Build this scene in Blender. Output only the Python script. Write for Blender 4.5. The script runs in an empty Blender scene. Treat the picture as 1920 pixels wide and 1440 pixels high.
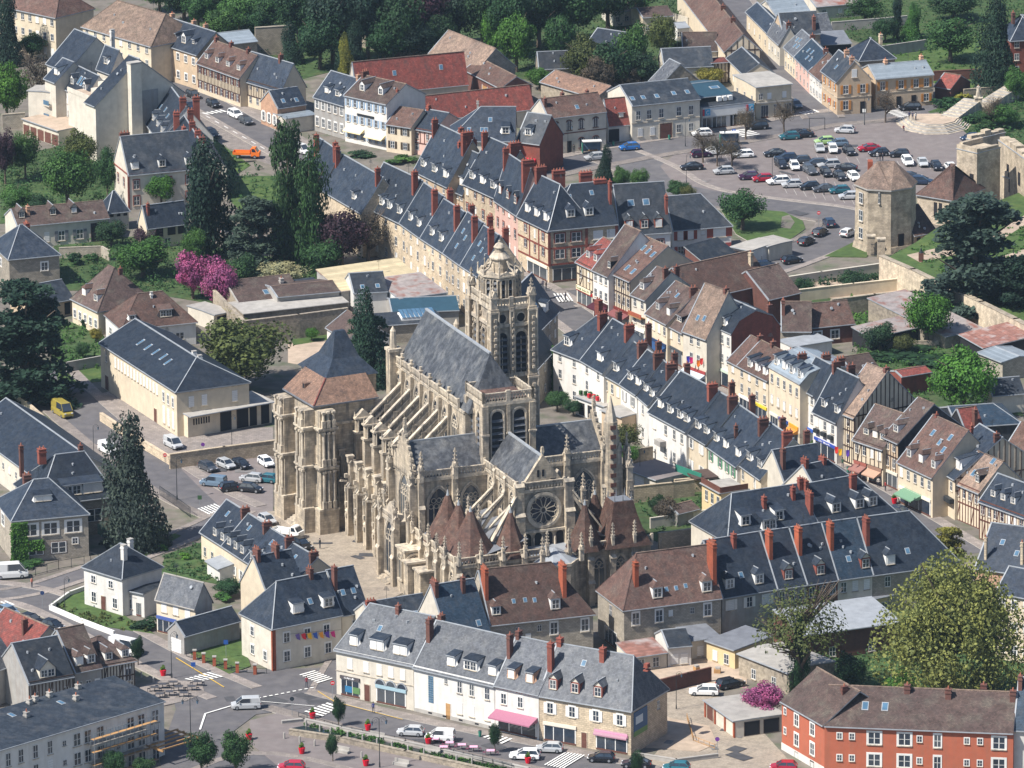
import bpy
import bpy,math,random
from mathutils import Vector,Matrix
random.seed(7)
S=bpy.context.scene
COL=S.collection
R_=math.radians
PITCH,FPX,DIST,ROLL=R_(16.0),13730.0,1288.0,0.0087
cp,sp=math.cos(PITCH),math.sin(PITCH)
FWD=Vector((0,cp,-sp));RT0=Vector((1,0,0));UP0=Vector((0,sp,cp))
UP=UP0*math.cos(ROLL)+RT0*math.sin(ROLL)
RT=RT0*math.cos(ROLL)-UP0*math.sin(ROLL)
CAM=Vector((0,-DIST*cp,DIST*sp))
cd=bpy.data.cameras.new('camera');cam=bpy.data.objects.new('camera',cd);COL.objects.link(cam)
cd.sensor_width=36;cd.lens=36*FPX/1920;cd.clip_start=10;cd.clip_end=6000
cam.matrix_world=Matrix(((RT.x,UP.x,-FWD.x,CAM.x),(RT.y,UP.y,-FWD.y,CAM.y),(RT.z,UP.z,-FWD.z,CAM.z),(0,0,0,1)))
S.camera=cam
S.render.resolution_x,S.render.resolution_y=1024,768
SAZ=math.atan2(-0.50,-0.866);SEL=R_(50)
w=bpy.data.worlds.new('World');S.world=w;w.use_nodes=True
nt=w.node_tree;bg=nt.nodes['Background']
sky=nt.nodes.new('ShaderNodeTexSky');sky.sky_type='NISHITA';sky.sun_disc=False
sky.sun_elevation=SEL;sky.ozone_density=4.0;sky.sun_rotation=math.pi/2-SAZ
nt.links.new(sky.outputs[0],bg.inputs[0]);bg.inputs[1].default_value=0.088
sl=bpy.data.lights.new('sun','SUN');so=bpy.data.objects.new('sun',sl);COL.objects.link(so)
sl.energy=5.0;sl.angle=R_(0.5);sl.color=(1.0,0.95,0.87)
tosun=Vector((math.cos(SAZ)*math.cos(SEL),math.sin(SAZ)*math.cos(SEL),math.sin(SEL)))
so.rotation_euler=(-tosun).to_track_quat('-Z','Y').to_euler()
S.view_settings.view_transform='Standard';S.view_settings.look='None'
S.view_settings.exposure=0.65;S.view_settings.gamma=1
S.render.engine='CYCLES'
def P(px,py,z=0.0):
 d=FWD+RT*((px-960)/FPX)+UP*((720-py)/FPX)
 t=(z-CAM.z)/d.z
 return CAM+d*t
def proj(v):
 q=v-CAM;k=q.dot(FWD)
 return(960+FPX*q.dot(RT)/k,720-FPX*q.dot(UP)/k)
MATS={}
def srgb(r,g,b):
 f=lambda c:((c/255)/12.92 if c<=10 else(((c/255)+.055)/1.055)**2.4)
 return(f(r),f(g),f(b),1)
def mat(name,col,kind='plain',rough=.8,var=.18,scale=1.0,col2=None,bump=.0,bw=.3,bh=.12,metal=0,spec=.3,mort=None,mix=.5,big=.12,streak=0,scol=(.1,.095,.09)):
 if name in MATS:return MATS[name]
 m=bpy.data.materials.new(name);m.use_nodes=True;t=m.node_tree;N=t.nodes;Lk=t.links.new
 b=N['Principled BSDF'];b.inputs['Roughness'].default_value=rough;b.inputs['Metallic'].default_value=metal
 b.inputs['Specular IOR Level'].default_value=spec
 c=tuple(col)+(1,)if len(col)==3 else tuple(col)
 geo=N.new('ShaderNodeNewGeometry')
 def noise(sc,det=3,src=None):
  n=N.new('ShaderNodeTexNoise');n.inputs['Scale'].default_value=sc;n.inputs['Detail'].default_value=det
  Lk(src or geo.outputs['Position'],n.inputs['Vector']);return n.outputs['Fac']
 def mixc(f,a,bb,typ='MIX'):
  x=N.new('ShaderNodeMix');x.data_type='RGBA';x.blend_type=typ
  if isinstance(f,float):x.inputs[0].default_value=f
  else:Lk(f,x.inputs[0])
  for i,q in((6,a),(7,bb)):
   if isinstance(q,tuple):x.inputs[i].default_value=q
   else:Lk(q,x.inputs[i])
  return x.outputs[2]
 def ramp(src,lo,hi,a=0.,bb=1.):
  r=N.new('ShaderNodeMapRange');r.inputs[1].default_value=lo;r.inputs[2].default_value=hi
  r.inputs[3].default_value=a;r.inputs[4].default_value=bb;Lk(src,r.inputs[0]);return r.outputs[0]
 sc=lambda k:tuple(min(1,x*k)for x in c[:3])+(1,)
 base=c
 if kind=='obj':
  oi=N.new('ShaderNodeObjectInfo');base=oi.outputs['Color']
  base=mixc(ramp(noise(3*scale),.3,.7),base,mixc(1.0,base,(1-var*2,1-var*2,1-var*2,1),'MULTIPLY'))
  Lk(base,b.inputs['Base Color'])
 elif kind=='leaf':
  oi=N.new('ShaderNodeObjectInfo');base=oi.outputs['Color']
  base=mixc(ramp(noise(.55),.35,.65),mixc(1.0,base,(.55,.6,.6,1),'MULTIPLY'),mixc(1.0,base,(1.45,1.35,1.1,1),'MULTIPLY'))
  Lk(base,b.inputs['Base Color']);b.inputs['Roughness'].default_value=.7
  tr=N.new('ShaderNodeBsdfTranslucent');Lk(base,tr.inputs[0])
  ms=N.new('ShaderNodeMixShader');ms.inputs[0].default_value=.25
  Lk(b.outputs[0],ms.inputs[1]);Lk(tr.outputs[0],ms.inputs[2]);Lk(ms.outputs[0],N['Material Output'].inputs[0])
 else:
  n1=ramp(noise(.9*scale,4),.3,.7)
  n2=ramp(noise(big,2),.3,.7)
  colr=mixc(n1,sc(1-var),sc(1+var))
  if col2 is not None:
   colr=mixc(ramp(noise(.5*scale,5),.5,.72,0.,mix),colr,tuple(col2[:3])+(1,))
  colr=mixc(n2,colr,mixc(1.0,colr,(1-var,1-var,1-var*.8,1),'MULTIPLY'))
  if kind in('brick','tile','sheet'):
   uv=N.new('ShaderNodeUVMap')
   br=N.new('ShaderNodeTexBrick');Lk(uv.outputs[0],br.inputs['Vector'])
   br.inputs['Scale'].default_value=1;br.inputs['Brick Width'].default_value=bw;br.inputs['Row Height'].default_value=bh
   br.inputs['Mortar Size'].default_value=bh*(.08 if kind!='sheet' else.03);br.inputs['Mortar Smooth'].default_value=.3
   br.inputs['Bias'].default_value=0
   v2=.28 if kind=='tile' else.15
   br.inputs['Color1'].default_value=(1-v2,1-v2,1-v2,1);br.inputs['Color2'].default_value=(1+v2,1+v2*.9,1+v2*.8,1)
   mo=mort or(.55,.55,.55);br.inputs['Mortar'].default_value=tuple(mo)+(1,)
   colr=mixc(1.0,colr,br.outputs['Color'],'MULTIPLY')
   if kind=='tile':
    bumpn=N.new('ShaderNodeBump');bumpn.inputs['Strength'].default_value=.35;bumpn.inputs['Distance'].default_value=.04
    Lk(br.outputs['Fac'],bumpn.inputs['Height']);bumpn.invert=True;Lk(bumpn.outputs[0],b.inputs['Normal'])
  if streak:
   mp=N.new('ShaderNodeMapping');mp.inputs['Scale'].default_value=(1.3,1.3,.16);Lk(geo.outputs['Position'],mp.inputs[0])
   colr=mixc(ramp(noise(1.0,5,mp.outputs[0]),.48,.7,0.,streak),colr,tuple(scol)+(1,))
  oi=N.new('ShaderNodeObjectInfo');pv_={'tile':.26,'brick':.16,'plain':.06,'sheet':.1}[kind]
  if name=='window_glass':pv_=.0;colr=mixc(ramp(oi.outputs['Random'],.5,1.,0.,.5),colr,(.16,.17,.17,1))
  if 'church' not in name:
   gr=N.new('ShaderNodeCombineColor');q_=ramp(oi.outputs['Random'],0,1,1-pv_,1+pv_*.9)
   for i_ in range(3):Lk(q_,gr.inputs[i_])
   colr=mixc(1.0,colr,gr.outputs[0],'MULTIPLY')
  if bump:
   bn=N.new('ShaderNodeBump');bn.inputs['Strength'].default_value=bump;bn.inputs['Distance'].default_value=.15
   Lk(noise(2.2*scale,6),bn.inputs['Height']);Lk(bn.outputs[0],b.inputs['Normal'])
  Lk(colr,b.inputs['Base Color'])
 MATS[name]=m;return m
M={}
M['slate']=mat('slate',(.027,.038,.057),'tile',.5,.22,1,(.06,.068,.08),bw=.32,bh=.22,mix=.35,spec=.2,streak=.5,scol=(.05,.058,.07))
M['slate2']=mat('slate_pale',(.082,.09,.105),'tile',.55,.16,1,(.2,.2,.2),bw=.32,bh=.24,mix=.3,spec=.25,streak=.5,scol=(.14,.148,.155))  # paler, greyer slate than the main roof slate
M['slateb']=mat('slate_blue',(.026,.045,.07),'tile',.45,.15,1,(.05,.07,.1),bw=.32,bh=.22,spec=.2,streak=.5,scol=(.05,.058,.07))
M['slated']=mat('slate_dark',(.022,.03,.042),'tile',.6,.2,1,(.1,.1,.1),bw=.4,bh=.25,spec=.4,streak=.5,scol=(.05,.058,.07))
M['slateg']=mat('slate_grey_church',(.06,.066,.076),'tile',.5,.25,.8,(.22,.22,.21),bw=.35,bh=.25,mix=.6,spec=.5,streak=.38,scol=(.2,.21,.22))
M['tileb']=mat('tile_brown',(.115,.068,.055),'tile',.85,.25,1,(.14,.12,.1),bw=.28,bh=.22,mix=.5,streak=.45,scol=(.07,.055,.05))
M['tilet']=mat('tile_tan',(.235,.17,.13),'tile',.9,.25,1,(.17,.14,.11),bw=.28,bh=.22,mix=.5,streak=.45,scol=(.07,.055,.05))
M['tiled']=mat('tile_dark',(.095,.066,.058),'tile',.9,.25,1,(.16,.15,.12),bw=.28,bh=.22,mix=.5,streak=.45,scol=(.07,.055,.05))
M['tiler']=mat('tile_red',(.22,.06,.048),'tile',.8,.2,1,(.16,.06,.05),bw=.32,bh=.3,mix=.6,streak=.45,scol=(.07,.055,.05))
M['tileo']=mat('tile_orange',(.25,.155,.11),'tile',.9,.22,1,(.2,.13,.1),bw=.3,bh=.25,mix=.6,streak=.45,scol=(.07,.055,.05))
M['tilecone']=mat('tile_cone',(.11,.06,.045),'tile',.8,.3,1.5,(.2,.15,.115),bw=.28,bh=.22,mix=.45,streak=.45,scol=(.07,.055,.05))
M['zinc']=mat('zinc',(.30,.35,.39),'sheet',.45,.1,1,bw=40,bh=.6,metal=.3)
M['zincl']=mat('zinc_light',(.30,.32,.34),'plain',.5,.12,1)
M['zincd']=mat('zinc_dark',(.17,.18,.2),'plain',.5,.15,1)
M['bluer']=mat('blue_metal',(.03,.07,.1),'plain',.4,.1,1)
M['rust']=mat('rusty_metal',(.33,.29,.27),'plain',.7,.2,1,(.25,.09,.06),mix=.95)
M['rust2']=mat('rusty_sheet',(.28,.14,.11),'sheet',.7,.25,1,(.42,.38,.36),bw=30,bh=.5,mix=.9)
M['ytin']=mat('yellow_tin',(.50,.42,.27),'sheet',.7,.1,1,bw=30,bh=.6)
M['white']=mat('white_paint',(.70,.69,.66),'plain',.6,.05,1)
M['wwall']=mat('white_render',(.63,.61,.57),'plain',.9,.07,1,(.5,.48,.44),mix=.35,streak=.22,scol=(.34,.3,.25))
M['cream']=mat('cream_render',(.61,.52,.385),'plain',.9,.08,1,(.45,.38,.28),mix=.4,streak=.22,scol=(.34,.3,.25))
M['cream2']=mat('pale_render',(.57,.525,.44),'plain',.9,.09,1,(.4,.37,.31),mix=.4,streak=.22,scol=(.34,.3,.25))
M['tan']=mat('tan_render',(.50,.38,.26),'plain',.9,.09,1,(.36,.28,.2),mix=.4,streak=.22,scol=(.34,.3,.25))
M['greyw']=mat('grey_render',(.33,.32,.30),'plain',.9,.1,1,(.22,.21,.2),mix=.5,streak=.25,scol=(.2,.12,.08))
M['pink']=mat('pink_render',(.60,.40,.34),'plain',.9,.08,1,streak=.22,scol=(.34,.3,.25))
M['yellow']=mat('yellow_render',(.58,.46,.26),'plain',.9,.06,1)
M['orange']=mat('orange_render',(.38,.11,.062),'plain',.85,.06,1,(.36,.1,.055),mix=.4,streak=.25,scol=(.2,.12,.08))
M['stone']=mat('stone_blocks',(.56,.46,.33),'brick',.9,.14,1,(.3,.25,.19),bw=.6,bh=.3,mix=.5,streak=.2,scol=(.3,.25,.19))
M['stoneg']=mat('stone_grey_blocks',(.36,.32,.26),'brick',.9,.14,1,(.25,.22,.18),bw=.5,bh=.25,mix=.5)
M['stonec']=mat('church_stone',(.48,.405,.30),'brick',.9,.18,1.2,(.2,.175,.15),bw=.8,bh=.4,mix=.75,bump=.25,mort=(.8,.8,.8),streak=.75,scol=(.12,.115,.11))
M['stonel']=mat('church_trim',(.56,.48,.365),'plain',.9,.2,1.6,(.22,.195,.17),mix=.7,bump=.3,streak=.75,scol=(.11,.108,.105))
M['castle']=mat('castle_stone',(.50,.42,.31),'brick',.95,.2,1,(.24,.2,.15),bw=.5,bh=.3,mix=.7,bump=.4,mort=(.75,.75,.75),streak=.35,scol=(.16,.14,.12))
M['rubble']=mat('rubble_wall',(.34,.29,.22),'plain',.95,.25,2,(.16,.14,.11),mix=.8,bump=.5)
M['conc']=mat('concrete',(.36,.34,.31),'plain',.9,.12,1,(.24,.23,.21),mix=.5)
M['brick']=mat('red_brick',(.24,.072,.052),'brick',.85,.15,1,(.2,.07,.05),bw=.24,bh=.09,mix=.5,mort=(.9,.85,.8),streak=.4,scol=(.1,.05,.045))
M['brickb']=mat('brown_brick',(.15,.066,.052),'brick',.85,.15,1,(.14,.08,.06),bw=.24,bh=.09,mix=.5,mort=(.9,.9,.9),streak=.4,scol=(.08,.05,.045))
M['bricko']=mat('orange_brick',(.34,.09,.045),'brick',.85,.12,1,bw=.24,bh=.09,mort=(.8,.8,.8),streak=.4,scol=(.15,.06,.045))
M['brickl']=mat('pale_brick',(.44,.27,.18),'brick',.85,.15,1,bw=.24,bh=.09,mort=(1.2,1.2,1.2))
M['pot']=mat('chimney_pot',(.35,.13,.08),'plain',.8,.2,2)
M['glass']=mat('window_glass',(.028,.04,.058),'plain',.12,.3,1,spec=.8)
M['glassb']=mat('blue_glass',(.08,.16,.24),'plain',.12,.2,1,spec=.8)
M['timber']=mat('dark_timber',(.075,.05,.042),'plain',.85,.2,2)
M['brown']=mat('brown_wood',(.13,.055,.04),'plain',.7,.15,2)
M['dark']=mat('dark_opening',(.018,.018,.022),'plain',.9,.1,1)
M['wood']=mat('pale_wood',(.42,.24,.1),'plain',.8,.15,2)
M['iron']=mat('wrought_iron',(.03,.035,.04),'plain',.5,.1,1)
M['steel']=mat('galvanised_steel',(.34,.36,.38),'plain',.4,.1,1,metal=.5)
M['greenp']=mat('green_paint',(.03,.18,.13),'plain',.6,.1,1)
M['obj']=mat('painted',(1,1,1),'obj',.55,.04)
M['carp']=mat('car_paint',(1,1,1),'obj',.22,.02,spec=.6)
M['leaf']=mat('foliage',(1,1,1),'leaf')
M['bark']=mat('bark',(.13,.1,.075),'plain',.95,.25,3)
M['asphalt']=mat('asphalt',(.115,.11,.115),'plain',.9,.14,.6,(.17,.16,.155),mix=.6,bump=.1,big=.05)
M['asphaltp']=mat('plaza_surface',(.19,.165,.158),'plain',.9,.12,.6,(.17,.14,.135),mix=.6,big=.05)
M['pave']=mat('pavement_slabs',(.24,.21,.19),'brick',.9,.12,.7,(.16,.145,.135),bw=.8,bh=.8,mix=.5,mort=(.85,.85,.85))
M['cobble']=mat('church_square_setts',(.34,.29,.23),'brick',.95,.14,.8,(.22,.19,.16),bw=.35,bh=.25,mix=.5)
M['gravel']=mat('gravel',(.42,.33,.25),'plain',.95,.15,.8,(.3,.25,.19),mix=.6,bump=.3)
M['ground']=mat('yard_ground',(.17,.15,.125),'plain',.95,.2,.5,(.07,.1,.045),mix=.8,bump=.3,big=.03)
M['grass']=mat('grass',(.06,.105,.028),'plain',.95,.22,.8,(.11,.15,.04),mix=.7,bump=.5,big=.06)
M['grassd']=mat('rough_grass',(.05,.09,.028),'plain',.95,.3,.8,(.09,.1,.04),mix=.7,bump=.6,big=.06)
M['grave2']=M['gravel']
M['water']=mat('stream_water',(.02,.03,.028),'plain',.1,.1,1,spec=.6)
M['kerb']=mat('kerb_stone',(.40,.37,.33),'plain',.9,.1,1)
M['line']=mat('road_paint',(.75,.74,.7),'plain',.8,.1,2,(.4,.38,.35),mix=.4)
M['liney']=mat('yellow_road_paint',(.6,.38,.06),'plain',.8,.1,2)
def newobj(name,me,parent=None,mw=None):
 o=bpy.data.objects.new(name,me);COL.objects.link(o)
 if parent is not None:o.parent=parent
 if mw is not None:o.matrix_basis=mw
 return o
class MB:
 def __init__(s):s.v=[];s.f=[];s.m=[];s.mats=[];s.smooth=False
 def mi(s,m):
  if m not in s.mats:s.mats.append(m)
  return s.mats.index(m)
 def add(s,vs,fs,m):
  o=len(s.v);s.v+=[tuple(x)for x in vs];k=s.mi(m)
  for f in fs:s.f.append(tuple(o+i for i in f));s.m.append(k)
 def box(s,x0,y0,z0,x1,y1,z1,m):
  s.add([(x0,y0,z0),(x1,y0,z0),(x1,y1,z0),(x0,y1,z0),(x0,y0,z1),(x1,y0,z1),(x1,y1,z1),(x0,y1,z1)],[(0,3,2,1),(4,5,6,7),(0,1,5,4),(1,2,6,5),(2,3,7,6),(3,0,4,7)],m)
 def bar(s,a,b,w,h,m):
  a,b=Vector(a),Vector(b);d=(b-a);n=d.cross(Vector((0,0,1)))
  n=n.normalized()if n.length>1e-6 else Vector((1,0,0));u=n.cross(d).normalized()
  n=n*w/2;u=u*h/2
  s.add([a-n-u,a+n-u,a+n+u,a-n+u,b-n-u,b+n-u,b+n+u,b-n+u],[(0,1,2,3),(7,6,5,4),(0,4,5,1),(1,5,6,2),(2,6,7,3),(3,7,4,0)],m)
 def cyl(s,x,y,z0,z1,r0,r1,m,n=8,a0=0,sx=1,sy=1):
  vs=[]
  for z,r in((z0,r0),(z1,r1)):
   for i in range(n):
    a=a0+2*math.pi*i/n;vs.append((x+math.cos(a)*r*sx,y+math.sin(a)*r*sy,z))
  fs=[(i,(i+1)%n,n+(i+1)%n,n+i)for i in range(n)]
  fs+=[tuple(range(n-1,-1,-1)),tuple(range(n,2*n))]
  s.add(vs,fs,m)
 def tube(s,pts,r,m,n=5):
  vs=[];fs=[]
  for k,p in enumerate(pts):
   p=Vector(p);d=Vector(pts[min(k+1,len(pts)-1)])-Vector(pts[max(k-1,0)]);d.normalize()
   a=d.cross(Vector((0,0,1)))if abs(d.z)<.95 else d.cross(Vector((1,0,0)));a.normalize();b=d.cross(a)
   rr=r[k]if isinstance(r,(list,tuple))else r
   for i in range(n):
    t=2*math.pi*i/n;vs.append(p+a*math.cos(t)*rr+b*math.sin(t)*rr)
  for k in range(len(pts)-1):
   for i in range(n):
    fs.append((k*n+i,k*n+(i+1)%n,(k+1)*n+(i+1)%n,(k+1)*n+i))
  fs.append(tuple(range(n)));fs.append(tuple((len(pts)-1)*n+i for i in range(n)))
  s.add(vs,fs,m)
 def prism(s,poly,z0,z1,m,mt=None):
  n=len(poly);vs=[(p[0],p[1],z0)for p in poly]+[(p[0],p[1],z1)for p in poly]
  s.add(vs,[(i,(i+1)%n,n+(i+1)%n,n+i)for i in range(n)],m)
  s.add([(p[0],p[1],z1)for p in poly],[tuple(range(n))],mt or m)
 def mesh(s,name,uv=True):
  me=bpy.data.meshes.new(name);me.from_pydata(s.v,[],s.f)
  for m in s.mats:me.materials.append(m)
  me.polygons.foreach_set('material_index',s.m)
  if s.smooth:me.polygons.foreach_set('use_smooth',[True]*len(s.f))
  if uv:
   co=[]
   V=s.v
   for f in s.f:
    p0,p1,p2=V[f[0]],V[f[1]],V[f[2]]
    ax,ay,az=p1[0]-p0[0],p1[1]-p0[1],p1[2]-p0[2];bx,by,bz=p2[0]-p0[0],p2[1]-p0[1],p2[2]-p0[2]
    nx,ny,nz=ay*bz-az*by,az*bx-ax*bz,ax*by-ay*bx
    l=math.sqrt(nx*nx+ny*ny+nz*nz)or 1;nx/=l;ny/=l;nz/=l
    h=math.hypot(nx,ny)
    if h<.05:tx,ty,ux,uy,uz=1,0,0,1,0
    else:
     tx,ty=-ny/h,nx/h;ux,uy,uz=-nz*nx/h,-nz*ny/h,h
    for i in f:
     q=V[i];co.append(q[0]*tx+q[1]*ty);co.append(q[0]*ux+q[1]*uy+q[2]*uz)
   l=me.uv_layers.new(name='UVMap');l.data.foreach_set('uv',co)
  me.update();return me
 def build(s,name,parent=None,mw=None):return newobj(name,s.mesh(name),parent,mw)
def tag(o,label,cat,group=None):
 o['label']=label;o['category']=cat
 if group:o['group']=group
 return o
def struct(o):o['kind']='structure';return o
def empty(name,loc,rz=0):
 e=bpy.data.objects.new(name,None);COL.objects.link(e);e.empty_display_size=.5
 e.matrix_basis=Matrix.Translation(loc)@Matrix.Rotation(rz,4,'Z');return e
def TRS(x,y,z,rz=0,sx=1,sy=1,sz=1):
 return Matrix.Translation((x,y,z))@Matrix.Rotation(rz,4,'Z')@Matrix.Diagonal((sx,sy,sz,1))
CUBE={}
def unit_cube(m):
 if m not in CUBE:
  b=MB();b.box(-.5,-.5,-.5,.5,.5,.5,m);CUBE[m]=b.mesh('block')
 return CUBE[m]
def poly(name,pts,z,m,kind='structure',zt=None):
 ps=[P(x,y,0)for x,y in pts];b=MB()
 n=len(ps);area=sum(ps[i].x*ps[(i+1)%n].y-ps[(i+1)%n].x*ps[i].y for i in range(n))
 if area<0:ps=ps[::-1]
 b.prism([(p.x,p.y)for p in ps],-.3,z,m if zt is None else M['kerb'],zt or m);
 b.f=b.f[:];o=b.build(name);o['kind']=kind
 return o
g=MB();g.add([(-900,-900,-.02),(900,-900,-.02),(900,1500,-.02),(-900,1500,-.02)],[(0,1,2,3)],M['ground']);struct(g.build('ground'))
def offs(pts,d):
 out=[]
 for i,p in enumerate(pts):
  t=(pts[min(i+1,len(pts)-1)]-pts[max(i-1,0)]).normalized();out.append(p+Vector((-t.y,t.x,0))*d)
 return out
def smooth(pts,k=2):
 for _ in range(k):
  q=[pts[0]]
  for a,b in zip(pts,pts[1:]):q+=[a*.75+b*.25,a*.25+b*.75]
  pts=q+[pts[-1]]
 return pts
RZ=[0.0]
def strip(name,pts,l,r,z,m,side=None):
 a,b_=offs(pts,l),offs(pts,r);b=MB();n=len(pts)
 vs=[(p.x,p.y,z)for p in a]+[(p.x,p.y,z)for p in b_]
 b.add(vs,[(i,n+i,n+i+1,i+1)for i in range(n-1)],m)
 if side:
  for arr in(a,b_):
   v=[(p.x,p.y,z)for p in arr]+[(p.x,p.y,-.02)for p in arr]
   b.add(v,[(i,i+1,n+i+1,n+i)for i in range(n-1)],side)
 return struct(b.build(name))
def road(name,px,w,pave=1.8,m='asphalt',k=2,line=False):
 RZ[0]+=.004
 pts=smooth([P(x,y)for x,y in px],k)
 strip(name,pts,w/2,-w/2,.0113+RZ[0],M[m])
 if pave:
  for sg in(1,-1):
   a,b_=sorted((sg*w/2,sg*(w/2+pave)),reverse=True)
   strip('pavement',pts,a,b_,.1117+RZ[0]*.3,M['pave'],M['kerb'])
 return pts
poly('street',[(330,140),(380,150),(520,225),(620,290),(700,330),(690,372),(600,340),(480,300),(380,255),(340,190)],.004,M['pave'])
road('road',[(318,135),(372,183),(430,216),(500,256),(600,312),(680,360),(760,412),(850,468),(940,515),(1010,552),(1068,585),(1150,648),(1283,722),(1485,847),(1642,938),(1810,1040)],7,2.0)
road('road',[(960,330),(1080,305),(1200,282),(1330,262),(1440,243),(1540,222),(1640,215),(1760,200),(1830,190)],9,2.5)
road('road',[(1365,-20),(1420,60),(1470,130),(1520,190),(1545,222)],6,1.4)
road('road',[(1150,290),(1225,320),(1262,350),(1330,372),(1450,388),(1560,400),(1600,412),(1580,440),(1510,470),(1430,500),(1330,530),(1200,548),(1060,560)],10,1.5)
poly('parking_square',[(1238,312),(1262,292),(1330,272),(1440,255),(1560,238),(1700,214),(1780,210),(1850,262),(1850,330),(1700,372),(1600,392),(1480,378),(1340,358),(1262,342)],.03,M['asphaltp'])
poly('traffic_island',[(1352,395),(1400,392),(1470,398),(1505,415),(1510,430),(1470,458),(1432,470),(1380,440)],.13,M['grass'],zt=M['grass'])
poly('flower_bed',[(1466,408),(1480,404),(1490,418),(1482,430),(1464,428)],.17,M['ground'])
road('road',[(70,690),(130,750),(205,815),(290,880),(370,930),(440,960)],8.5,2.2)
poly('car_park',[(355,850),(500,838),(512,860),(512,960),(480,985),(440,975),(380,920),(340,880)],.05,M['asphaltp'])
poly('sports_hall_forecourt',[(200,735),(240,725),(340,815),(512,800),(512,842),(340,866),(305,870),(215,800),(150,750)],.03,M['pave'])
poly('church_square',[(500,960),(560,955),(640,975),(700,1035),(760,1110),(700,1140),(620,1100),(560,1055),(480,985)],.06,M['cobble'])
road('road',[(-40,1105),(30,1112),(95,1128),(170,1165),(260,1215),(350,1262),(440,1300)],6.5,2.0)
road('road',[(-30,1120),(60,1108),(150,1078),(260,1040),(380,990),(450,955)],4,1.2)
poly('junction',[(318,1290),(420,1258),(620,1252),(650,1275),(640,1310),(560,1330),(480,1340),(440,1370),(430,1460),(300,1460),(305,1400),(330,1330)],.07,M['asphalt'])
road('road',[(540,1312),(620,1333),(700,1354),(850,1388),(1000,1417),(1200,1460)],7.5,2.4)
road('road',[(618,1300),(640,1260),(668,1215),(690,1180)],5,1.0)
road('road',[(380,1460),(470,1422),(560,1436),(680,1470)],5.5,1.5)
poly('promenade',[(468,1352),(520,1338),(640,1356),(760,1390),(930,1440),(1000,1470),(560,1470),(470,1395)],.1,M['asphaltp'])
poly('yard',[(1232,1290),(1310,1262),(1345,1300),(1380,1350),(1430,1372),(1520,1470),(1180,1470),(1240,1400)],.03,M['cobble'])
poly('dry_grass_plot',[(1183,1370),(1248,1345),(1330,1362),(1345,1395),(1310,1410),(1190,1400)],.1,M['gravel'])
for i,(nm,pts,m,z)in enumerate([('lawn',[(430,330),(520,330),(540,400),(450,395),(425,370)],'grass',.05),('lawn',[(400,260),(470,310),(440,330),(395,320)],'grass',.05),('garden',[(0,300),(215,250),(230,390),(0,420)],'grassd',.03),('garden',[(100,455),(300,440),(440,470),(620,500),(620,560),(400,570),(250,545),(110,545)],'grassd',.03),('garden',[(85,620),(190,590),(200,700),(110,720)],'grassd',.035),('lawn',[(100,690),(190,660),(190,715),(120,722)],'grass',.05),('gravel_court',[(540,645),(640,630),(700,660),(600,690),(540,680)],'gravel',.04),('lawn',[(545,632),(620,625),(625,636),(550,648)],'grass',.045),('lawn',[(200,1000),(300,990),(340,1005),(260,1050),(215,1040)],'grass',.05),('lawn',[(98,1130),(160,1100),(240,1160),(290,1190),(160,1170)],'grass',.15),('lawn',[(352,1225),(450,1190),(470,1250),(430,1265)],'grass',.15),('woodland_floor',[(330,60),(560,-60),(1000,-60),(1260,-40),(1280,60),(1240,140),(1010,150),(640,130),(560,150),(470,90)],'grassd',.03),('meadow',[(1640,90),(1900,60),(1960,200),(1800,175),(1690,132),(1600,110)],'grass',.04),('garden',[(1440,-40),(1960,-60),(1960,70),(1640,90),(1560,60)],'grassd',.03),('castle_bank',[(1740,210),(1960,130),(1960,330),(1860,290),(1800,240)],'grassd',.06),('garden',[(1440,520),(1670,500),(1780,560),(1800,640),(1880,700),(1920,780),(1660,760),(1600,700),(1610,640),(1440,560)],'grassd',.03),('gravel_court',[(1445,545),(1460,528),(1690,520),(1690,550),(1600,562),(1560,560)],'gravel',.05),('verge',[(1545,482),(1600,455),(1640,462),(1625,483)],'grass',.12),('garden',[(1190,930),(1340,880),(1370,960),(1340,1010),(1240,1020),(1180,990)],'grassd',.03),('garden',[(1400,1180),(1560,1160),(1920,1120),(1920,1330),(1480,1310)],'grassd',.03),('garden',[(310,1040),(400,1010),(500,1080),(480,1110),(380,1090),(300,1075)],'grassd',.05),('lawn',[(0,740),(30,735),(100,800),(60,800),(0,770)],'grass',.05),('yard',[(1150,1215),(1400,1200),(1400,1290),(1240,1290)],'gravel',.02)]):
 poly(nm,pts,z+i*.001,M[m])
def mark(name,a,b,w,z=.2,m='line'):
 A,B=P(*a),P(*b);t=(B-A).normalized();n=Vector((-t.y,t.x,0))*w/2;q=MB()
 q.add([(A-n).to_tuple()[:2]+(z,),(B-n).to_tuple()[:2]+(z,),(B+n).to_tuple()[:2]+(z,),(A+n).to_tuple()[:2]+(z,)],[(0,1,2,3)],M[m]);return struct(q.build(name))
def road_curve():pass
def zebra(a0,a1,b0,b1,n,z=.2):
 A0,A1,B0,B1=P(*a0),P(*a1),P(*b0),P(*b1);q=MB()
 for i in range(n):
  t0,t1=i/n,(i+.52)/n;v=[A0.lerp(A1,t0),A0.lerp(A1,t1),B0.lerp(B1,t1),B0.lerp(B1,t0)]
  ar=sum(v[k].x*v[(k+1)%4].y-v[(k+1)%4].x*v[k].y for k in range(4))
  if ar<0:v=v[::-1]
  q.add([(p.x,p.y,z)for p in v],[(0,1,2,3)],M['line'])
 struct(q.build('zebra_crossing'))
zebra((377,213),(418,206),(390,216),(430,210),5,.15)
zebra((346,1275),(395,1261),(372,1280),(423,1270),6)
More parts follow.
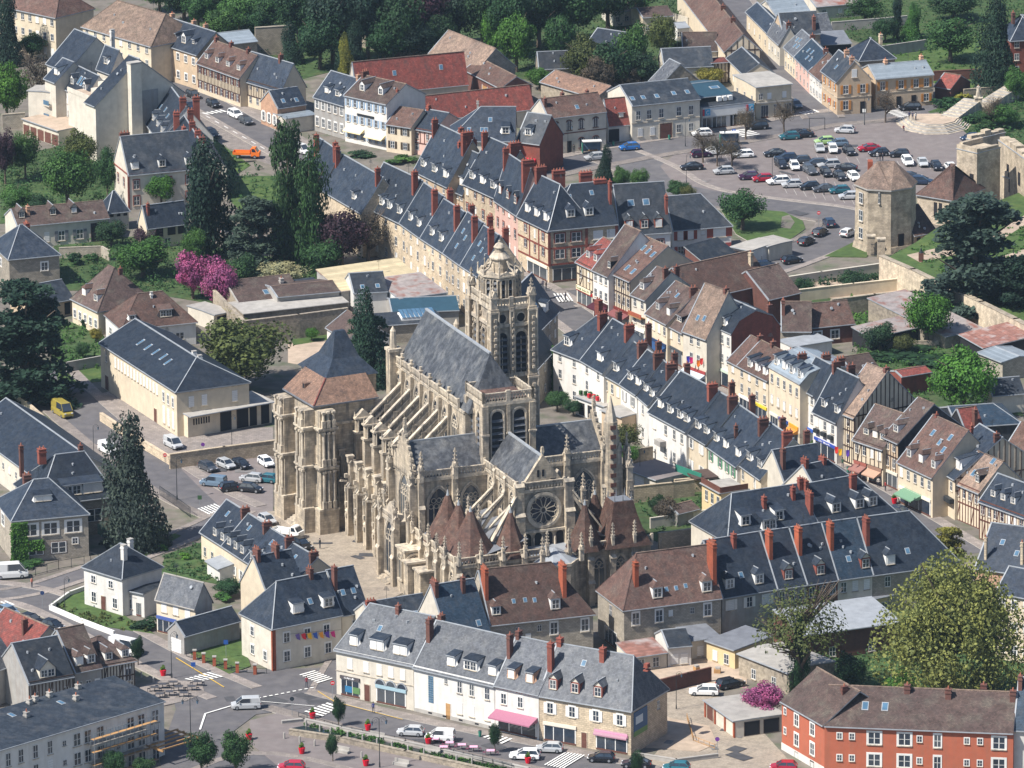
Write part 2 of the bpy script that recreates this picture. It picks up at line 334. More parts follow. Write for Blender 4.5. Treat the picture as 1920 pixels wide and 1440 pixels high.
zebra((561,1267),(598,1284),(590,1259),(627,1275),7);zebra((570,1336),(618,1318),(605,1345),(640,1326),6)
zebra((1060,1412),(1100,1418),(1020,1436),(1058,1444),7);zebra((905,1384),(945,1398),(925,1378),(965,1388),5)
zebra((1037,552),(1068,551),(1048,568),(1078,566),5);zebra((1370,246),(1394,259),(1402,242),(1428,254),5,.12)
zebra((1660,210),(1690,224),(1684,207),(1713,220),7,.12);zebra((1497,212),(1530,206),(1510,216),(1540,211),5,.15)
zebra((370,955),(405,945),(392,966),(425,955),6,.15);zebra((0,1130),(14,1127),(16,1138),(32,1134),2,.15)
for i in range(10):mark('lane_marking',(483+i*11,1311-i*2.1),(489+i*11,1310-i*2.1),.35)
for i in range(9):mark('lane_marking',(386+i*17,218+i*9.6),(394+i*17,222.5+i*9.6),.18,.12)
mark('lane_marking',(490,1317),(590,1326),.15);mark('lane_marking',(375,1370),(385,1340),.3);mark('lane_marking',(385,1340),(435,1325),.3)
mark('lane_marking',(596,1298),(628,1318),.15,.2,'liney');mark('lane_marking',(628,1318),(755,1351),.15,.2,'liney');mark('lane_marking',(420,1290),(330,1235),.2,.17,'liney')
for r0,n,dx,dy in(((1462,322),14,17,3.2),((1530,290),12,19,1.5),((1470,352),9,18,3),((1300,300),6,20,-3)):
 for i in range(n):mark('bay_marking',(r0[0]+dx*i,r0[1]+dy*i),(r0[0]+dx*i+6,r0[1]+dy*i+11),.1,.04,'conc')
def wproto(st):
 b=MB();f=M['white'];g=M['glass'];s=M['stonel']
 def ring(m,y0,y1,t,tb=None,o=0):
  tb=tb or t
  b.box(-.5-o,y0,-o,-.5+t,y1,1+o,m);b.box(.5-t,y0,-o,.5+o,y1,1+o,m)
  b.box(-.5+t,y0,1-t*.7,.5-t,y1,1+o,m);b.box(-.5+t,y0,-o,.5-t,y1,tb*.7,m)
 if st in 'acwn':
  if st=='c':ring(M['brick'],-.07,.02,.02,o=.12)
  if st=='w':ring(M['white'],-.06,.02,.02,o=.12)
  if st=='n':ring(M['brown'],-.03,.02,.02,o=.04)
  if st!='n':b.box(-.6,-.16,-.08,.6,.02,-.01,s)
  b.box(-.5,-.03,0,.5,.02,1,g)
  ring(f,-.055,-.031,.065)
  b.box(-.035,-.055,.06,.035,-.031,.94,f)
  for z in(.5,):b.box(-.42,-.05,z-.015,-.05,-.031,z+.015,f);b.box(.05,-.05,z-.015,.42,-.031,z+.015,f)
 elif st=='b':
  b.box(-.6,-.16,-.08,.6,.02,-.01,s);b.box(-.5,-.05,0,.5,.02,1,f)
  for i in range(1,6):b.box(-.5,-.056,i/6-.012,.5,-.051,i/6,M['zincl'])
 elif st=='d':b.box(-.5,-.05,0,.5,.02,1,M['brown']);b.box(-.58,-.08,0,-.5,.02,1.04,s);b.box(.5,-.08,0,.58,.02,1.04,s);b.box(-.5,-.08,1,.5,.02,1.05,s);b.box(-.35,-.07,.5,.35,-.051,.9,M['brown']);b.box(-.35,-.07,.08,.35,-.051,.42,M['brown'])
 elif st=='e':b.box(-.5,-.05,0,.5,.02,1,M['wood']);b.box(-.56,-.08,0,-.5,.02,1.04,f);b.box(.5,-.08,0,.56,.02,1.04,f)
 elif st=='g':
  b.box(-.5,-.05,0,.5,.02,1,M['white'])
  for i in range(1,5):b.box(-.5,-.058,i/5-.01,.5,-.051,i/5+.01,M['zincl'])
 elif st=='k':b.box(-.5,-.04,0,.5,.02,1,M['dark']);ring(M['timber'],-.08,.02,.03)
 elif st=='s':
  b.box(-.5,-.03,.08,.5,.02,1,M['glass']);b.box(-.5,-.08,0,.5,.02,.1,M['brown']);ring(M['white'],-.07,-.031,.03)
  for x in(-.2,.12):b.box(x-.012,-.06,.1,x+.012,-.031,1,M['white'])
 elif st=='r':
  b.box(-.5,-.03,0,.5,.02,.85,g);n=8
  vs=[(math.cos(math.pi*i/n)*.5,-.03,.8+math.sin(math.pi*i/n)*.25)for i in range(n+1)]
  b.add(vs,[tuple(range(n,-1,-1))],g)
  for i in range(n):b.bar((vs[i][0]*1.15,-.06,vs[i][2]+.04),(vs[i+1][0]*1.15,-.06,vs[i+1][2]+.04),.12,.1,M['brickb'])
  b.box(-.03,-.05,0,.03,-.031,.95,f);b.box(-.6,-.16,-.08,.6,.02,-.01,M['brickb'])
  for x in(-.42,.42):b.box(x-.04,-.05,0,x+.04,-.031,.9,f)
 return b.mesh('window_'+st)
WP={k:wproto(k)for k in 'acwnbdegksr'}
SH=MB();SH.box(-.5,-.09,0,.5,-.03,1,M['obj'])
for i in range(1,7):SH.box(-.42,-.1,i/7-.01,.42,-.09,i/7+.01,M['obj'])
SHM=SH.mesh('shutter')
WN={'d':'door','e':'door','g':'garage_door','k':'dark_opening','s':'shop_window'}
DC={}
def cached(key,fn):
 if key not in DC:DC[key]=fn()
 return DC[key]
def skylight_mesh():
 b=MB();b.box(-.5,-.5,0,.5,.5,.06,M['zincl']);b.box(-.38,-.4,.061,.38,.4,.075,M['glassb']);return b.mesh('skylight')
SKYM=skylight_mesh()
def chimney_mesh(w_,d_,h_,m,pots=1):
 b=MB();b.box(-w_/2,-d_/2,0,w_/2,d_/2,h_,m)
 b.box(-w_/2-.08,-d_/2-.08,h_-.55,w_/2+.08,d_/2+.08,h_-.35,m)
 b.box(-w_/2-.06,-d_/2-.06,h_,w_/2+.06,d_/2+.06,h_+.12,M['conc']if not pots else m)
 if pots:
  a=max(w_,d_);n=max(1,int(a/.5))
  for i in range(n):
   t=-a/2+a*(i+.5)/n;x,y=(t,0)if w_>d_ else(0,t)
   b.cyl(x,y,h_+.1,h_+.55,.13,.1,M['pot'],6)
 return b.mesh('chimney')
HOUSES=[]
class House:
 def __init__(s,label,A,B,h,R=None,D=None,hip=(0,0),wall='cream',roof='slate',cat='house',end='A',z0=0.0,prof=None,name='house',group=None,ov=.3,verge=True,root=None,trim='zincl',side=.12,nog=''):
  a,b=P(A[0],A[1],h+z0),P(B[0],B[1],h+z0)
  d=b-a;s.L=d.length;s.rz=math.atan2(d.y,d.x);X=d/s.L;Y=Vector((-X.y,X.x,0))
  hl,hr=hip;s.h=h
  if R is not None:
   base=(a+X*hl)if end=='A' else(b-X*hr)
   if D is not None:
    q=D[0]/2;p0=proj(base+Y*q);p1=proj(base+Y*q+Vector((0,0,1)));r=(R[1]-p0[1])/(p1[1]-p0[1])
   else:
    p0=proj(base);p1=proj(base+Y);p2=proj(base+Vector((0,0,1)))
    m11,m21=p1[0]-p0[0],p1[1]-p0[1];m12,m22=p2[0]-p0[0],p2[1]-p0[1]
    tx,ty=R[0]-p0[0],R[1]-p0[1];det=m11*m22-m12*m21
    q=(tx*m22-m12*ty)/det;r=(m11*ty-m21*tx)/det
   if q<2 or q>11 or r<.4 or r>9:print('ODD',label[:40],'L %.1f q %.1f r %.1f'%(s.L,q,r))
   q=max(2,min(11,q));r=max(.4,min(9,r));s.d=2*q;s.r=r
  else:s.d,s.r=D
  if s.L>60 or s.L<2:print('ODD L',label[:40],s.L)
  if prof is None:prof='gable'
  r,dd=s.r,s.d;e=ov*r/(dd/2)
  if prof=='gable':s.prof=[(-ov,h-e),(dd/2,h+r),(dd+ov,h-e)]
  elif prof=='shed':e=ov*r/dd;s.prof=[(-ov,h-e),(dd+ov,h+r+e)]
  elif prof=='flat':s.prof=[(-ov,h+.05),(dd/2,h+max(.1,r)),(dd+ov,h+.05)]
  elif prof=='mansard':s.prof=[(-ov*.5,h),(dd*.16,h+r*.62),(dd/2,h+r),(dd*.84,h+r*.62),(dd+ov*.5,h)]
  elif prof=='mono':s.prof=[(-ov,h),(dd,h+r)]
  s.hl,s.hr=hl,hr;s.ov=ov;HOUSES.append(s)
  s.root=empty(name,(a.x,a.y,z0),s.rz)if root is None else root
  s.pre=Matrix.Identity(4)
  if root is None:tag(s.root,label,cat,group)
  else:s.pre=root.matrix_basis.inverted()@(Matrix.Translation((a.x,a.y,z0))@Matrix.Rotation(s.rz,4,'Z'))
  wm=M[wall];s.wm=wm;L=s.L;mb=MB()
  def rz_(y):
   for(y0,z0_),(y1,z1_)in zip(s.prof,s.prof[1:]):
    if y0<=y<=y1:return z0_+(z1_-z0_)*(y-y0)/(y1-y0)
   return s.prof[0][1]
  s.pz=rz_
  inner=[(0,rz_(0))]+[p for p in s.prof if 0.01<p[0]<dd-.01]+[(dd,rz_(dd))]
  mb.add([(0,0,0),(L,0,0),(L,0,inner[0][1]-.05),(0,0,inner[0][1]-.05)],[(0,1,2,3)],wm)
  mb.add([(0,dd,0),(L,dd,0),(L,dd,inner[-1][1]-.05),(0,dd,inner[-1][1]-.05)],[(3,2,1,0)],wm)
  for x,hp,fl in((0,hl or 'L' in nog,1),(L,hr or 'R' in nog,0)):
   if hp:pts=[(x,0,0),(x,0,inner[0][1]-.05),(x,dd,inner[-1][1]-.05),(x,dd,0)]
   else:pts=[(x,0,0)]+[(x,y,z-.08)for y,z in inner]+[(x,dd,0)]
   n=list(range(len(pts)));mb.add(pts,[tuple(n if fl else n[::-1])],wm)
  s.part('wall',mb)
  rm=M[roof];rb=MB();T=.2;lo=-ov if hl else-side;hi=L+(ov if hr else side);rr=max(.01,s.prof[len(s.prof)//2][1]-s.prof[0][1])if prof!='shed' else 1
  zt=max(z for y,z in s.prof);zb=min(z for y,z in s.prof)
  pts=[]
  for y,z in s.prof:
   f=(z-zb)/(zt-zb)if zt>zb else 0
   pts.append(((lo+(hl+ov)*f)if hl else lo,(hi-(hr+ov)*f)if hr else hi,y,z))
  s.rp=pts
  n=len(pts);vs=[(p[0],p[2],p[3])for p in pts]+[(p[1],p[2],p[3])for p in pts]
  vb=[(x,y,z-T)for x,y,z in vs]
  rb.add(vs,[(i,n+i,n+i+1,i+1)for i in range(n-1)],rm)
  rb.add(vb,[(i+1,n+i+1,n+i,i)for i in range(n-1)],rm)
  tm=M[trim]
  for off,hp,fl in((0,hl,0),(n,hr,1)):
   idx=list(range(off,off+n))
   if hp:rb.add(vs,[tuple(idx if fl else idx[::-1])],rm);
   q=[(off+i,off+i+1)for i in range(n-1)]
   if not hp:rb.add(vs+vb,[((a_,b_,b_+2*n,a_+2*n)if fl else(b_,a_,a_+2*n,b_+2*n))for a_,b_ in q],tm)
  for i in(0,n-1):
   a_,b_=vs[i],vs[n+i];rb.add([a_,b_,(b_[0],b_[1],b_[2]-T),(a_[0],a_[1],a_[2]-T)],[(0,3,2,1)if i==0 else(0,1,2,3)],tm)
  for off,hp,sg in((0,hl,-1),(n,hr,1)):
   if hp:
    a_,b_=vs[off],vs[off+n-1];rb.add([a_,b_,(b_[0],b_[1],b_[2]-T),(a_[0],a_[1],a_[2]-T)],[(0,1,2,3)if sg<0 else(0,3,2,1)],tm)
  s.part('roof',rb)
  tb=MB();y,z=s.prof[0];a_,b_=pts[0][0],pts[0][1]
  tb.box(a_,y-.12,z-.16,b_,y-.005,z-.03,tm);s.part('gutter',tb)
  if prof in('gable','mansard'):
   cb=MB();k=n//2;cb.box(pts[k][0]-.05,pts[k][2]-.13,pts[k][3]-.06,pts[k][1]+.05,pts[k][2]+.13,pts[k][3]+.07,tm if roof[:2]!='ti' else M['tilet'])
   for off,hp in((0,hl),(n,hr)):
    if hp:
     for e_ in(0,n-1):cb.bar(vs[off+e_],vs[off+k],.16,.1,tm if roof[:2]!='ti' else rm)
   if verge and not hl and side>.1:
    for i in range(n-1):cb.bar((lo+.1,s.prof[i][0],s.prof[i][1]+.03),(lo+.1,s.prof[i+1][0],s.prof[i+1][1]+.03),.22,.09,tm)
   s.part('ridge_capping',cb)
 def part(s,name,mb,par=None,mw=None):
  me=mb.mesh(name)if isinstance(mb,MB)else mb
  if par is None:return newobj(name,me,s.root,s.pre@(mw or Matrix.Identity(4)))
  return newobj(name,me,par,mw)
 def face(s,f):
  if f=='F':return Matrix.Identity(4),s.L
  if f=='R':return TRS(s.L,0,0,math.pi/2),s.d
  if f=='L':return TRS(0,s.d,0,-math.pi/2),s.d
  return TRS(s.L,s.d,0,math.pi),s.L
 def win(s,f,z,xs,w=1.0,h=1.5,st='a',shut=None,seed=0,closed=.22):
  Mx,L=s.face(f)
  if isinstance(xs,int):n=xs;xs=[(i+.5)/n for i in range(n)]
  for i,t in enumerate(xs):
   k=st
   if st in 'ac' and random.random()<closed:k='b'
   x=t*L if t<=1 else t
   s.part(WN.get(k,'window'),WP[k],None,Mx@TRS(x,0,z,0,w,1,h))
   if shut:
    for sg in(-1,1):
     o=s.part('shutter',SHM,None,Mx@TRS(x+sg*w*.78,0,z,0,w*.5,1,h));o.color=shut
 def floors(s,n,nw,st='a',shut=None,w=1.0,h=1.45,f='F',ground=True,z1=None,closed=.22):
  fh=s.h/n
  for i in range(n):
   if i==0 and not ground:continue
   s.win(f,fh*i+fh*.32,nw,w,min(h,fh*.55),st,shut,closed=closed)
 def sl(s,y):
  for(y0,z0),(y1,z1)in zip(s.prof,s.prof[1:]):
   if y0<=y<=y1:return(z1-z0)/(y1-y0)
  return.5
 def dormer(s,xs,up=.9,w=1.1,h=1.25,ty='s',body='white',roof='slate',st='a',f='F'):
  w*=1.08;h*=1.08;slope=s.r/(s.d/2);y0=up/slope if slope>.3 else up
  y0=min(y0,s.d*.3);slope=s.sl(y0);z=s.pz(y0)
  if isinstance(xs,int):xs=[(i+.5)/xs for i in range(xs)]
  key=(round(w,1),round(h,1),ty,body,roof,round(slope,1),st)
  def mk():
   b=MB();r=MB();g=MB();W=w/2+.14;H=h+.15;m=M[body];rs=M[roof]
   k=slope
   if ty=='s':
    t=.18 if k>.5 else.02;ye=H/max(.15,k-t)
    b.add([(-W,0,-.1),(W,0,-.1),(W,0,H),(-W,0,H)],[(0,1,2,3)],m)
    b.add([(-W,0,0),(-W,0,H),(-W,ye,H+t*ye)],[(0,1,2)],rs if w>2 else m)
    b.add([(W,0,0),(W,0,H),(W,ye,H+t*ye)],[(2,1,0)],m)
    b.add([(-W,0,0),(-W-.35,.35,.35*k-.02+.05),(-W,.35,H*.8)],[(0,2,1)],m)
    b.add([(W,0,0),(W+.35,.35,.35*k-.02+.05),(W,.35,H*.8)],[(0,1,2)],m)
    q=W+.12
    v=[(-q,-.22,H-.04),(q,-.22,H-.04),(q,ye,H+t*ye),(-q,ye,H+t*ye)]
    r.add(v+[(x,y,zz+.1)for x,y,zz in v],[(0,3,2,1),(4,5,6,7),(3,0,4,7),(1,2,6,5)],rs)
    r.box(-q,-.26,H-.05,q,-.221,H+.08,M['zincl'])
   else:
    gr=W*(1.0 if ty=='g' else.8);ye=H/k;yr=(H+gr)/k;hf=.6 if ty=='h' else 0
    b.add([(-W,0,-.1),(W,0,-.1),(W,0,H),(-W,0,H)],[(0,1,2,3)],m)
    if not hf:b.add([(-W,-.01,H),(W,-.01,H),(0,-.01,H+gr)],[(0,1,2)],M['cream2']if body!='white' else m)
    b.add([(-W,0,0),(-W,0,H),(-W,ye,H)],[(0,1,2)],m);b.add([(W,0,0),(W,0,H),(W,ye,H)],[(2,1,0)],m)
    q=W+.15;o=.15*gr/W
    for sg in(-1,1):
     v=[(sg*q,-.2,H-o),(0,-.2+hf,H+gr),(0,yr,H+gr),(sg*q,ye,H-o)]
     v2=[(x,y,zz+.09)for x,y,zz in v]
     r.add(v+v2,[(0,1,2,3),(4,7,6,5),(0,4,5,1)]if sg>0 else[(3,2,1,0),(5,6,7,4),(1,5,4,0)],rs)
    if hf:r.add([(-q,-.2,H-o+.09),(q,-.2,H-o+.09),(0,-.2+hf,H+gr+.09)],[(0,1,2)],rs)
    r.box(-.07,-.22+hf,H+gr+.03,.07,yr,H+gr+.13,M['zincl'])
   return b.mesh('dormer'),r.mesh('dormer_roof')
  db,dr=cached(key,mk)
  Mx=Matrix.Identity(4)
  for t in xs:
   x=t*s.L if t<=1 else t
   o=s.part('dormer',db,None,TRS(x,y0,z))
   newobj('dormer_roof',dr,o)
   k='b' if st=='a' and random.random()<.25 else st
   nn=2 if w>1.8 else 1
   for i in range(nn):newobj('window',WP[k],o,TRS((i-(nn-1)/2)*w/nn,-.01,.16,0,w/nn*.92,1,h*.85))
 def sky(s,pts,w=.8,l=1.1):
  for t,v in pts:
   y=s.d/2*v;k=s.sl(y);z=s.pz(y)
   s.part('skylight',SKYM,None,Matrix.Translation((t*s.L,y,z-.01))@Matrix.Rotation(math.atan(k),4,'X')@Matrix.Diagonal((w,l,1.5,1)))
 def chim(s,pts,m='brick',top=1.1,w=.75,d=1.3,pots=1):
  d=d*.78 if d>w and d>1.2 else d;w*=.78;d*=.9
  for p in pts:
   t,v=p[0],p[1];tp=p[2]if len(p)>2 else top;tp=tp*.62 if tp>0 else tp
   x=t*s.L;x=min(max(x,w/2+.05),s.L-w/2-.05);y=s.d*v
   zt=s.prof[len(s.prof)//2][1]if s.r>.5 else s.h+.3
   z0=min(s.pz(max(0,y-d/2)),s.pz(min(s.d,y+d/2)))-.4;hh=zt+tp-z0
   key=('ch',m,round(w,1),round(d,1),round(hh,1),pots)
   s.part('chimney',cached(key,lambda:chimney_mesh(w,d,hh,M[m],pots)),None,TRS(x,y,z0))
 def band(s,z,m='stonel',h=.22,faces='F',t=.09,name='cornice'):
  for f in faces:
   Mx,L=s.face(f);b=MB();b.box(-t,-t,z,L+t,-.004,z+h,M[m]);s.part(name,b,None,Mx)
 def timber(s,f='F',z0=0,z1=None,sp_=.55,m='timber',gable=False,diag=True):
  Mx,L=s.face(f);z1=z1 or s.h;me=unit_cube(M[m]);N=max(3,int(L/sp_))
  def beam(x0,a,x1,b,t=.16):
   l=math.hypot(x1-x0,b-a);an=math.atan2(b-a,x1-x0)
   s.part('timber',me,None,Mx@Matrix.Translation(((x0+x1)/2,-.03,(a+b)/2))@Matrix.Rotation(-an,4,'Y')@Matrix.Diagonal((l,.1,t,1)))
  nf=max(1,round((z1-z0)/2.8));zs=[z0+(z1-z0)*i/nf for i in range(nf+1)]
  for z in zs:beam(0,z,L,z,.22)
  for i in range(N+1):
   x=L*i/N;x=min(max(x,.08),L-.08)
   beam(x,z0,x,(s.pz(x)-.2 if gable else z1),.15)
  if diag:
   for k in range(nf):
    for i in range(1,N-1,5):beam(L*i/N,zs[k],L*(i+1)/N,zs[k+1]if not gable else min(zs[k+1],s.pz(L*i/N)-.5),.14)
 def shop(s,x0,x1,col,h=2.7,f='F',awn=None,zf=None,sign=None,scol=(.8,.8,.8,1)):
  Mx,L=s.face(f);w=(x1-x0)*L;cx=(x0+x1)/2*L
  s.part('shop_window',WP['s'],None,Mx@TRS(cx,0,.15,0,w,1,h-.2))
  o=s.part('fascia',unit_cube(M['obj']),None,Mx@TRS(cx,-.11,h+.3,0,w+.2,.2,.5));o.color=col
  if sign:s.text(sign,cx,h+.16,.34,f,scol,-.23)
  if awn:s.awning(cx,h+.05,w,awn,f)
 def awning(s,cx,z,w,col,f='F',out=1.6):
  Mx,L=s.face(f);b=MB();b.add([(-w/2,-out,-.75),(w/2,-out,-.75),(w/2,0,0),(-w/2,0,0)],[(0,1,2,3)],M['obj'])
  b.add([(-w/2,-out,-.95),(w/2,-out,-.95),(w/2,-out,-.75),(-w/2,-out,-.75)],[(0,1,2,3)],M['obj'])
  b.add([(-w/2,-out,-.75),(-w/2,0,0),(-w/2,0,-.75)],[(0,1,2)],M['obj']);b.add([(w/2,-out,-.75),(w/2,0,0),(w/2,0,-.75)],[(2,1,0)],M['obj'])
  o=s.part('awning',b,None,Mx@Matrix.Translation((cx,-.03,z)));o.color=col
 def text(s,tx,cx,z,size,f='F',col=(.8,.8,.8,1),y=-.1):
  Mx,L=s.face(f)
  o=newobj('lettering',text_mesh(tx),s.root,s.pre@Mx@Matrix.Translation((cx,y,z))@Matrix.Rotation(math.pi/2,4,'X')@Matrix.Diagonal((size,size,size,1)));o.color=col
 def stain(s):pass
TM={}
def text_mesh(tx):
 if tx in TM:return TM[tx]
 if len(tx)>1:
  rg=random.Random(len(tx));b=MB();x=-len(tx)*.36
  for ch in tx:
   if ch!=' ':
    hh=.9 if ch.isupper()else rg.choice([.55,.6,.85]);b.box(x,-.02,0,x+.14,0,hh,M['obj'])
    if rg.random()<.7:b.box(x+.14,-.02,rg.choice([0,hh*.4,hh-.14]),x+.5,0,rg.choice([.14,hh*.55,hh]),M['obj'])
   x+=.72
  b.v=[(p[0],p[2],-p[1])for p in b.v];TM[tx]=b.mesh('lettering',False);return TM[tx]
 c=bpy.data.curves.new('lettering','FONT');c.body=tx;c.align_x='CENTER';c.size=1.2;c.extrude=.01;c.resolution_u=2
 o=bpy.data.objects.new('tmp',c);COL.objects.link(o);dg=bpy.context.evaluated_depsgraph_get()
 me=bpy.data.meshes.new_from_object(o.evaluated_get(dg));me.materials.clear();me.materials.append(M['obj'])
 bpy.data.objects.remove(o);TM[tx]=me;return me
C_=lambda r,g,b:srgb(r,g,b)
WHITE_=C_(215,213,208);BLUES=C_(150,170,190);DRK=C_(60,55,52);GRN=C_(90,140,110);ORG=C_(190,130,70)
def T(*a,**k):k.setdefault('name','terraced_house');return House(*a,**k)
h=House('long cream building with brown tiled roof in the far top left corner',(-60,-4),(104,31),9.5,D=(11,4.5),hip=(0,4),roof='tileb')
h.floors(3,12,w=.95,closed=.1)
h=House('long cream building under a plain tan tiled hipped roof above the apartment block',(155,48),(283,85),8.5,D=(13,5),hip=(3.5,3.5),roof='tilet')
h.floors(3,8,closed=.1)
h=T('stone town house with ornate white dormers and slate roof on the upper left street',(283,73),(370,101),7.6,R=(317,32),wall='tan')
h.floors(2,6,'w',w=1.0);h.dormer([.2,.62],ty='g',w=1.1,h=1.5);h.dormer([.08,.4,.8],up=1.2,w=.7,h=.8,body='zincd');h.chim([(.03,.55),(.5,.55),(.75,.55)],'brickl',d=1.0);h.band(7.1,'white',.4)
h=T('half timbered house with brown tiled roof and four dormers on the upper left street',(370,116),(450,145),6.3,R=(402,75),wall='cream',roof='tileb')
h.floors(2,8,'n',w=.8,closed=0,shut=C_(90,55,50));h.timber('F',2.6,diag=False);h.dormer(4,w=.9,h=1.1,ty='h',roof='tileb');h.chim([(.05,.5),(.4,.5),(.8,.5)],'brickb',d=.9)
h=T('half timbered house with blue slate roof next to the four dormer house',(450,145),(528,168),5.6,R=(550,119),end='B',wall='cream',roof='slate')
h.floors(2,6,'n',w=.8,closed=0);h.timber('F',2.4,diag=False);h.chim([(.7,.5,1.6)],'brickb')
h=House('small brick house with slate roof and its gable on the street corner',(520,201),(573,193),4.8,R=(504,170),wall='brickl',roof='slate')
h.win('L',.9,3,.9,1.9,'w',shut=WHITE_,closed=0);h.sky([(.3,.3),(.75,.25)]);h.win('F',1.5,[.8],.8,1.2)
h=House('low flat roofed annex with pale blue roof beside the small brick house',(535,222),(592,214),3.2,D=(5,.2),prof='flat',wall='cream2',roof='zinc',cat='annex');h.win('L',.2,[.4],1.6,2.2,'k')
h=T('grey rendered house with white window surrounds beside the white hotel',(589,179),(646,196),7.2,R=(621,132),wall='greyw',roof='slate')
h.floors(2,5,'w',w=.95,h=1.8,closed=.3);h.dormer([.3,.65],w=.9,h=1.1);h.chim([(.9,.5)],'brickl')
h=T('three storey white hotel with pale blue shutters and terrace',(646,177),(725,194),9.6,R=(682,140),wall='wwall',roof='tiled',cat='hotel',name='hotel')
h.floors(3,6,'a',shut=BLUES,w=.75,h=1.5,closed=0);h.dormer([.28,.72],ty='g',w=.9,h=1.3,roof='tiled');h.chim([(.02,.5)],'brickb',d=2.4);h.chim([(.98,.3,-1)],'brick',w=.5,d=.5)
o=h.part('fascia',unit_cube(M['obj']),None,TRS(h.L*.5,-.08,6.1,0,4.6,.12,.45));o.color=C_(40,45,50);h.text('Xxxxxxxxx Xxxxx Xxx',h.L*.5,5.98,.3)
h.awning(h.L*.25,3.3,h.L*.42,C_(235,215,170),out=1.2);h.awning(h.L*.75,3.0,h.L*.42,C_(235,215,170),out=1.2)
h=T('small cream house with brown shutters and brown roof right of the hotel',(724,231),(771,238),5.8,R=(747,199),wall='cream',roof='tileb');h.floors(2,2,'n',shut=C_(70,60,50),closed=0,w=1.0)
h=T('narrow pink half timbered house with slate roof',(772,239),(812,246),5.3,R=(801,204),wall='pink',roof='slate');h.timber('F',2.4,sp_=.9,m='brown');h.win('F',3.3,2,.8,1.2);h.win('F',.9,2,.9,1.8,'n');h.chim([(.03,.5,1.2)],'brick',d=1)
h=House('long barn with red tiled roof behind the hotel',(668,172),(877,152),4.2,R=(660,116),wall='cream2',roof='tiler',cat='barn',name='barn');h.sky([(.36,.5),(.78,.55)])
h=House('low red tiled barn in front of the long red roofed barn',(802,222),(1001,200),4,R=(991,158),end='B',wall='cream2',roof='tiler',cat='barn',name='barn')
h=House('brick barn with brown roof and orange doors between the red roofed barns',(872,129),(940,164),4.8,R=(900,108),wall='brickb',roof='tileb',cat='barn',name='barn');h.win('F',.1,[.55],2.4,3.2,'e')
h=House('grey brown barn with white gable trim behind the red roofed barn',(805,98),(893,133),5,R=(841,56),wall='stoneg',roof='tilet',cat='barn',name='barn');h.win('R',3.5,[.6],.8,1)
h=House('slate house with two pale hip lines in front of the low red barn',(842,262),(965,262),7,D=(12,5.2),hip=(6,0),wall='cream2',roof='slate');h.dormer([.86],w=1.2);h.sky([(.62,.6),(.3,.3),(.5,.3),(.56,.3)]);h.chim([(.42,.62)],'conc',w=.5,d=.5)
h=House('slate house with red awning beside the arched window house',(968,262),(1012,268),6.5,D=(9,4.6),wall='brick',roof='slated');h.dormer([.4],w=1);h.awning(h.L*.6,3.2,2.5,C_(190,20,50))
h=House('large modern cream apartment building with stepped slate roofs and balconies',(160,189),(179,197),11.5,D=(20,8),wall='cream2',roof='slate',cat='apartment building',name='apartment_building',verge=False)
AP=h.root
h.win('R',6,[.62,.72],.9,1.6,'n',closed=0);h.win('R',3,[.62,.72],.9,1.6,'n',closed=0);h.win('R',3.5,[.42],.7,1.2,closed=0)
b=MB();b.box(h.L,7.2,0,h.L+1.6,9.6,19.0,M['cream2']);b.box(h.L-.05,7.1,19.0,h.L+1.7,9.7,19.3,M['conc']);b.box(h.L,10,0,h.L+.1,14,13,M['greyw']);h.part('lift_tower',b)
h.part('lower_block',(lambda q:(q.box(-13,3,0,-.02,19,10.4,M['cream2']),q.box(-13.1,2.9,10.4,-.02,3.1,11.3,M['cream2']),q.box(-11,8,10.4,-8,11,12.4,M['cream2']),q.box(-7,5,10.4,-4.5,7,12,M['cream2']),q.box(-12.8,3.3,10.4,-.1,18.8,10.5,M['gravel']))and q)(MB()))
g=House('',(88,117),(128,133),12,R=(140,54),wall='cream2',roof='slate',root=AP);g.chim([(.97,.8,1.5)],'wwall',w=.9,d=.9,pots=0)
g=House('',(182,124),(208,134),13.4,R=(197,84),wall='cream2',roof='slate',root=AP);g.dormer([.5],w=1)
g=House('',(84,145),(104,153),11,R=(118,108),wall='cream2',roof='slate',root=AP);g.dormer([.6],w=1)
g=House('',(122,163),(161,182),9.5,D=(6,4),wall='wwall',roof='slate',root=AP)
g.win('F',6.3,[.15,.38,.65],1.0,1.6);g.win('F',3.4,[.15,.38,.65],1.0,1.6);g.win('F',.6,[.15,.38,.65],1.0,1.6);g.dormer([.2,.8],ty='g',w=.9);g.sky([(.4,.5),(.55,.5),(.7,.5)],1.0,2)
g=House('',(104,174),(122,164),8.3,D=(6,.2),prof='flat',wall='cream2',roof='conc',root=AP)
g2=House('',(68,163),(104,174),8.3,D=(7,.2),prof='flat',wall='cream2',roof='conc',root=AP)
for q in(g,g2):
 for z in(5.6,2.9,.3):
  for t in((.5,)if q is g else(.25,.72)):
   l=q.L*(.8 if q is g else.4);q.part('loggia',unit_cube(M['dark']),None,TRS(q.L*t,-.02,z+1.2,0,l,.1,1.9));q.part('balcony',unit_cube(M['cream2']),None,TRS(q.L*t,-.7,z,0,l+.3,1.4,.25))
   q.part('balcony_rail',unit_cube(M['glassb']),None,TRS(q.L*t,-1.35,z+.6,0,l,.06,.9))
h=House('low cream garage terrace in front of the modern apartment building',(43,222),(110,245),3.4,D=(11,.2),prof='flat',wall='cream2',roof='gravel',cat='garage',name='garage');h.win('F',.1,5,2.2,2.2,'d')
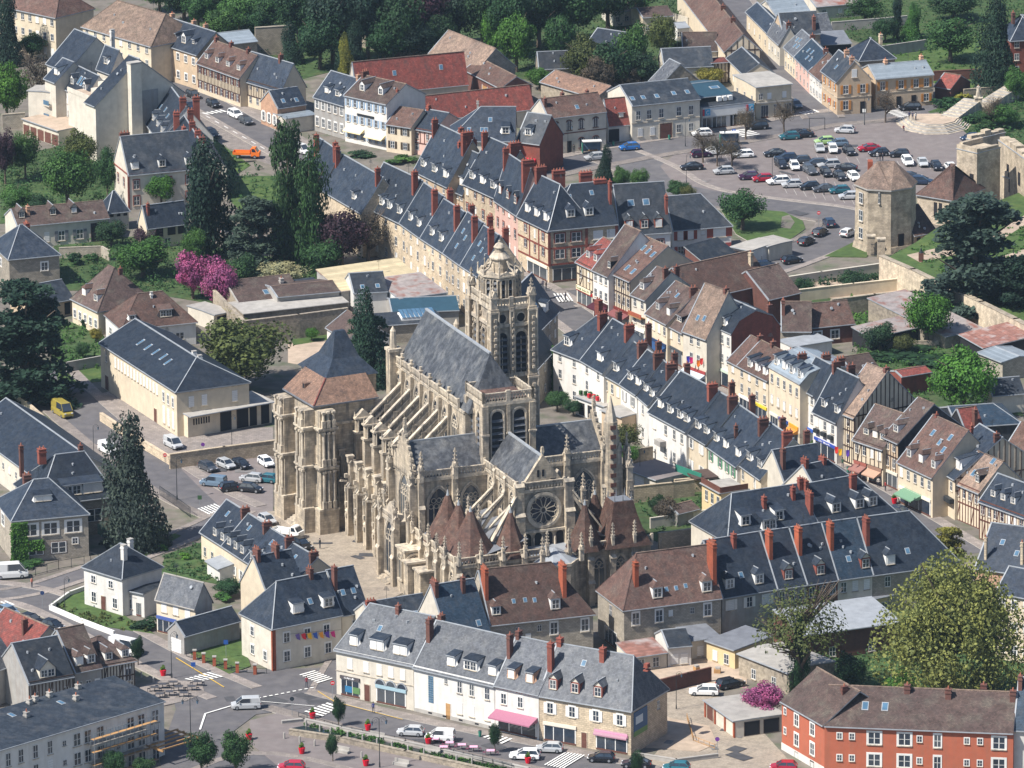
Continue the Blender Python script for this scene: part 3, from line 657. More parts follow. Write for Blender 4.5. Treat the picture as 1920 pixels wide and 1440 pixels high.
h=T('slate roofed house left of the tall brick chimneys beside the apartment block',(268,218),(300,262),6.5,R=(316,156),wall='wwall',roof='slate');h.dormer(4,ty='h',w=.9,h=1.3);h.sky([(.3,.5),(.5,.55),(.7,.5)]);h.chim([(.99,.45,2.5),(.99,.7,2.5)],'brick',d=1.8,w=.9)
h=T('slate roofed house behind the brick edged house with chimney clusters',(302,262),(336,318),6.5,R=(345,216),wall='cream2',roof='slate');h.chim([(.1,.3,2),(.1,.6,2.5),(.45,.5,2),(.7,.52,1.5),(.97,.5,2)],'brick',d=1.6,w=.9)
h=House('brick edged house with large slate roof and three dormers beside the tall dark yew',(240,325),(366,313),7.3,D=(9.5,6.2),wall='cream2',roof='slated')
h.dormer([.12,.52,.92],ty='h',w=1.1,h=1.3,up=.5);h.win('F',4,[.12,.6,.9],1.2,1.8,'c',closed=0);h.win('F',.8,[.12,.6,.9],1.2,1.8,'c');h.win('L',4,[.3,.7],.9,1.7,'c',closed=0);h.chim([(.05,.55,.7)],'brickb',w=2.5,d=.8);h.chim([(.97,.6,.6)],'brick')
for f in 'LF':h.band(6.9,'brick',.3,f)
b=MB();b.box(-.08,-.08,0,.25,.3,7.2,M['brick']);h.part('corner_quoin',b)
h=T('long house with patched brown roof at the far end of the right street',(1270,-22),(1360,95),4.8,R=(1393,64),end='B',wall='cream',roof='tileb');h.timber('R',0,4.8,gable=True,sp_=1.2);h.chim([(.4,.5),(.6,.5),(.8,.5)],'brickb');h.win('F',1,[.7,.8,.9],.8,1.2)
h=House('cream house with dark slate roof and square gable window behind the corner building',(1364,107),(1396,138),4.8,R=(1391,88),wall='cream',roof='slated');h.win('R',2.6,[.55],1.1,1.1,closed=0);h.win('F',1,4,.9,1.1)
h=House('long low slate shed with overhanging roof left of the timbered wall',(1245,125),(1337,121),4,D=(7,3),wall='cream2',roof='slated',cat='shed',name='shed');h.win('F',1.6,[.75,.92],1.6,1.3,'k')
h=House('low building with dark wavy tile roof above the long slate shed',(1280,94),(1345,93),3,D=(7,3),wall='cream2',roof='tiled',cat='shed',name='shed')
h=House('half timbered wall building with red lean-to roof between two slate roofs',(1334,118),(1366,116),4.3,D=(4,.2),prof='flat',wall='cream',roof='tiler',cat='outbuilding');h.timber('F',0,4.3,sp_=.7)
h=House('dark slate roof of a house half hidden in the trees at the top',(1098,84),(1150,92),4.5,R=(1121,52),wall='cream2',roof='slate')
h=House('low shed with red and slate roof at the edge of the trees',(1010,126),(1130,121),3.6,R=(1007,97),wall='stoneg',roof='slated',cat='shed',name='shed')
h=House('long rubble barn with orange tiled roof behind the arched window house',(1014,152),(1118,182),4.5,R=(1041,131),wall='rubble',roof='tileo',cat='barn',name='barn')
h=House('grey roofed barn with rubble gable at the edge of the trees',(1218,150),(1238,160),4.2,D=(9,4),wall='rubble',roof='slate2',cat='barn',name='barn')
h=House('house with brick arched windows and brown roof facing the bus shelter',(1028,220),(1136,207),7.7,R=(1012,185),wall='cream2',roof='tileb')
h.win('F',4.6,[.13,.36,.57,.82],1.15,1.9,'r');h.win('F',.8,[.13,.57,.82],1.15,1.9,'r');h.win('F',0,[.36],1,2.4,'k');h.sky([(.55,.35)]);h.chim([(.03,.3,.5),(.42,.6,.6),(.85,.6,.4)],'brickb',d=.8);h.band(3.9,'brickb',.2);h.band(7.2,'brickb',.2)
h=House('low white garage under a steep red tiled roof beside the arched window house',(1140,232),(1184,228),3.9,R=(1132,185),wall='wwall',roof='tiler',cat='garage',name='garage');h.win('F',.1,[.25],2.2,2.6,'k');h.dormer([.6],w=.9,h=.8,roof='tiler',body='brown')
h=House('white two storey house with slate roof and five skylights facing the square',(1185,197),(1312,184),7.6,R=(1162,159),wall='cream2',roof='slated')
h.win('F',4.4,[.09,.25,.43,.69,.87],1.0,1.9,closed=.1);h.win('F',1.0,[.12,.3,.69,.87],1.0,1.7,closed=.4);h.win('F',0,[.5],2.6,3.2,'d');h.sky([(.06,.3),(.22,.3),(.42,.3),(.68,.35),(.88,.35)],.9,1.3);h.band(3.7,'stonel',.15);h.band(7.1,'stonel',.3);h.win('L',4,[.5],0.8,1)
h=House('building with blue metal roof and rooftop air conditioners',(1312,182),(1372,175),6,D=(13,1.2),prof='gable',wall='dark',roof='bluer',cat='shop',name='shop')
for k in range(3):h.part('air_conditioner',unit_cube(M['white']),None,TRS(h.L*(.55+.17*k),-.8,5.4,0,.9,.7,.9))
h.sky([(.7,.55)],2.0,1.3)
h=House('low white bank branch with blue and red square signs facing the square',(1315,201),(1414,190),4.7,D=(9,.15),prof='flat',wall='wwall',roof='slated',cat='bank',name='bank')
b=MB();b.box(.2,-.35,2.6,h.L-.2,-.01,4.5,M['white']);h.part('fascia',b)
h.win('F',.1,[.15,.34],3.2,2.3,'s');h.win('F',.1,[.8],4.8,2.3,'s');h.win('F',0,[.6],1.2,2.4,'k')
for t in(.1,.93):
 o=h.part('sign',unit_cube(M['obj']),None,TRS(h.L*t,-.42,3.6,0,1.2,.1,1.3));o.color=C_(70,160,200)
 o=h.part('sign',unit_cube(M['obj']),None,TRS(h.L*t-.85,-.42,3.6,0,.4,.1,1.3));o.color=C_(190,50,70);h.text('C',h.L*t,3.2,.95,y=-.49)
h=House('cream flat roofed corner building with rounded cornice at the street mouth',(1417,163),(1484,156),6.8,D=(11,.2),prof='flat',wall='cream',roof='conc',cat='corner building',ov=.5)
h.win('F',4,[.14,.38,.8],.9,1.3);h.win('F',.2,[.25,.6,.9],1.6,2.6,'s');h.band(3.2,'conc',.3,'FRL',.35);h.win('L',3.6,3,.8,1)
for i,(A,B,hh,R,rf,wl,lb)in enumerate([((1400,20),(1440,60),5,(1420,4),'slate','cream','far slate roofed house on the right side of the narrow street'),((1440,60),(1462,80),5,(1452,30),'slate2','cream2','grey slate house before the tall dark roof on the narrow street'),((1471,86),(1491,104),5,(1504,55),'slate2','cream','cream house with pale grey slate roof on the narrow street'),((1491,104),(1518,131),5,(1522,72),'slateb','pink','pinkish house with bright blue slate roof and skylights on the narrow street'),((1518,131),(1541,150),5,(1552,100),'tileb','wwall','white house with small brown roof next to the tan corner house')]):
 h=T(lb,A,B,hh,R=R,wall=wl,roof=rf);h.floors(2 if i>1 else 1,4,w=.8,h=1.2,shut=WHITE_ if i==4 else None)
 if i in(2,3):h.sky([(.3,.55),(.5,.6),(.5,.3),(.7,.35)])
 h.chim([(.96,.5)],'brickb')
h=House('house with wide dark slate roof rising above the narrow street',(1468,64),(1538,60),6.2,D=(8,3.6),wall='tan',roof='slated');h.chim([(.85,.1,-.5)],'brickb')
h=House('small shed with blue grey roof beside the wide dark slate roof',(1540,83),(1596,80),3,D=(7,1),prof='shed',wall='dark',roof='zincd',cat='shed',name='shed')
h=House('grey barn with timbered gable behind the blue grey shed',(1538,60),(1562,58),3.5,D=(8,3),wall='cream',roof='slate2',cat='barn',name='barn');h.timber('R',0,3.5,gable=True)
h=T('tan corner house with its gable and orange shutters facing the square',(1541,130),(1570,151),7.2,R=(1602,114),end='B',wall='tan',roof='slated')
h.win('R',4.3,[.25,.75],1.1,1.8,shut=ORG,closed=0);h.win('R',1,[.25],1.1,1.9,shut=ORG,closed=0);h.win('R',0,[.75],1.1,2.5,'k');h.win('R',7.6,[.5],1.1,1.7,'b');h.floors(2,3,shut=ORG);h.chim([(.95,.45),(.5,.5,1.6)],'brickl');h.sky([(.5,.4)]);h.band(3.5,'stonel',.15,'RF')
h=T('tan house with zinc roof and orange shutters facing the square',(1642,147),(1750,138),6.5,D=(9,1.8),wall='tan',roof='zinc')
h.win('F',3.9,[.12,.44,.7,.88],1.1,1.8,shut=ORG,closed=0);h.win('F',.9,[.12,.88],1.1,1.6,shut=ORG,closed=0);h.win('F',0,[.4,.66],1,2.4,'k');h.chim([(.3,.5),(.95,.6)],'brickl');h.band(3.3,'stonel',.12)
h=House('grey hipped slate house behind the zinc roofed house',(1612,112),(1678,107),4.6,D=(9,3.4),hip=(4,4),wall='stoneg',roof='slate');h.chim([(.75,.4)],'stone')
h=House('brick house with slate roof at the far right edge',(1896,74),(1960,70),8,D=(9,4),hip=(4,4),wall='brick',roof='slate');h.floors(3,3);h.chim([(.2,.4)],'brickb')
h=House('low brick shed with orange roof beside the zinc roofed house',(1753,160),(1783,165),2.8,D=(7,2),wall='brickb',roof='tiler',cat='shed',name='shed')
for i,(A,B,hh,D,rf,wl,lb)in enumerate([((1205,32),(1262,28),4,(9,1),'tiled','cream','cream house with flat dark roof at the far top'),((1270,52),(1292,50),3,(5,.5),'zincl','wwall','small white conservatory at the far top'),((1150,20),(1200,16),3.5,(8,2.5),'tilet','cream2','low cream outbuilding at the far top edge'),((1455,30),(1520,22),4,(9,2.5),'zinc','cream2','long grey metal roofed workshop beyond the narrow street'),((1530,12),(1620,4),3,(8,1),'rust','cream2','garden sheds with pale roofs at the far top right')]):
 h=House(lb,A,B,hh,D=D,wall=wl,roof=rf,cat='outbuilding');h.win('F',1,3,.9,1.1)
h=House('long low house with mossy brown tile roof, dormers and grey shutters',(32,423),(204,407),4.6,R=(20,391),wall='cream2',roof='tiled')
h.win('F',.9,[.48,.68],1.3,1.9,shut=C_(120,120,125),closed=0);h.win('F',.9,[.32],1,1.9,'b');h.win('F',.1,[.9],3.6,3.6,'k');h.dormer([.08,.42,.65],ty='g',w=1,h=1,body='tiled',roof='tiled');h.chim([(.16,.3,.9)],'brickl')
h=House('small square pavilion with pointed slate roof beside the long low house',(203,396),(241,392),4,D=(5,3.2),hip=(1.8,1.8),wall='cream2',roof='slate',cat='pavilion',name='pavilion');h.win('F',2.8,3,.7,.7,'k')
h=House('square stone house with steep hipped slate roof at the left edge',(17,484),(111,475),6.2,R=(37,421),hip=(3.8,5.2),end='A',wall='stoneg',roof='slate');h.win('F',3.2,[.7],1.3,1.6,'w',closed=0);h.win('L',3.2,[.5],1.2,1.5,'w');h.chim([(.6,.7,-.5)],'brick',d=2.2,w=1)
h=House('low long slate roof behind the big cedar',(62,572),(137,558),3.2,D=(8,2.6),wall='tan',roof='slated',cat='house');h.win('F',.3,[.85],1.2,2.2,'k')
h=House('cream house with hipped roof and two dormers beside the cedar',(135,557),(184,581),4.8,D=(11.5,6),hip=(3.5,4.5),wall='cream',roof='tiled');h.dormer([.3,.75],ty='h',w=1.0,h=1.2,roof='tileb');h.win('F',1.2,5,1,1.5,'w');h.chim([(.8,.5,.6)],'brickb',w=.6,d=.8)
h=House('white house with broad brown hipped roof behind the sports hall',(229,615),(367,601),4.4,R=(255,550),hip=(4.6,4.6),D=(10.5,0),wall='wwall',roof='tileb');h.win('F',1.2,[.3,.78],1.6,1.3,closed=0);h.win('F',.1,[.53],2.4,2.3,'s');h.win('L',1.3,[.3,.75],1.6,1.3,'w');h.dormer([.62],w=2.0,h=1.2,body='dark',roof='tileb');h.dormer([.16],w=.9,h=.8,roof='tileb');h.chim([(.5,.42,.3)],'wwall',w=.5,d=.5,pots=0)
h=House('small flat roofed garage with dark opening beside the ivy wall',(401,590),(434,583),3,D=(8,.15),prof='flat',wall='cream2',roof='conc',cat='garage',name='garage');h.win('F',.1,[.5],2.5,2.4,'k')
h=House('low cream house with slate roof between the brick edged house and the Judas trees',(275,424),(352,414),4.6,R=(267,386),wall='cream',roof='slate');h.win('F',2.3,[.3,.6,.85],1.6,1.5,'k');h.win('F',.3,[.5],1.2,1.5,'a');h.chim([(.1,.3,.6)],'brick',d=.6,w=.6)
h=House('long cream sports hall with hipped slate roof and a row of high windows',(188,641),(331,733),8.2,D=(13.5,3.4),hip=(0,7),wall='cream',roof='slate',cat='sports hall',name='sports_hall')
h.win('F',5.3,[.2+.042*i for i in range(14)],.75,1.8,'b');h.win('F',5.2,[.08],.8,2.4,'a');h.win('F',.1,[.08],1.5,2.6,'d');h.win('F',4.8,[.83,.89,.95],.8,1.7,'w');h.win('F',1,[.83,.89,.95],.9,3,'b');h.win('R',5,[.2,.38,.8],1.0,1.9,'b');h.sky([(.28,.55),(.38,.55),(.48,.55),(.58,.55),(.66,.5)],.7,1.8);h.band(7.7,'stonel',.3,'FR',.2);h.win('F',.1,[.72],1.2,2.4,'d')
h.chim([(.72,.55,.4),(.79,.55,.2)],'white',w=.8,d=.8,pots=0)
h=House('flat roofed entrance wing of the sports hall with columns',(352,779),(509,751),4.0,D=(6,.15),prof='flat',wall='cream',roof='conc',cat='entrance wing',ov=1.1);h.win('F',2.1,[.07+.03*i for i in range(7)],.22,1.1,'k');h.win('F',.1,[.45],2.2,3.4,'k');h.win('F',.1,[.7],4,3.4,'k');h.win('F',.1,[.92],1.6,3.4,'k')
h=House('low flat topped workshop right behind the creeper covered wall',(456,588),(652,566),3.6,D=(8,.3),prof='flat',wall='rubble',roof='conc',cat='workshop',name='workshop',trim='conc')
h=House('grey brown gabled workshop roof behind the creeper covered wall',(446,566),(566,553),3.8,D=(14,2.2),wall='rubble',roof='tiled',cat='workshop',name='workshop',trim='conc');h.sky([(.5,.3)],1,1.6);h.chim([(.8,.3,.1)],'conc')
h=House('darker low workshop roof beside the gabled workshop',(566,560),(625,553),3.7,D=(10,.8),prof='shed',wall='conc',roof='slated',cat='workshop',name='workshop',trim='conc')
h=House('long shed with pale yellow corrugated roof',(640,545),(792,523),4.8,D=(10,1.6),prof='shed',wall='conc',roof='ytin',cat='shed',name='shed',trim='rust')
h=House('white gabled workshop with dark grey roof in front of the yellow roofed shed',(663,548),(726,544),5.2,D=(9,2.4),wall='wwall',roof='slated',cat='workshop',name='workshop');h.sky([(.3,.25),(.75,.25)])
h=House('shed with pale metal roof stained by rust behind the church',(748,559),(837,547),4.6,D=(11,1.0),prof='shed',wall='wwall',roof='rust',cat='shed',name='shed')
h=House('low teal roofed store behind the church nave',(735,585),(860,580),3.4,D=(10,1.2),wall='conc',roof='bluer',cat='store',name='store')
h=House('flat roofed store with glass roof light behind the church nave',(690,612),(830,602),3.4,D=(8,.6),prof='flat',wall='stoneg',roof='slated',cat='store',name='store')
b=MB();b.box(6.5,1.2,3.4,13,5,4.2,M['white'])
for i in range(8):b.add([(6.6+.8*i,1.1,4.22),(7.3+.8*i,1.1,4.22),(7.3+.8*i,5.1,4.7),(6.6+.8*i,5.1,4.7)],[(0,1,2,3)],M['glassb'])
h.part('roof_light',b)
h=House('little brown roofed cottage behind the dark conifer',(613,612),(652,636),3,D=(8,2.6),wall='wwall',roof='tiled',cat='cottage');h.win('F',.6,[.6],1,1.3)
h=House('low building with pale zinc roof behind the stone town house',(410,84),(482,76),5,D=(9,1.4),wall='stoneg',roof='zinc',cat='outbuilding')
h=House('second low workshop roof with rough boards left of the yellow roofed shed',(520,556),(636,545),4.9,D=(9,.8),wall='conc',roof='tiled',cat='workshop',name='workshop')
h=T('slate roofed end house of the long row, half hidden by the poplars',(560,322),(604,352),9,R=(594,255),wall='stone',roof='slate');h.chim([(.3,.3,2.0),(.95,.4,2.6)],'brick')
h=T('slate roofed house right of the poplars with a tall thin chimney',(604,352),(679,396),9,R=(643,289),wall='stone',roof='slate');h.chim([(.02,.35,2.6),(.97,.4,2.6)],'brick');h.dormer([.7],w=.9)
rowE=[((679,379),(751,414),(720,304),4,3.4,'four white dormers and an outside stair'),((751,414),(790,442),(795,342),2,0,'two white dormers close together'),((790,442),(833,470),(832,372),2,0,'two dormers and a small roof light'),((833,470),(865,493),(877,397),0,0,'a bare slate roof with chimney stacks'),((865,493),(897,514),(907,422),0,0,'skylights, nearest the bell tower')]
for i,(A,B,R,nd,_,lb)in enumerate(rowE):
 h=T('cream stone house behind the church, '+lb,A,B,9.2,R=R,wall='stone' if i!=0 else 'stone',roof='slate')
 h.floors(3,[.12,.38,.62,.88]if i==0 else[.15,.5,.82],'a',w=.95,h=1.8,closed=.35)
 if nd:h.dormer([.1,.42,.62,.88]if nd==4 else[.3,.7],w=.85,h=1.5)
 else:h.sky([(.3,.6),(.55,.5),(.4,.25)])
 h.chim([(.97,.3,2.2),(.97,.62,1.8)]if i else[(.96,.36,2.6)],'brick',w=.9,d=1.5);h.win('F',4,[.3],.5,1)
rowF=[((777,316),(840,347),(822,232),'tan',3,9,'three white dormers and a very broad slate roof'),((840,347),(869,360),(868,275),'tan',2,8,'two wide dormers, lower than its neighbours'),((869,340),(928,367),(916,256),'stone',3,10,'three white dormers in the tall brick chimney row'),((928,367),(971,396),(952,287),'pink',3,10,'three brick gabled dormers beside the big corner building')]
for i,(A,B,R,wl,nd,hh,lb)in enumerate(rowF):
 h=T('post-war terraced house with '+lb,A,B,hh,R=R,wall=wl,roof='slate')
 h.floors(3,4,'c' if i>1 else 'a',w=.95,h=1.7);h.dormer(nd,w=1.1,h=1.4,ty='g' if i==3 else 's',body='white' if i<3 else 'brick')
 h.chim([(.98,.42,2.3)]if i!=1 else[(.5,.5,3)],'brick',d=3.2,w=1.2);h.chim([(.04,.4,1.6)],'brick',d=1.6)
 if i==0:h.chim([(.6,.55,1.5)],'brick',d=1)
h=House('left wing of the big brick banded corner building',(971,401),(1029,429),10.4,R=(1011,327),hip=(0,4),wall='stone',roof='slate',cat='corner building')
h.floors(3,0);h.win('F',7.6,[.25,.82],1.1,1.6,'c',closed=0);h.win('F',4.8,[.25,.82],1.1,1.6,'c',closed=0);h.win('F',7.4,[.55],.7,1.6,'c');h.win('F',4.6,[.55],.7,1.6,'c');h.dormer([.2,.5,.8],w=1.0,h=1.5);h.shop(.3,.95,C_(225,220,205),2.5)
for z in(3.2,6.3,9.9):h.band(z,'brick',.35,'F',.05)
for t in(.38,.68):h.part('brick_pier',unit_cube(M['brick']),None,TRS(h.L*t,-.03,6.7,0,.4,.12,7))
h.chim([(.02,.5,2.4)],'brick',d=3,w=1.2)
h=House('big corner building with brick banded stone front and hipped slate roof',(1029,429),(1157,417),10.4,R=(1135,339),end='B',D=(12.5,0),hip=(6.5,0),wall='stone',roof='slate',cat='corner building',name='corner_building')
h.win('F',7.5,[.16,.4],1.9,1.8,'c',closed=0);h.win('F',4.5,[.16,.4,.85],1.9,1.8,'c',closed=0);h.win('F',7.5,[.72,.92],1.9,1.7,'b');h.dormer([.36,.63],w=1.3,h=1.4,up=1.4,ty='h');h.sky([(.42,.7),(.75,.75)]);h.shop(.05,.5,C_(60,65,70),2.7);h.shop(.55,.95,C_(205,200,190),2.7,sign='XXXXXX',scol=(.1,.2,.5,1))
for z in(3.3,6.4,9.9):h.band(z,'brick',.35,'F',.05)
for t in(.005,.55,.99):h.part('brick_pier',unit_cube(M['brick']),None,TRS(h.L*t,-.03,6.7,0,.5,.14,7))
h.chim([(.45,.95,2),(.8,.8,1.5),(.97,.5,.5)],'brick',d=1,w=3);h.chim([(.99,.25,1)],'brick',w=.6)
h=T('dark slate roofed house with three brick gabled dormers',(1162,437),(1257,431),8,R=(1232,340),end='B',D=(11,0),wall='white',roof='slated');h.dormer([.2,.5,.78],ty='g',w=1.2,h=1.5,body='brick',up=.5,roof='slated');h.win('F',4.6,[.5,.8],1.3,1.7,'c',closed=0);h.sky([(.3,.6),(.6,.6)],1.3,1.3);h.chim([(.99,.2,-2)],'brick',w=.6)
h=House('white two storey house with hipped slate roof and red shutters',(1261,429),(1371,420),6.2,R=(1247,368),hip=(0,4.5),wall='wwall',roof='slated')
h.win('F',3.9,[.14,.3],1.3,1.7,'b',shut=C_(140,70,60));h.win('F',3.9,[.8],2.4,1.7,'b',shut=C_(140,70,60));h.win('F',4.6,[.52],.6,.7,'b');h.win('F',1.2,[.14,.3,.5],1.2,1.5,'a',shut=C_(160,80,75),closed=0);h.win('F',1.2,[.8],2.2,1.5,'a',shut=C_(160,80,75),closed=0)
h=House('white flat roofed double garage beside the white hipped house',(1371,462),(1408,470),3,D=(8,.15),prof='flat',wall='wwall',roof='conc',cat='garage',name='garage');h.win('F',.1,[.5],3.4,2.3,'k')
h=House('second flat roofed garage with grey concrete roof by the roundabout lawn',(1405,452),(1442,462),3,D=(6,.15),prof='flat',wall='cream2',roof='conc',cat='garage',name='garage');h.win('F',.1,[.5],2.8,2.3,'k')
h=House('brick outbuilding with single pitch slate roof',(1336,505),(1398,488),2.8,D=(7,3),prof='shed',wall='brickb',roof='slated',cat='outbuilding')
def MK(lb,A,B,hh,R,wl,rf,nf=3,nw=3,st='a',**k):
 h=T(lb,A,B,hh,R=R,wall=wl,roof=rf,**k)
 fh=hh/nf
 for i in range(1,nf):h.win('F',fh*i+fh*.3,nw,.9,min(1.6,fh*.6),st,closed=.15)
 return h
h=MK('corner shop with red tiled roof, red fascia and two red dormers',(1081,489),(1112,504),8,(1131,444),'cream','tiler',2,[.25,.75]);h.timber('F',3.6,sp_=1.2);h.dormer([.3,.75],w=.9,ty='h',roof='tiler');h.shop(.05,.95,C_(200,40,45),2.6,sign=None)
o=h.part('fascia',unit_cube(M['obj']),None,TRS(h.L*.5,-.3,3.3,0,h.L*.86,.2,.75));o.color=C_(235,225,190);h.text('Xxxxx Xxxxxxx',h.L*.5,3.1,.55,col=C_(60,90,60),y=-.42)
h=MK('tall house with mossy brown roof and open dark shopfront',(1112,503),(1141,516),9,(1172,420),'wwall','tiled',3,3);h.shop(.05,.95,C_(60,30,35),2.8,awn=C_(70,30,40));h.dormer([.8],w=.9,ty='h',body='dark',roof='tiled')
h=MK('large half timbered market house with white curved gable wall',(1140,507),(1182,526),9.2,(1210,442),'cream','tileb',3,5,'n');h.timber('F',3.0,sp_=.8);h.sky([(.2,.25),(.5,.22),(.8,.2),(.35,.75),(.6,.72),(.85,.7)],.9,1.4);h.shop(.05,.95,C_(110,50,45),2.6,awn=C_(120,75,75))
h=MK('narrow house with brown tiles, one dormer and flowered balcony',(1184,550),(1211,561),9,(1232,499),'cream2','tiled',3,2);h.dormer([.35],w=1.0,ty='h',roof='tiled');h.chim([(.97,.4),(.97,.62)],'brickb');h.shop(.1,.9,C_(230,225,215),2.5)
b=MB();b.box(.2,-.9,5.2,h.L-.2,-.02,5.4,M['wood']);b.box(.2,-.95,5.4,h.L-.2,-.85,6.1,M['bricko']);h.part('balcony',b)
h=MK('cream house with two dormers and blue shopfront',(1211,585),(1251,606),7.2,(1267,526),'cream','tiled',2,4);h.dormer([.3,.8],w=.9,ty='h',roof='tiled');h.shop(.05,.95,C_(40,60,95),2.6,awn=C_(40,70,110));h.sky([(.5,.7)]);h.chim([(.96,.45)],'brickb',d=2)
h=MK('low cream house with mossy roof left of the big tan roof',(1251,606),(1281,622),6.8,(1304,540),'cream','tiled',2,2);h.dormer([.5],w=1.6,h=.9,roof='tiled',body='dark');h.shop(.05,.95,C_(70,75,80),2.5)
h=MK('white walled house with very steep tan tiled roof and jettied floor',(1281,616),(1325,632),9.5,(1322,530),'cream2','tilet',3,[.35,.65]);h.sky([(.35,.3),(.6,.33)]);h.chim([(.9,.5,.5)],'brickb');h.shop(.05,.95,C_(150,60,60),2.5,awn=C_(180,190,200))
h=MK('tall white house with slate mansard and red brick gable',(1326,606),(1371,626),10.4,(1372,560),'wwall','slate',3,4,prof='mansard',ov=.2);h.dormer([.35,.6],w=.8,h=1.3,up=.3);h.shop(.05,.95,C_(190,205,190),2.8)
b=MB();b.add([(h.L+.03,0,0),(h.L+.03,h.d,0),(h.L+.03,h.d,h.h),(h.L+.03,h.d*.84,h.h+h.r*.55),(h.L+.03,h.d*.5,h.h+h.r*.92),(h.L+.03,h.d*.16,h.h+h.r*.55),(h.L+.03,0,h.h)],[tuple(range(7))],M['brick']);h.part('brick_gable',b);h.chim([(.97,.8,.4)],'brickb')
h=MK('small cream house with brown roof right of the red brick gable',(1365,673),(1384,683),8.3,(1408,628),'cream','tileb',3,[.5]);h.chim([(.9,.5,1)],'brickb')
h=MK('cream house',(1384,683),(1441,712),8.3,(1425,638),'cream','tileb',3,4,shut_=None)if False else MK('cream house with three slim dormers under a red brown roof',(1384,683),(1441,712),8.3,(1427,637),'cream','tileb',3,4);h.dormer([.3,.55,.8],w=.7,h=1.4,up=.3);h.chim([(.97,.5),(.4,.5)],'brickb');h.shop(.05,.45,C_(225,220,215),2.6);h.shop(.55,.95,C_(215,190,60),2.6)
h=MK('tall cream house with blue grey zinc mansard roof and grey shutters',(1442,687),(1500,720),11,(1497,650),'cream','zinc',3,5,prof='mansard',ov=.2);h.dormer([.12,.38,.62,.88],w=.8,h=1.4,up=.3);h.chim([(.5,.3,.7),(.7,.6,.9),(.97,.7,1)],'brickb',d=2.2);h.win('F',4.6,5,.8,1.6,'b');h.shop(.05,.3,C_(215,210,200),2.6);h.shop(.35,.62,C_(50,80,160),2.6);h.shop(.68,.95,C_(220,150,50),2.6,awn=C_(190,130,60))
h=MK('white three storey house with slate roof and small blue fascia',(1500,722),(1527,737),9.8,(1530,668),'wwall','slate',3,3);h.shop(.25,.95,C_(50,90,170),2.6,sign='Xxxxxxxx')
h=MK('white house with balconies, wide blue fascia and two dormers',(1525,767),(1569,788),7.8,(1566,688),'wwall','slate',2,3);h.dormer([.3,.85],w=.8,h=1.3);h.shop(.08,.95,C_(50,75,160),2.6,sign='XXXXXX XXXXXXXXX')
for t in(.2,.5,.8):h.part('balcony',unit_cube(M['iron']),None,TRS(h.L*t,-.35,4.4,0,1.3,.5,.7))
h.chim([(.02,.5,1.5),(.3,.7,1)],'brickb',d=2)
h=MK('half timbered house with tall tan roof and great timbered gable',(1564,766),(1602,781),9,(1626,680),'cream','tilet',3,[.3,.7],'a');h.timber('F',0.5,sp_=.6);h.timber('R',3.2,gable=True,sp_=.9);h.sky([(.4,.3)]);h.chim([(.95,.5,.6)],'brickb')
h=MK('half timbered house with three dormers and brown awnings',(1600,821),(1656,840),6.8,(1641,757),'cream','tiled',2,4);h.dormer([.3,.6,.85],w=1.0,h=1.1,ty='h',roof='tiled',body='cream2');h.timber('F',3,sp_=1.1);h.shop(.05,.45,C_(150,90,80),2.5,awn=C_(140,100,92));h.shop(.52,.95,C_(140,110,95),2.5,awn=C_(175,140,120))
h=MK('tall narrow timber framed house with steep tan roof and dark side wall',(1656,816),(1685,829),8.6,(1722,744),'tan','tiled',3,[.3,.7]);h.timber('F',2.6,sp_=.7,m='timber');h.dormer([.45],w=1.0,ty='h',roof='tiled');h.shop(.05,.95,C_(210,205,190),2.5)
b=MB();b.add([(h.L+.02,0,0),(h.L+.02,h.d,0),(h.L+.02,h.d,h.h),(h.L+.02,h.d/2,h.h+h.r-.1),(h.L+.02,0,h.h)],[(0,1,2,3,4)],M['slated']);h.part('slate_cladding',b)
h=MK('cream house with broad red brown roof, three dormers and green awning',(1684,863),(1749,893),7.3,(1750,777),'cream','tileb',2,5);h.dormer([.18,.52,.88],w=.9,h=1.3,ty='h',roof='tileb');h.sky([(.3,.7),(.6,.6),(.75,.75),(.8,.5)],.9,1.3);h.shop(.05,.95,C_(225,220,205),2.6);h.awning(h.L*.45,3.2,h.L*.5,C_(105,140,115),out=2.2);h.chim([(.1,.5,.4),(.9,.6,.4)],'brick',d=.5,w=.5)
h=MK('cream house with two wide slate dormers and iron balcony',(1749,871),(1791,897),7.2,(1837,794),'cream','slate',2,3);h.dormer([.25,.8],w=1.0,h=1.6);h.part('balcony',unit_cube(M['iron']),None,TRS(h.L*.5,-.5,3.2,0,h.L*.95,.8,.8));h.chim([(.95,.45,.8)],'brickb');h.timber('R',5,gable=True,sp_=1.0)
h=MK('half timbered house with tan tiled roof and one gabled dormer',(1790,902),(1837,922),6.4,(1834,845),'cream','tilet',2,4);h.timber('F',0,sp_=.8,m='brown');h.dormer([.72],w=1.0,ty='g',roof='tiled',body='dark');h.sky([(.4,.4),(.7,.9)],1,1.3)
h=MK('half timbered house with slate roof and three slate dormers at the right edge',(1837,937),(1922,968),6.6,(1871,887),'cream','slate',2,7);h.timber('F',0,sp_=.7,m='brown');h.dormer([.2,.42,.64],w=.8,h=1.1,ty='h')
h=House('large dark slate building behind the market street roofs on the right',(1795,800),(1912,792),7,R=(1812,762),D=(12,0),wall='slated',roof='slateb',hip=(0,3))
h=House('red tiled gabled house behind the market street roofs',(1815,820),(1850,815),7.5,D=(8,4),wall='dark',roof='tiler');h.chim([(.6,.2,.2)],'brickb')
h=House('brown tiled house roof at the right edge beside the red tiled one',(1885,838),(1940,850),6,D=(9,3.5),wall='cream2',roof='tileb')
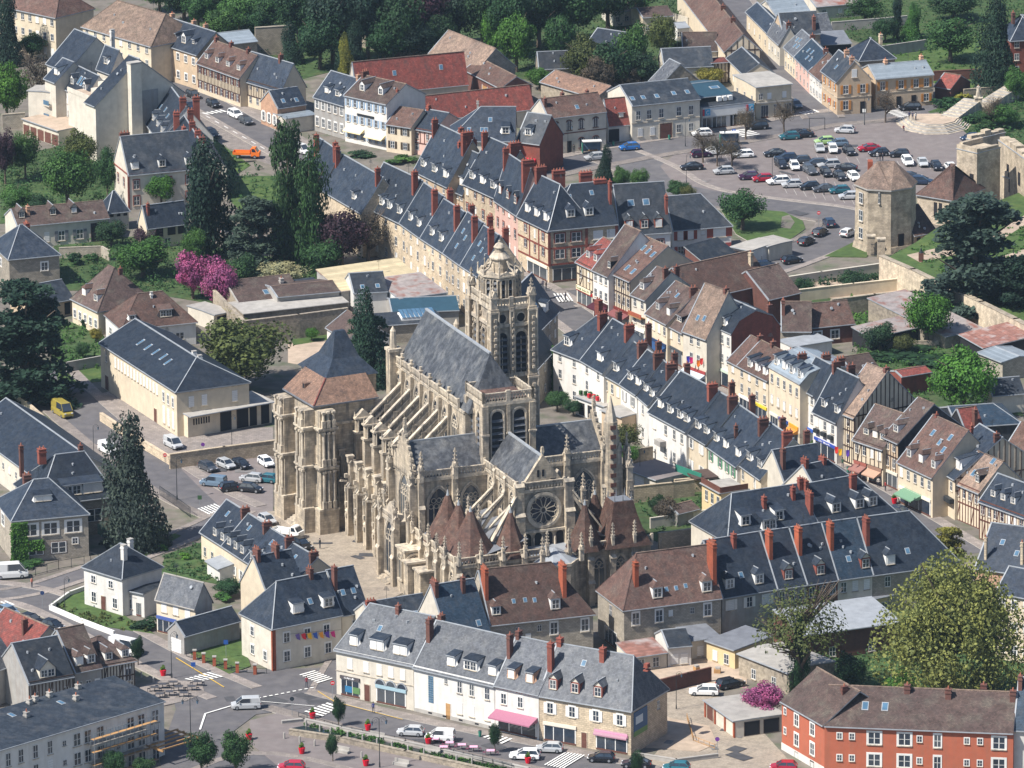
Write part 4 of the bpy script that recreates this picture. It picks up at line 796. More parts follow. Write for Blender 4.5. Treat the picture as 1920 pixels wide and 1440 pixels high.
h=House('back building with dark brown roof behind the tan and timber roofs',(1440,560),(1500,546),5,D=(12,4),wall='brickb',roof='tiled',cat='outbuilding')
h=House('large brown roofed building behind the market street chimneys',(1300,560),(1446,528),6.4,D=(12,4.6),wall='brickb',roof='tileb');h.chim([(.9,.3,.6)],'stone',w=.8,d=.8)
h=House('cottage with mossy brown roofs below the castle garden wall',(1465,618),(1521,618),3.6,R=(1448,565),wall='stoneg',roof='tiled',D=(8,0));h.win('F',.6,[.3,.6],1.3,1.5);h.chim([(.03,.3,1)],'brickb')
h=House('cottage with brown roof and white windows below the castle garden wall',(1521,612),(1602,604),3.6,R=(1505,570),D=(8,0),wall='brickb',roof='tileb');h.win('F',.9,[.15,.55],1.5,1.6,'w',closed=0)
h=House('white flat roofed extension in front of the cottages',(1485,650),(1560,638),2.6,D=(5,.1),prof='flat',wall='wwall',roof='zincl',cat='outbuilding')
h=House('narrow garden shed with pale rusty metal roof',(1632,632),(1722,612),2.6,D=(5,.8),prof='shed',wall='dark',roof='rust',cat='shed',name='shed')
h=House('lean-to with weathered corrugated roof against the castle wall',(1772,630),(1842,614),2.4,D=(21,2.6),prof='shed',wall='rubble',roof='rust',cat='shed',name='shed')
h=House('open shed with red rusted corrugated roof by the castle wall',(1800,626),(1846,652),3,D=(10,1.2),prof='shed',wall='dark',roof='rust2',cat='shed',name='shed')
h=House('small house with pale blue metal roof at the right edge',(1835,660),(1880,678),3.6,D=(7,.5),wall='stoneg',roof='zinc',cat='outbuilding')
for(A,B,D,wl,rf,lb)in[((1640,745),(1700,738),(8,1),'stoneg','tiled','low dark roofed store behind the timbered gable'),((1690,705),(1745,696),(4,.5),'brick','tiler','little red roofed shed below the bright green tree'),((1600,700),(1650,692),(8,2),'brickb','tiled','brown backyard roof behind the zinc roofed house'),((1530,690),(1585,680),(8,.4),'brickb','zincd','flat dark backyard roof beside the zinc mansard'),((1895,905),(1960,900),(10,3),'cream2','slate','slate back roof at the right edge'),((1860,740),(1920,735),(6,2),'cream2','slated','little slate roof at the right edge below the metal roofs')]:
 h=House(lb,A,B,3.6,D=D,wall=wl,roof=rf,cat='outbuilding')
rowH=[((1037,652),(1090,672),9,'wwall',[.35],'hipped end and ivy on its corner',(5,0)),((1090,672),(1132,697),9,'wwall',[.6],'one large dormer above the potted terrace',(0,0)),((1132,699),(1164,717),8.4,'cream',[.4],'peach walls and one small dormer',(0,0)),((1164,717),(1194,737),8.4,'wwall',[.25,.75],'grey shutters and two flat dormers',(0,0)),((1194,737),(1217,757),8.2,'wwall',[.3,.8],'two square dormers above the garden',(0,0)),((1217,769),(1287,807),8,'wwall',[.16,.42,.68,.86],'four dormers and a small balcony',(0,0)),((1287,807),(1325,830),7.6,'cream',[.3,.72],'yellow walls and two boxy dormers',(0,0)),((1325,832),(1382,872),7.2,'wwall',[.14,.45,.85],'green shutters and a pergola terrace',(0,0)),((1382,864),(1427,896),7.4,'cream',[.3,.75],'stone gable end and two dormers',(0,0))]
for i,(A,B,hh,wl,dm,lb,hp)in enumerate(rowH):
 dx,dy=(59,-75)if i<2 else(50,-62)if i<5 else(60,-74)
 h=T('house facing the church gardens with '+lb,A,B,hh,R=(A[0]+dx,A[1]+dy)if not hp[0]else(1098,577),wall=wl,roof='slate',hip=(hp[0],0))if not hp[0]else T('house facing the church gardens with '+lb,A,B,hh,D=(11.5,6),hip=hp,wall=wl,roof='slate')
 nw={0:2,1:2,2:3,3:2,4:1}.get(i,[.15,.45,.68,.88]if i in(5,7)else 2)
 h.floors(2 if i>1 else 3,nw,w=.95,h=1.7,shut={3:C_(150,150,150),7:GRN,6:WHITE_}.get(i),closed=.25)
 h.dormer(dm,w=1.3 if i in(0,1,8)else 1.0,h=1.35 if i else 1.5,ty='s')
 h.chim([(.98,.42,1.8)],'brick' if i in(0,1,5,8)else 'brickb',d=2.4,w=1.0);h.chim([(.97,.72,1.4)],'brickb',d=1.4)
 if i==0:h.chim([(.1,.8,2)],'brick',w=1.6,d=1)
 if i==7:h.chim([(.5,.22,-1.6)],'brickb',w=.6,d=.6);o=h.part('pergola',unit_cube(M['timber']),None,TRS(h.L*.3,-2.5,3.2,0,5,4,.3));
 if i==5:h.part('balcony',unit_cube(M['conc']),None,TRS(h.L*.38,-.6,3.7,0,2.2,1.2,.9))
h.win('R',3.5,[.55],1.2,2.2,closed=0)
h=House('terrace with potted plants in front of the garden row',(1080,742),(1135,762),3.3,D=(5,.1),prof='flat',wall='wwall',roof='conc',cat='terrace',name='terrace');h.win('F',.2,[.2,.5],1.6,2.2,'k')
for k in range(7):
 o=h.part('flower_pot',unit_cube(M['obj']),None,TRS(.6+k*.8,.6+(k%3)*.4,3.9,0,.5,.5,.7));o.color=C_(180,30,45)if k in(3,4,6)else C_(45,80,40)
h=House('annex with flat gravel roof beside the potted terrace',(1128,768),(1166,782),4.6,D=(5.5,.15),prof='flat',wall='tan',roof='conc',cat='annex')
h=House('terrace building with green screen and garage doors',(1166,876),(1232,900),2.8,D=(7,.1),prof='flat',wall='cream2',roof='asphaltp',cat='terrace',name='terrace');h.win('F',.1,[.2,.5],2.4,2.2,'b')
o=h.part('green_screen',unit_cube(M['greenp']),None,TRS(h.L+1.5,5.5,3.4,0,7,.1,1.3))
h=House('yellow and white garden extension with brown balcony',(1316,905),(1352,925),5.6,D=(5,.1),prof='flat',wall='yellow',roof='conc',cat='extension');h.win('F',3,[.25,.55,.85],1.0,1.8,'a',closed=0);h.part('balcony_rail',unit_cube(M['brown']),None,TRS(h.L/2,-.1,6.1,0,h.L,.15,1));h.part('balcony_rail',unit_cube(M['brown']),None,TRS(h.L,2.5,6.1,0,.15,5,1))
h=House('grey garden shed with mossy roof in the walled gardens',(1270,962),(1310,952),2.4,D=(4,.8),wall='greyw',roof='tiled',cat='shed',name='shed')
h=House('hipped slate house with two dormers beside the walled gardens',(1365,1014),(1535,988),6.5,R=(1395,925),hip=(4,0),D=(13,0),wall='cream2',roof='slate');h.dormer([.25,.62],w=1.3,h=1.5,up=1.5);h.dormer([.48],w=2.0,h=1.5,up=.6);h.chim([(.52,.3,-.6),(.86,.35,.2),(.99,.45,1.6)],'brick',d=.9);h.chim([(.99,.2,-.5)],'brick',d=2.5)
h=House('slate house with three dormers and twin chimney in the inner block',(1537,986),(1682,960),6.5,R=(1529,909),D=(13,0),hip=(0,4),wall='cream2',roof='slate');h.dormer([.28,.58,.75],w=1.3,h=1.5,up=1.2,ty='h');h.chim([(.62,.35,1.2)],'brick',w=1.4,d=.8);h.chim([(.01,.4,1.6)],'brick',d=2.4)
h=House('slate block with chimneys at the corner of market street',(1545,945),(1640,925),7.5,R=(1562,872),D=(12,0),wall='cream2',roof='slate',hip=(0,5));h.chim([(.05,.5,1.5),(.4,.5,1)],'brick',d=2)
h=House('slate roof behind the stone gable at the end of the garden row',(1478,925),(1560,912),6.5,D=(11,6),wall='cream2',roof='slate');h.chim([(.1,.3,1)],'brickb')
h=House('stone house with brown hipped roof right of the church chapels',(1170,1140),(1352,1117),7.9,R=(1192,1037),D=(11,0),hip=(4.3,0),wall='stoneg',roof='tileb')
h.win('F',4.9,[.12,.36,.86],1.2,2.0,'w',closed=0);h.win('F',5.6,[.48,.7],.7,1.0);h.dormer([.36,.87],w=1.3,h=1.6,ty='h',roof='tileb',up=.7);h.sky([(.47,.25),(.57,.25),(.67,.27)],.6,.8);h.chim([(.18,.22,-.5)],'bricko',w=.9,d=1.3);h.chim([(.965,.22,1.8)],'bricko',w=.8,d=3.6);h.win('L',5,[.5],1,1.8,'n');h.win('L',.2,[.5],5,2.6,'s')
rowI=[((1354,1117),(1456,1100),(1347,1018),'greyw',[.18,.72],'white dormers beside the brown hipped roof',(0,0)),((1457,1100),(1512,1092),None,'greyw',[.45],'one dormer with brick cheeks',(0,0)),((1513,1092),(1571,1083),None,'brickb',[.5],'a brick cheeked dormer and skylight',(0,0)),((1571,1083),(1636,1074),None,'cream2',[.85],'a narrow blue grey roof and chimney',(0,0)),((1637,1074),(1800,1052),None,'stoneg',[.22],'a hipped end beside the yellow conifer',(0,6))]
for i,(A,B,R,wl,dm,lb,hp)in enumerate(rowI):
 h=T('slate roofed house in the lower right row, '+lb,A,B,7,D=(12.2,7.4),wall=wl,roof='slate' if i!=3 else 'slateb',hip=hp)
 h.dormer(dm,w=1.2,h=1.5,ty='g' if i in(1,2,3)else 'h',body='brick' if i in(1,2,3)else 'white',up=.7);h.win('F',4.4,3,1.0,1.7,shut=WHITE_ if i==0 else None);h.sky([(.45,.3)])
 h.chim([(.03,.3,.9)],'bricko' if i<4 else 'brick',w=.8,d=2.2 if i else 1);h.chim([(.5,.42,.9)]if i==0 else[],'brick')
h=House('slate house at the right edge below the timbered row',(1829,1062),(1960,1080),6.5,D=(13,5.5),wall='brickl',roof='slate');h.chim([(.1,.1,-1),(.62,.1,-1)],'stone',w=.5,d=.5);h.sky([(.25,.6),(.5,.4)]);h.dormer([.75],w=1.2)
h=House('tall cream building behind the willow at the right edge',(1868,1108),(1960,1125),11,D=(8,3),wall='cream',roof='slate');h.floors(3,4,'w')
for(A,B,hh,D,pf,wl,rf,lb)in[((1182,1232),(1250,1222),2.6,(5,.8),'shed','cream2','rust2','little shed with rusty red roof'),((1252,1212),(1296,1208),3.4,(7,1.6),'gable','wwall','slated','small white cottage with dark slate roof in the yard'),((1297,1200),(1350,1192),3.2,(8,.8),'shed','cream2','zincd','shed with grey corrugated roof behind the white cottage'),((1325,1200),(1378,1218),3.2,(8,.6),'shed','yellow','zincd','cream extension with wide window and grey roof'),((1385,1225),(1480,1262),3.6,(9,.5),'flat','rubble','conc','low building with whitewashed rubble wall'),((1608,1128),(1680,1112),3.0,(6,.8),'shed','yellow','zincd','outbuilding with grey metal roof behind the bright zinc roof'),((1505,1190),(1690,1165),4.6,(11,.8),'shed','brickb','zincl','brick workshop with bright zinc roof'),((1345,1130),(1440,1140),3,(7,.6),'flat','greyw','zincd','flat roofed annex behind the bare tree'),((1565,1105),(1640,1092),4.5,(5,.3),'flat','cream2','conc','pale annex with air conditioner')]:
 h=House(lb,A,B,hh,D=D,prof=pf,wall=wl,roof=rf,cat='outbuilding');h.win('F',.4,[.3,.7],1.1,1.6)
h=House('row of three garages with concrete roof and brick piers',(1322,1312),(1378,1352),2.7,D=(8,.1),prof='flat',wall='cream2',roof='conc',cat='garage',name='garage')
for t in(.02,.35,.68,.98):h.part('brick_pier',unit_cube(M['bricko']),None,TRS(h.L*t,-.05,1.3,0,.5,.2,2.6))
h.win('F',.1,[.18],2.2,2.2,'d');h.win('R',.1,[.35,.75],2.6,2.2,'k')
h=House('stone house with brown tiled roof and tall orange chimney in front of the church',(918,1168),(1112,1147),7.6,R=(907,1068),D=(11,0),hip=(0,5),wall='stoneg',roof='tileb')
h.win('F',4.6,[.62,.92],1.2,2.0,'w',closed=0);h.win('F',5.4,[.27,.48],.7,1.0);h.win('F',3.6,[.37,.08],.9,1.6);h.dormer([.08],w=1.1,ty='h',roof='tileb');h.dormer([.65],w=1.2,h=1.6,ty='h',roof='tileb',up=.8);h.sky([(.27,.35),(.38,.35),(.47,.33)],.6,.8);h.chim([(.76,.25,.6)],'bricko',w=.8,d=3);h.chim([(.01,.3,1.4)],'bricko',w=.7,d=3)
h=House('bluish slate roofed house between the brown roof and the front row',(838,1193),(918,1180),7,R=(815,1097),D=(11,0),wall='cream2',roof='slateb');h.sky([(.8,.15)]);h.chim([(.68,.4,1.2)],'brickb',w=.7,d=.8);h.chim([(.0,.45,1.2)],'brickb',d=2.6)
h=House('dark slate roof behind the left end of the front row',(706,1178),(815,1160),6.2,R=(688,1130),D=(9,0),wall='cream2',roof='slated');h.sky([(.75,.3)]);h.chim([(.1,.45,.4)],'brick',w=2,d=.7)
h=House('pale house with flags strung across its front and hipped slate roof',(511,1175),(640,1149),7.3,R=(530,1090),hip=(3.6,0),D=(9.5,0),wall='cream2',roof='slate')
h.win('F',4.3,[.2,.5,.78],1.1,1.6,'w',closed=.3);h.win('F',1.2,[.2,.5,.8],1.1,1.7,'w',closed=0);h.win('L',4.2,[.35],1,1.5,'w');h.win('L',1.2,[.35,.75],1,1.5,'w');h.dormer([.42,.86],w=1.5,h=1.4,up=1.0);h.sky([(.64,.4)]);h.chim([(.78,.5,1.6)],'brickb',d=1.8)
b=MB();b.box(-.08,-.08,0,.5,.06,7.2,M['bricko']);b.box(-.08,-.08,0,.06,.4,7.2,M['bricko']);h.part('corner_quoin',b)
for k,c in enumerate([(110,90,150),(210,40,60),(235,180,40),(50,90,170),(230,150,50),(90,60,160),(200,40,120)]):
 b=MB();b.add([(0,0,0),(.75,-.05,.1),(.95,-.05,-1.1),(.3,0,-.75)],[(0,3,2,1)],M['obj']);o=h.part('flag',b,None,TRS(h.L*(.28+.085*k),-.9,5.6-.12*k));o.color=C_(*c)
b=MB();b.bar((h.L*.2,-.9,5.9),(h.L*.95,-.9,4.9),.04,.04,M['iron']);h.part('flag_line',b)
h=House('slate roofed house with blue shopfront right of the flag house',(641,1150),(690,1141),6.8,D=(9.5,5.8),wall='cream2',roof='slate');h.sky([(.3,.45),(.7,.45)]);h.chim([(.03,.3,1.5)],'brickb');h.win('F',3.8,[.5],1.1,1.6);h.shop(.3,.95,C_(60,90,120),2.6)
h=House('chimneyed slate house behind the flag house',(500,1112),(570,1098),6.5,D=(8,5),wall='cream',roof='slate');h.chim([(.1,.5,1.8),(.6,.5,2)],'brickb',d=2.2)
FR=dict(D=(11.5,6.1),roof='slate2')
h=T('pale front row building with round headed shopfront and three dormers',(630,1215),(775,1245),7.5,hip=(2.4,0),wall='cream2',**FR)
h.win('F',4.6,[.18,.39,.56,.71,.86],.95,1.7,'b');h.dormer([.2],w=1.1,h=1.5,up=.7,st='b');h.dormer([.5,.8],w=2.1,h=1.5,up=.7,st='b');h.sky([(.42,.55)]);h.chim([(.55,.47,1.0)],'brickb',d=.9);h.band(7.1,'white',.35);h.band(3.9,'stonel',.1)
h.shop(.06,.3,C_(80,75,78),2.8,sign='XXXXXXXX');h.shop(.52,.9,C_(150,175,185),2.5);h.win('F',0,[.4],1.0,2.6,'d');h.dormer([.001],w=.01,h=.01)if False else None
for t in(.57,.71,.85):
 b=MB();n=10;pts=[(math.cos(math.pi*i/n)*.8,-.06,math.sin(math.pi*i/n)*.8)for i in range(n+1)];b.add(pts,[tuple(range(n,-1,-1))],M['glass'])
 for i in range(n):b.bar((pts[i][0]*1.12,-.1,pts[i][2]*1.12),(pts[i+1][0]*1.12,-.1,pts[i+1][2]*1.12),.12,.2,M['zincl'])
 h.part('arched_transom',b,None,TRS(h.L*t,0,3.1))
for(x_,c)in((.12,(50,110,150)),(.22,(90,125,80))):
 o=h.part('window_poster',unit_cube(M['obj']),None,TRS(h.L*(x_+.04),-.1,1.3,0,1.3,.03,1.0));o.color=C_(*c)
h=T('white front row building with tall glass block stair window',(776,1248),(927,1283),7.3,wall='wwall',**dict(FR,D=(11.5,5.8)))
h.win('F',4.6,[.57,.72,.91],.9,1.9,'a',closed=.3);h.win('F',1.3,[.57,.72,.91],.95,1.8,'b');h.win('F',0,[.425],.9,2.5,'e');h.win('F',5.6,[.4],.6,.8);h.dormer([.42],w=1.1,h=1.4,st='b');h.dormer([.66],w=2.1,h=1.4,st='a');h.dormer([.93],w=1.1,h=1.4)
b=MB()
for i in range(3):
 for j in range(12):b.box(i*.34,-.05,2.0+j*.36,i*.34+.28,0.01,2.0+j*.36+.3,M['glassb'])
h.part('glass_block_window',b,None,TRS(h.L*.18,0,0));h.chim([(.03,.3,1.2),(.03,.55,1)],'brickb',w=.9,d=1.2);h.band(7.1,'white',.3);h.band(0,'conc',.6,t=.05,name='plinth')
for t in(.2,.38,.58,.78,.95):h.part('cellar_vent',unit_cube(M['dark']),None,TRS(h.L*t,-.06,.35,0,.7,.06,.25))
h=T('narrow front row restaurant with pink awning and red lettering',(928,1281),(1010,1299),7.5,wall='wwall',**dict(FR,D=(11.5,6.0)))
h.win('F',4.5,[.2,.58],1.0,1.7,'w',closed=0);h.dormer([.3],w=1.1,h=1.4,body='brickl');h.dormer([.72],w=1.1,h=1.4,body='brickl',st='b');h.shop(.05,.95,C_(90,50,45),2.6);h.awning(h.L*.5,3.5,h.L*.95,C_(160,105,125),out=2.2);h.text('XXXXXXXXX XX X XXXXX XX XXXXX',h.L*.48,6.75,.33,col=C_(170,60,50));h.chim([(.03,.3,1.2),(.03,.5,1.2)],'brickb',w=.8,d=1.1)
h=T('brick stone front row end building with large blue poster on its side',(1011,1300),(1183,1329),7.4,hip=(0,2.6),wall='stone',**dict(FR,D=(11.5,6.3)))
h.win('F',4.5,[.12,.36,.62,.88],1.05,1.7,'w',shut=(.75,.74,.72,1),closed=.25);h.dormer([.13,.37,.62],ty='g',w=1.1,h=1.5,body='brick',roof='slate2',up=.7);h.chim([(.02,.25,1.3),(.02,.5,1.3),(.53,.42,1.1)],'brick',w=1.0,d=1.0);h.chim([(.99,.5,-1.5)],'brick',w=.8,d=1)
h.shop(.05,.4,C_(215,205,190),2.6);h.win('F',0,[.49],.9,2.4,'d');h.shop(.62,.96,C_(205,140,170),2.6);h.awning(h.L*.78,3.35,h.L*.36,C_(165,125,140),out=.35);h.sky([(.35,.7)])
o=h.part('poster',unit_cube(M['obj']),None,TRS(h.L+.06,2.9,4.9,math.pi/2,4.2,.1,3.2));o.color=C_(55,90,125)
o=h.part('poster',unit_cube(M['obj']),None,TRS(h.L+.07,2.9,3.1,math.pi/2,4.2,.1,.8));o.color=C_(100,135,80)
o=h.part('poster',unit_cube(M['obj']),None,TRS(h.L+.13,2.4,5.1,math.pi/2,2.2,.04,1.2));o.color=C_(190,200,205)
h.win('R',4.8,[.75],.8,1.3)
DX=House.dormer
h=House('long orange red rendered block with dark brown tiled roof at the bottom right',(1546,1358),(1900,1372),7.8,D=(12,4.2),hip=(0,0),wall='orange',roof='tiled',cat='apartment block',name='apartment_block',side=.02,nog='L')
for z in(5.0,1.6):
 h.win('F',z+.6,[.08,.146,.505,.755,.825],.75,.95,'w',closed=0);h.win('F',z,[.265,.425,.925],1.9,1.9,'w',closed=0);h.win('F',z-.1,[.6],1.1,2.0,'w',closed=0)
h.sky([(.205,.5),(.31,.5)],1.0,1.6);h.chim([(.42,.45,.9),(.64,.4,.6),(.82,.6,.8),(.99,.4,.8)],'brickb',w=1.1,d=.9);h.band(-.0,'wwall',.6,t=.03,name='plinth')
h2=House('',(1466,1312),(1546,1358),7.8,D=(12,4.2),hip=(0,0),wall='orange',roof='tiled',root=h.root,side=.02,nog='R')
for z in(5.0,1.9):h2.win('F',z,[.35,.72],1.3,1.9,'w',closed=.3);h2.win('F',z+.8,[.08],.7,1.0,'w')
h2.win('F',-.9,[.35,.72],1.0,1.7,'w');h2.chim([(.8,.4,.2)],'brickb')
b=MB();b.box(-.05,-.06,-4,h2.L,-.01,1.1,M['wwall']);h2.part('plinth',b)
h=House('white building with blue slate roof at the bottom right edge',(1901,1365),(1960,1368),8,D=(12,6),wall='wwall',roof='slateb');h.floors(2,1);h.chim([(.02,.4,.8)],'brickb')
h=House('pale apartment block with scaffolding and low dark roof at the bottom left',(-30,1414),(307,1314),8.6,D=(11.5,1.3),prof='mono',wall='wwall',roof='slated',cat='apartment block',name='apartment_block')
for z in(5.6,2.6,-.3):
 h.win('F',z,[.13,.2,.28,.36],.95,2.1,'a',closed=.1);h.win('F',z+.6,[.44,.74],.7,.8);h.win('F',z,[.51,.57,.64,.81,.87,.95],1.4,2.0,'a',closed=.1)
h.part('balcony',unit_cube(M['conc']),None,TRS(h.L*.72,-.6,2.4,0,h.L*.3,1.2,.15));h.part('balcony',unit_cube(M['conc']),None,TRS(h.L*.72,-.6,5.4,0,h.L*.3,1.2,.15))
h.chim([(.03,.93,.6),(.2,.93,.8),(.29,.93,.8),(.4,.6,.3),(.5,.9,.9),(.54,.93,.9),(.62,.93,.9),(.69,.65,.4),(.78,.93,.8)],'conc',w=.8,d=.8);h.sky([(.08,.7),(.36,1.5),(.62,1.4)],.8,1.4)
b=MB()
for i in range(9):
 x=h.L*(.56+.045*i)
 for y in(-1.9,-1.0):b.box(x-.03,y-.03,-4,x+.03,y+.03,7.6,M['steel'])
for z in(.5,2.5,4.5,6.5):
 b.box(h.L*.56,-1.9,z,h.L*.92,-1.86,z+.05,M['steel']);b.box(h.L*.56,-1.9,z+1,h.L*.92,-1.86,z+1.05,M['steel']);b.box(h.L*.56,-1.9,z-.05,h.L*.92,-1.1,z,M['wood'])
s_=b.build('scaffolding',None,h.root.matrix_basis.copy());tag(s_,'steel scaffolding standing against the pale apartment block','scaffolding')
h=House('half timbered house with grey slate roof and decorated gable dormer',(53,1280),(137,1265),5.5,R=(29,1206),D=(11,0),hip=(0,0),wall='greyw',roof='slated');h.dormer([.45],w=2.2,h=1.2,ty='g',body='cream2',up=.2);h.win('F',2.5,3,.9,1.3);h.timber('F',2.6)
h=House('house with mossy brown roof and two blue windowed dormers',(140,1258),(190,1248),5,R=(104,1180),D=(11,0),wall='greyw',roof='tiled');h.dormer([.25,.7],w=1.0,h=1.3,ty='h',roof='tiled',up=.5);h.win('F',1.5,3,.9,1.6)
h=House('half timbered end house with mossy hipped roof beside the cafe terrace',(190,1248),(252,1237),4.6,R=(200,1193),D=(11,0),hip=(2,3),wall='cream2',roof='tiled');h.dormer([.3,.8],w=.9,h=1.1,ty='h',roof='tiled',up=.4);h.timber('F',0,sp_=.5);h.win('F',1.4,[.8],1.1,2,'w')
h=House('grey slate roofed building at the left edge below the red roof',(-30,1262),(30,1240),6,D=(10,5),wall='greyw',roof='slate2')
h=House('red tiled building at the left edge beside the parked cars',(-40,1196),(42,1232),3.6,D=(10,4),wall='cream',roof='tiler',cat='house');h.chim([(.7,.3,.8)],'brickb',w=.6);
h=House('white detached house with slate hipped roof and white chimney',(157,1060),(229,1082),6.6,D=(8.5,3.6),hip=(4,4),wall='wwall',roof='slate');h.win('F',4.2,[.25,.7],1.1,1.2,'w',closed=0);h.win('F',1,[.25,.8],1.1,1.7,'w',closed=0);h.win('F',.2,[.5],1,2.2,'d');h.chim([(.75,.3,1),(.5,.7,.6)],'wwall',w=.9,d=.9,pots=0)
h=House('low white extension with dark flat roof beside the white detached house',(228,1104),(270,1113),4.0,D=(7,.3),prof='flat',wall='wwall',roof='slated',cat='extension');h.text('Xxxxxxxx',h.L*.35,3.3,.22,col=(.1,.1,.12,1));h.text('xx xxx Xxxxx',h.L*.45,2.95,.22,col=(.1,.1,.12,1));h.win('F',1,[.3],1.4,1.6,'a',closed=0);h.win('F',.1,[.75],1,2.2,'s')
h=House('cream gabled house with grey slate roof and grey end wall',(293,1118),(366,1136),5.9,R=(306,1075),wall='cream',roof='slate2',trim='conc');h.win('F',3.6,[.2,.5,.8],1.1,1.5,'b');h.shop(.02,.5,C_(70,90,150),2.3)
b=MB();b.add([(h.L+.02,0,0),(h.L+.02,h.d,0),(h.L+.02,h.d,h.h),(h.L+.02,h.d/2,h.h+h.r-.1),(h.L+.02,0,h.h)],[(0,1,2,3,4)],M['greyw']);h.part('cement_gable',b)
h=House('long grey garage with dark slate roof and white door',(345,1190),(449,1161),3.4,R=(331,1166),wall='greyw',roof='slate',cat='garage',name='garage');h.win('L',.1,[.5],2.6,2.2,'g')
rowK=[((377,994),(418,1020),(425,936),[.55,.9],'one end gable near the car park'),((418,1020),(459,1047),(466,962),[.2,.5,.8],'three dormers and a conservatory'),((459,1047),(500,1073),(508,990),[.25,.75],'a big chimney and two dormers'),((500,1073),(545,1100),(550,1018),[.3,.7],'roof windows near the church square')]
for i,(A,B,R,dm,lb)in enumerate(rowK):
 h=T('small cream terraced house in the short slate row, '+lb,A,B,5,R=R,wall='cream',roof='slate');h.dormer(dm,w=.9,h=1.3,ty='h' if i<2 else 's',up=.3);h.win('F',1,3,.9,1.5,shut=WHITE_ if i%2 else None);h.chim([(.97,.45,1.2)],'brickb',d=2.0);h.sky([(.4,.7)])
h=House('glass conservatory leaning on the short slate row',(388,1050),(412,1066),2.4,D=(4,.8),prof='shed',wall='wwall',roof='zincl',cat='conservatory',name='conservatory')
h=House('stone school building with hipped slate roof and ivy on its corner',(23,974),(165,961),7.4,D=(12,4.6),hip=(5,5),wall='stoneg',roof='slate',cat='school',name='school');h.win('F',4.3,[.23,.5,.8],2.4,2.0,'w',closed=0);h.win('F',1.0,[.3,.6],2.6,1.9,'n',closed=0);h.win('F',2.3,[.82],.9,1.0,'w');h.win('L',4.3,[.4],2,2,'w');h.dormer([.45],w=2.4,h=.9,up=1.8,st='b');h.chim([(.35,.7,.2)],'brickb',w=1.6)
h=House('slate roofed school wing with white windowed dormer band and tall brick chimney',(74,944),(216,927),6.4,D=(13,6),hip=(5,3),wall='stoneg',roof='slate',cat='school',name='school');h.win('F',2.2,[.72],2.6,2.2,'n',closed=0);h.dormer([.45,.72],w=2.8,h=1.6,up=.5,body='white');h.chim([(.22,.55,1.6)],'brick',w=1.6,d=1.2);h.chim([(.75,.6,1),(.02,.8,1.5)],'brickb',w=.8,d=.8)
h=House('long plain slate roofed hall at the left edge behind the school',(-60,800),(85,906),6,D=(14,4.2),wall='cream2',roof='slate',cat='hall',name='hall');h.win('F',3,12,.8,1.2)
h=T('slate roofed stone house standing in shade just right of the bell tower',(992,634),(1046,580),8.4,D=(9.5,6.5),wall='stoneg',roof='slate');h.floors(3,5,w=1.0,h=1.6);h.dormer([.75],w=1.6,h=1.5);h.sky([(.6,.5)],1.6,2.6);h.chim([(.1,.5,2),(.5,.5,2)],'brick',d=1.6)
h=T('small slate roofed house in the shade between bell tower and market street',(1003,690),(1040,650),7.5,D=(8,5),wall='stoneg',roof='slated');h.floors(2,3);h.chim([(.1,.5,2)],'brick')
O_=P(649,989);CH=empty('church',O_,R_(21.2));CH.matrix_basis=CH.matrix_basis@Matrix.Scale(.945,4);tag(CH,'large gothic stone church with three towers and flying buttresses in the town centre','church')
SC,SL=M['stonec'],M['stonel']
ZM=None
def cp_(name,b,mw=None):
 if ZM:
  if mw is not None:mw=Matrix.Translation((0,0,ZM(mw.translation.z)-mw.translation.z))@mw
  if isinstance(b,MB)and(mw is None or mw.translation.z==0):b.v=[(x,y,ZM(z))for x,y,z in b.v]
 return newobj(name,b.mesh(name)if isinstance(b,MB)else b,CH,mw or Matrix.Identity(4))
def cb(b,u0,v0,z0,u1,v1,z1,m=None):b.box(u0,-v1,z0,u1,-v0,z1,m or SC)
FE=lambda u,v,z:TRS(u,-v,z)
FS=lambda u,v,z:TRS(u,-v,z,-math.pi/2)
def arch_pts(w,h,pointed=True,n=7):
 zs=h-(w*.866 if pointed else w/2);L=[]
 for i in range(n+1):
  if pointed:a=math.pi-(math.pi/3)*i/n;L.append((w/2+w*math.cos(a),zs+w*math.sin(a)))
  else:a=math.pi-(math.pi/2)*i/n;L.append((w/2*math.cos(a),zs+w/2*math.sin(a)))
 return[(-w/2,0)]+L+[(-x,z)for x,z in L[::-1][1:]]+[(w/2,0)],zs
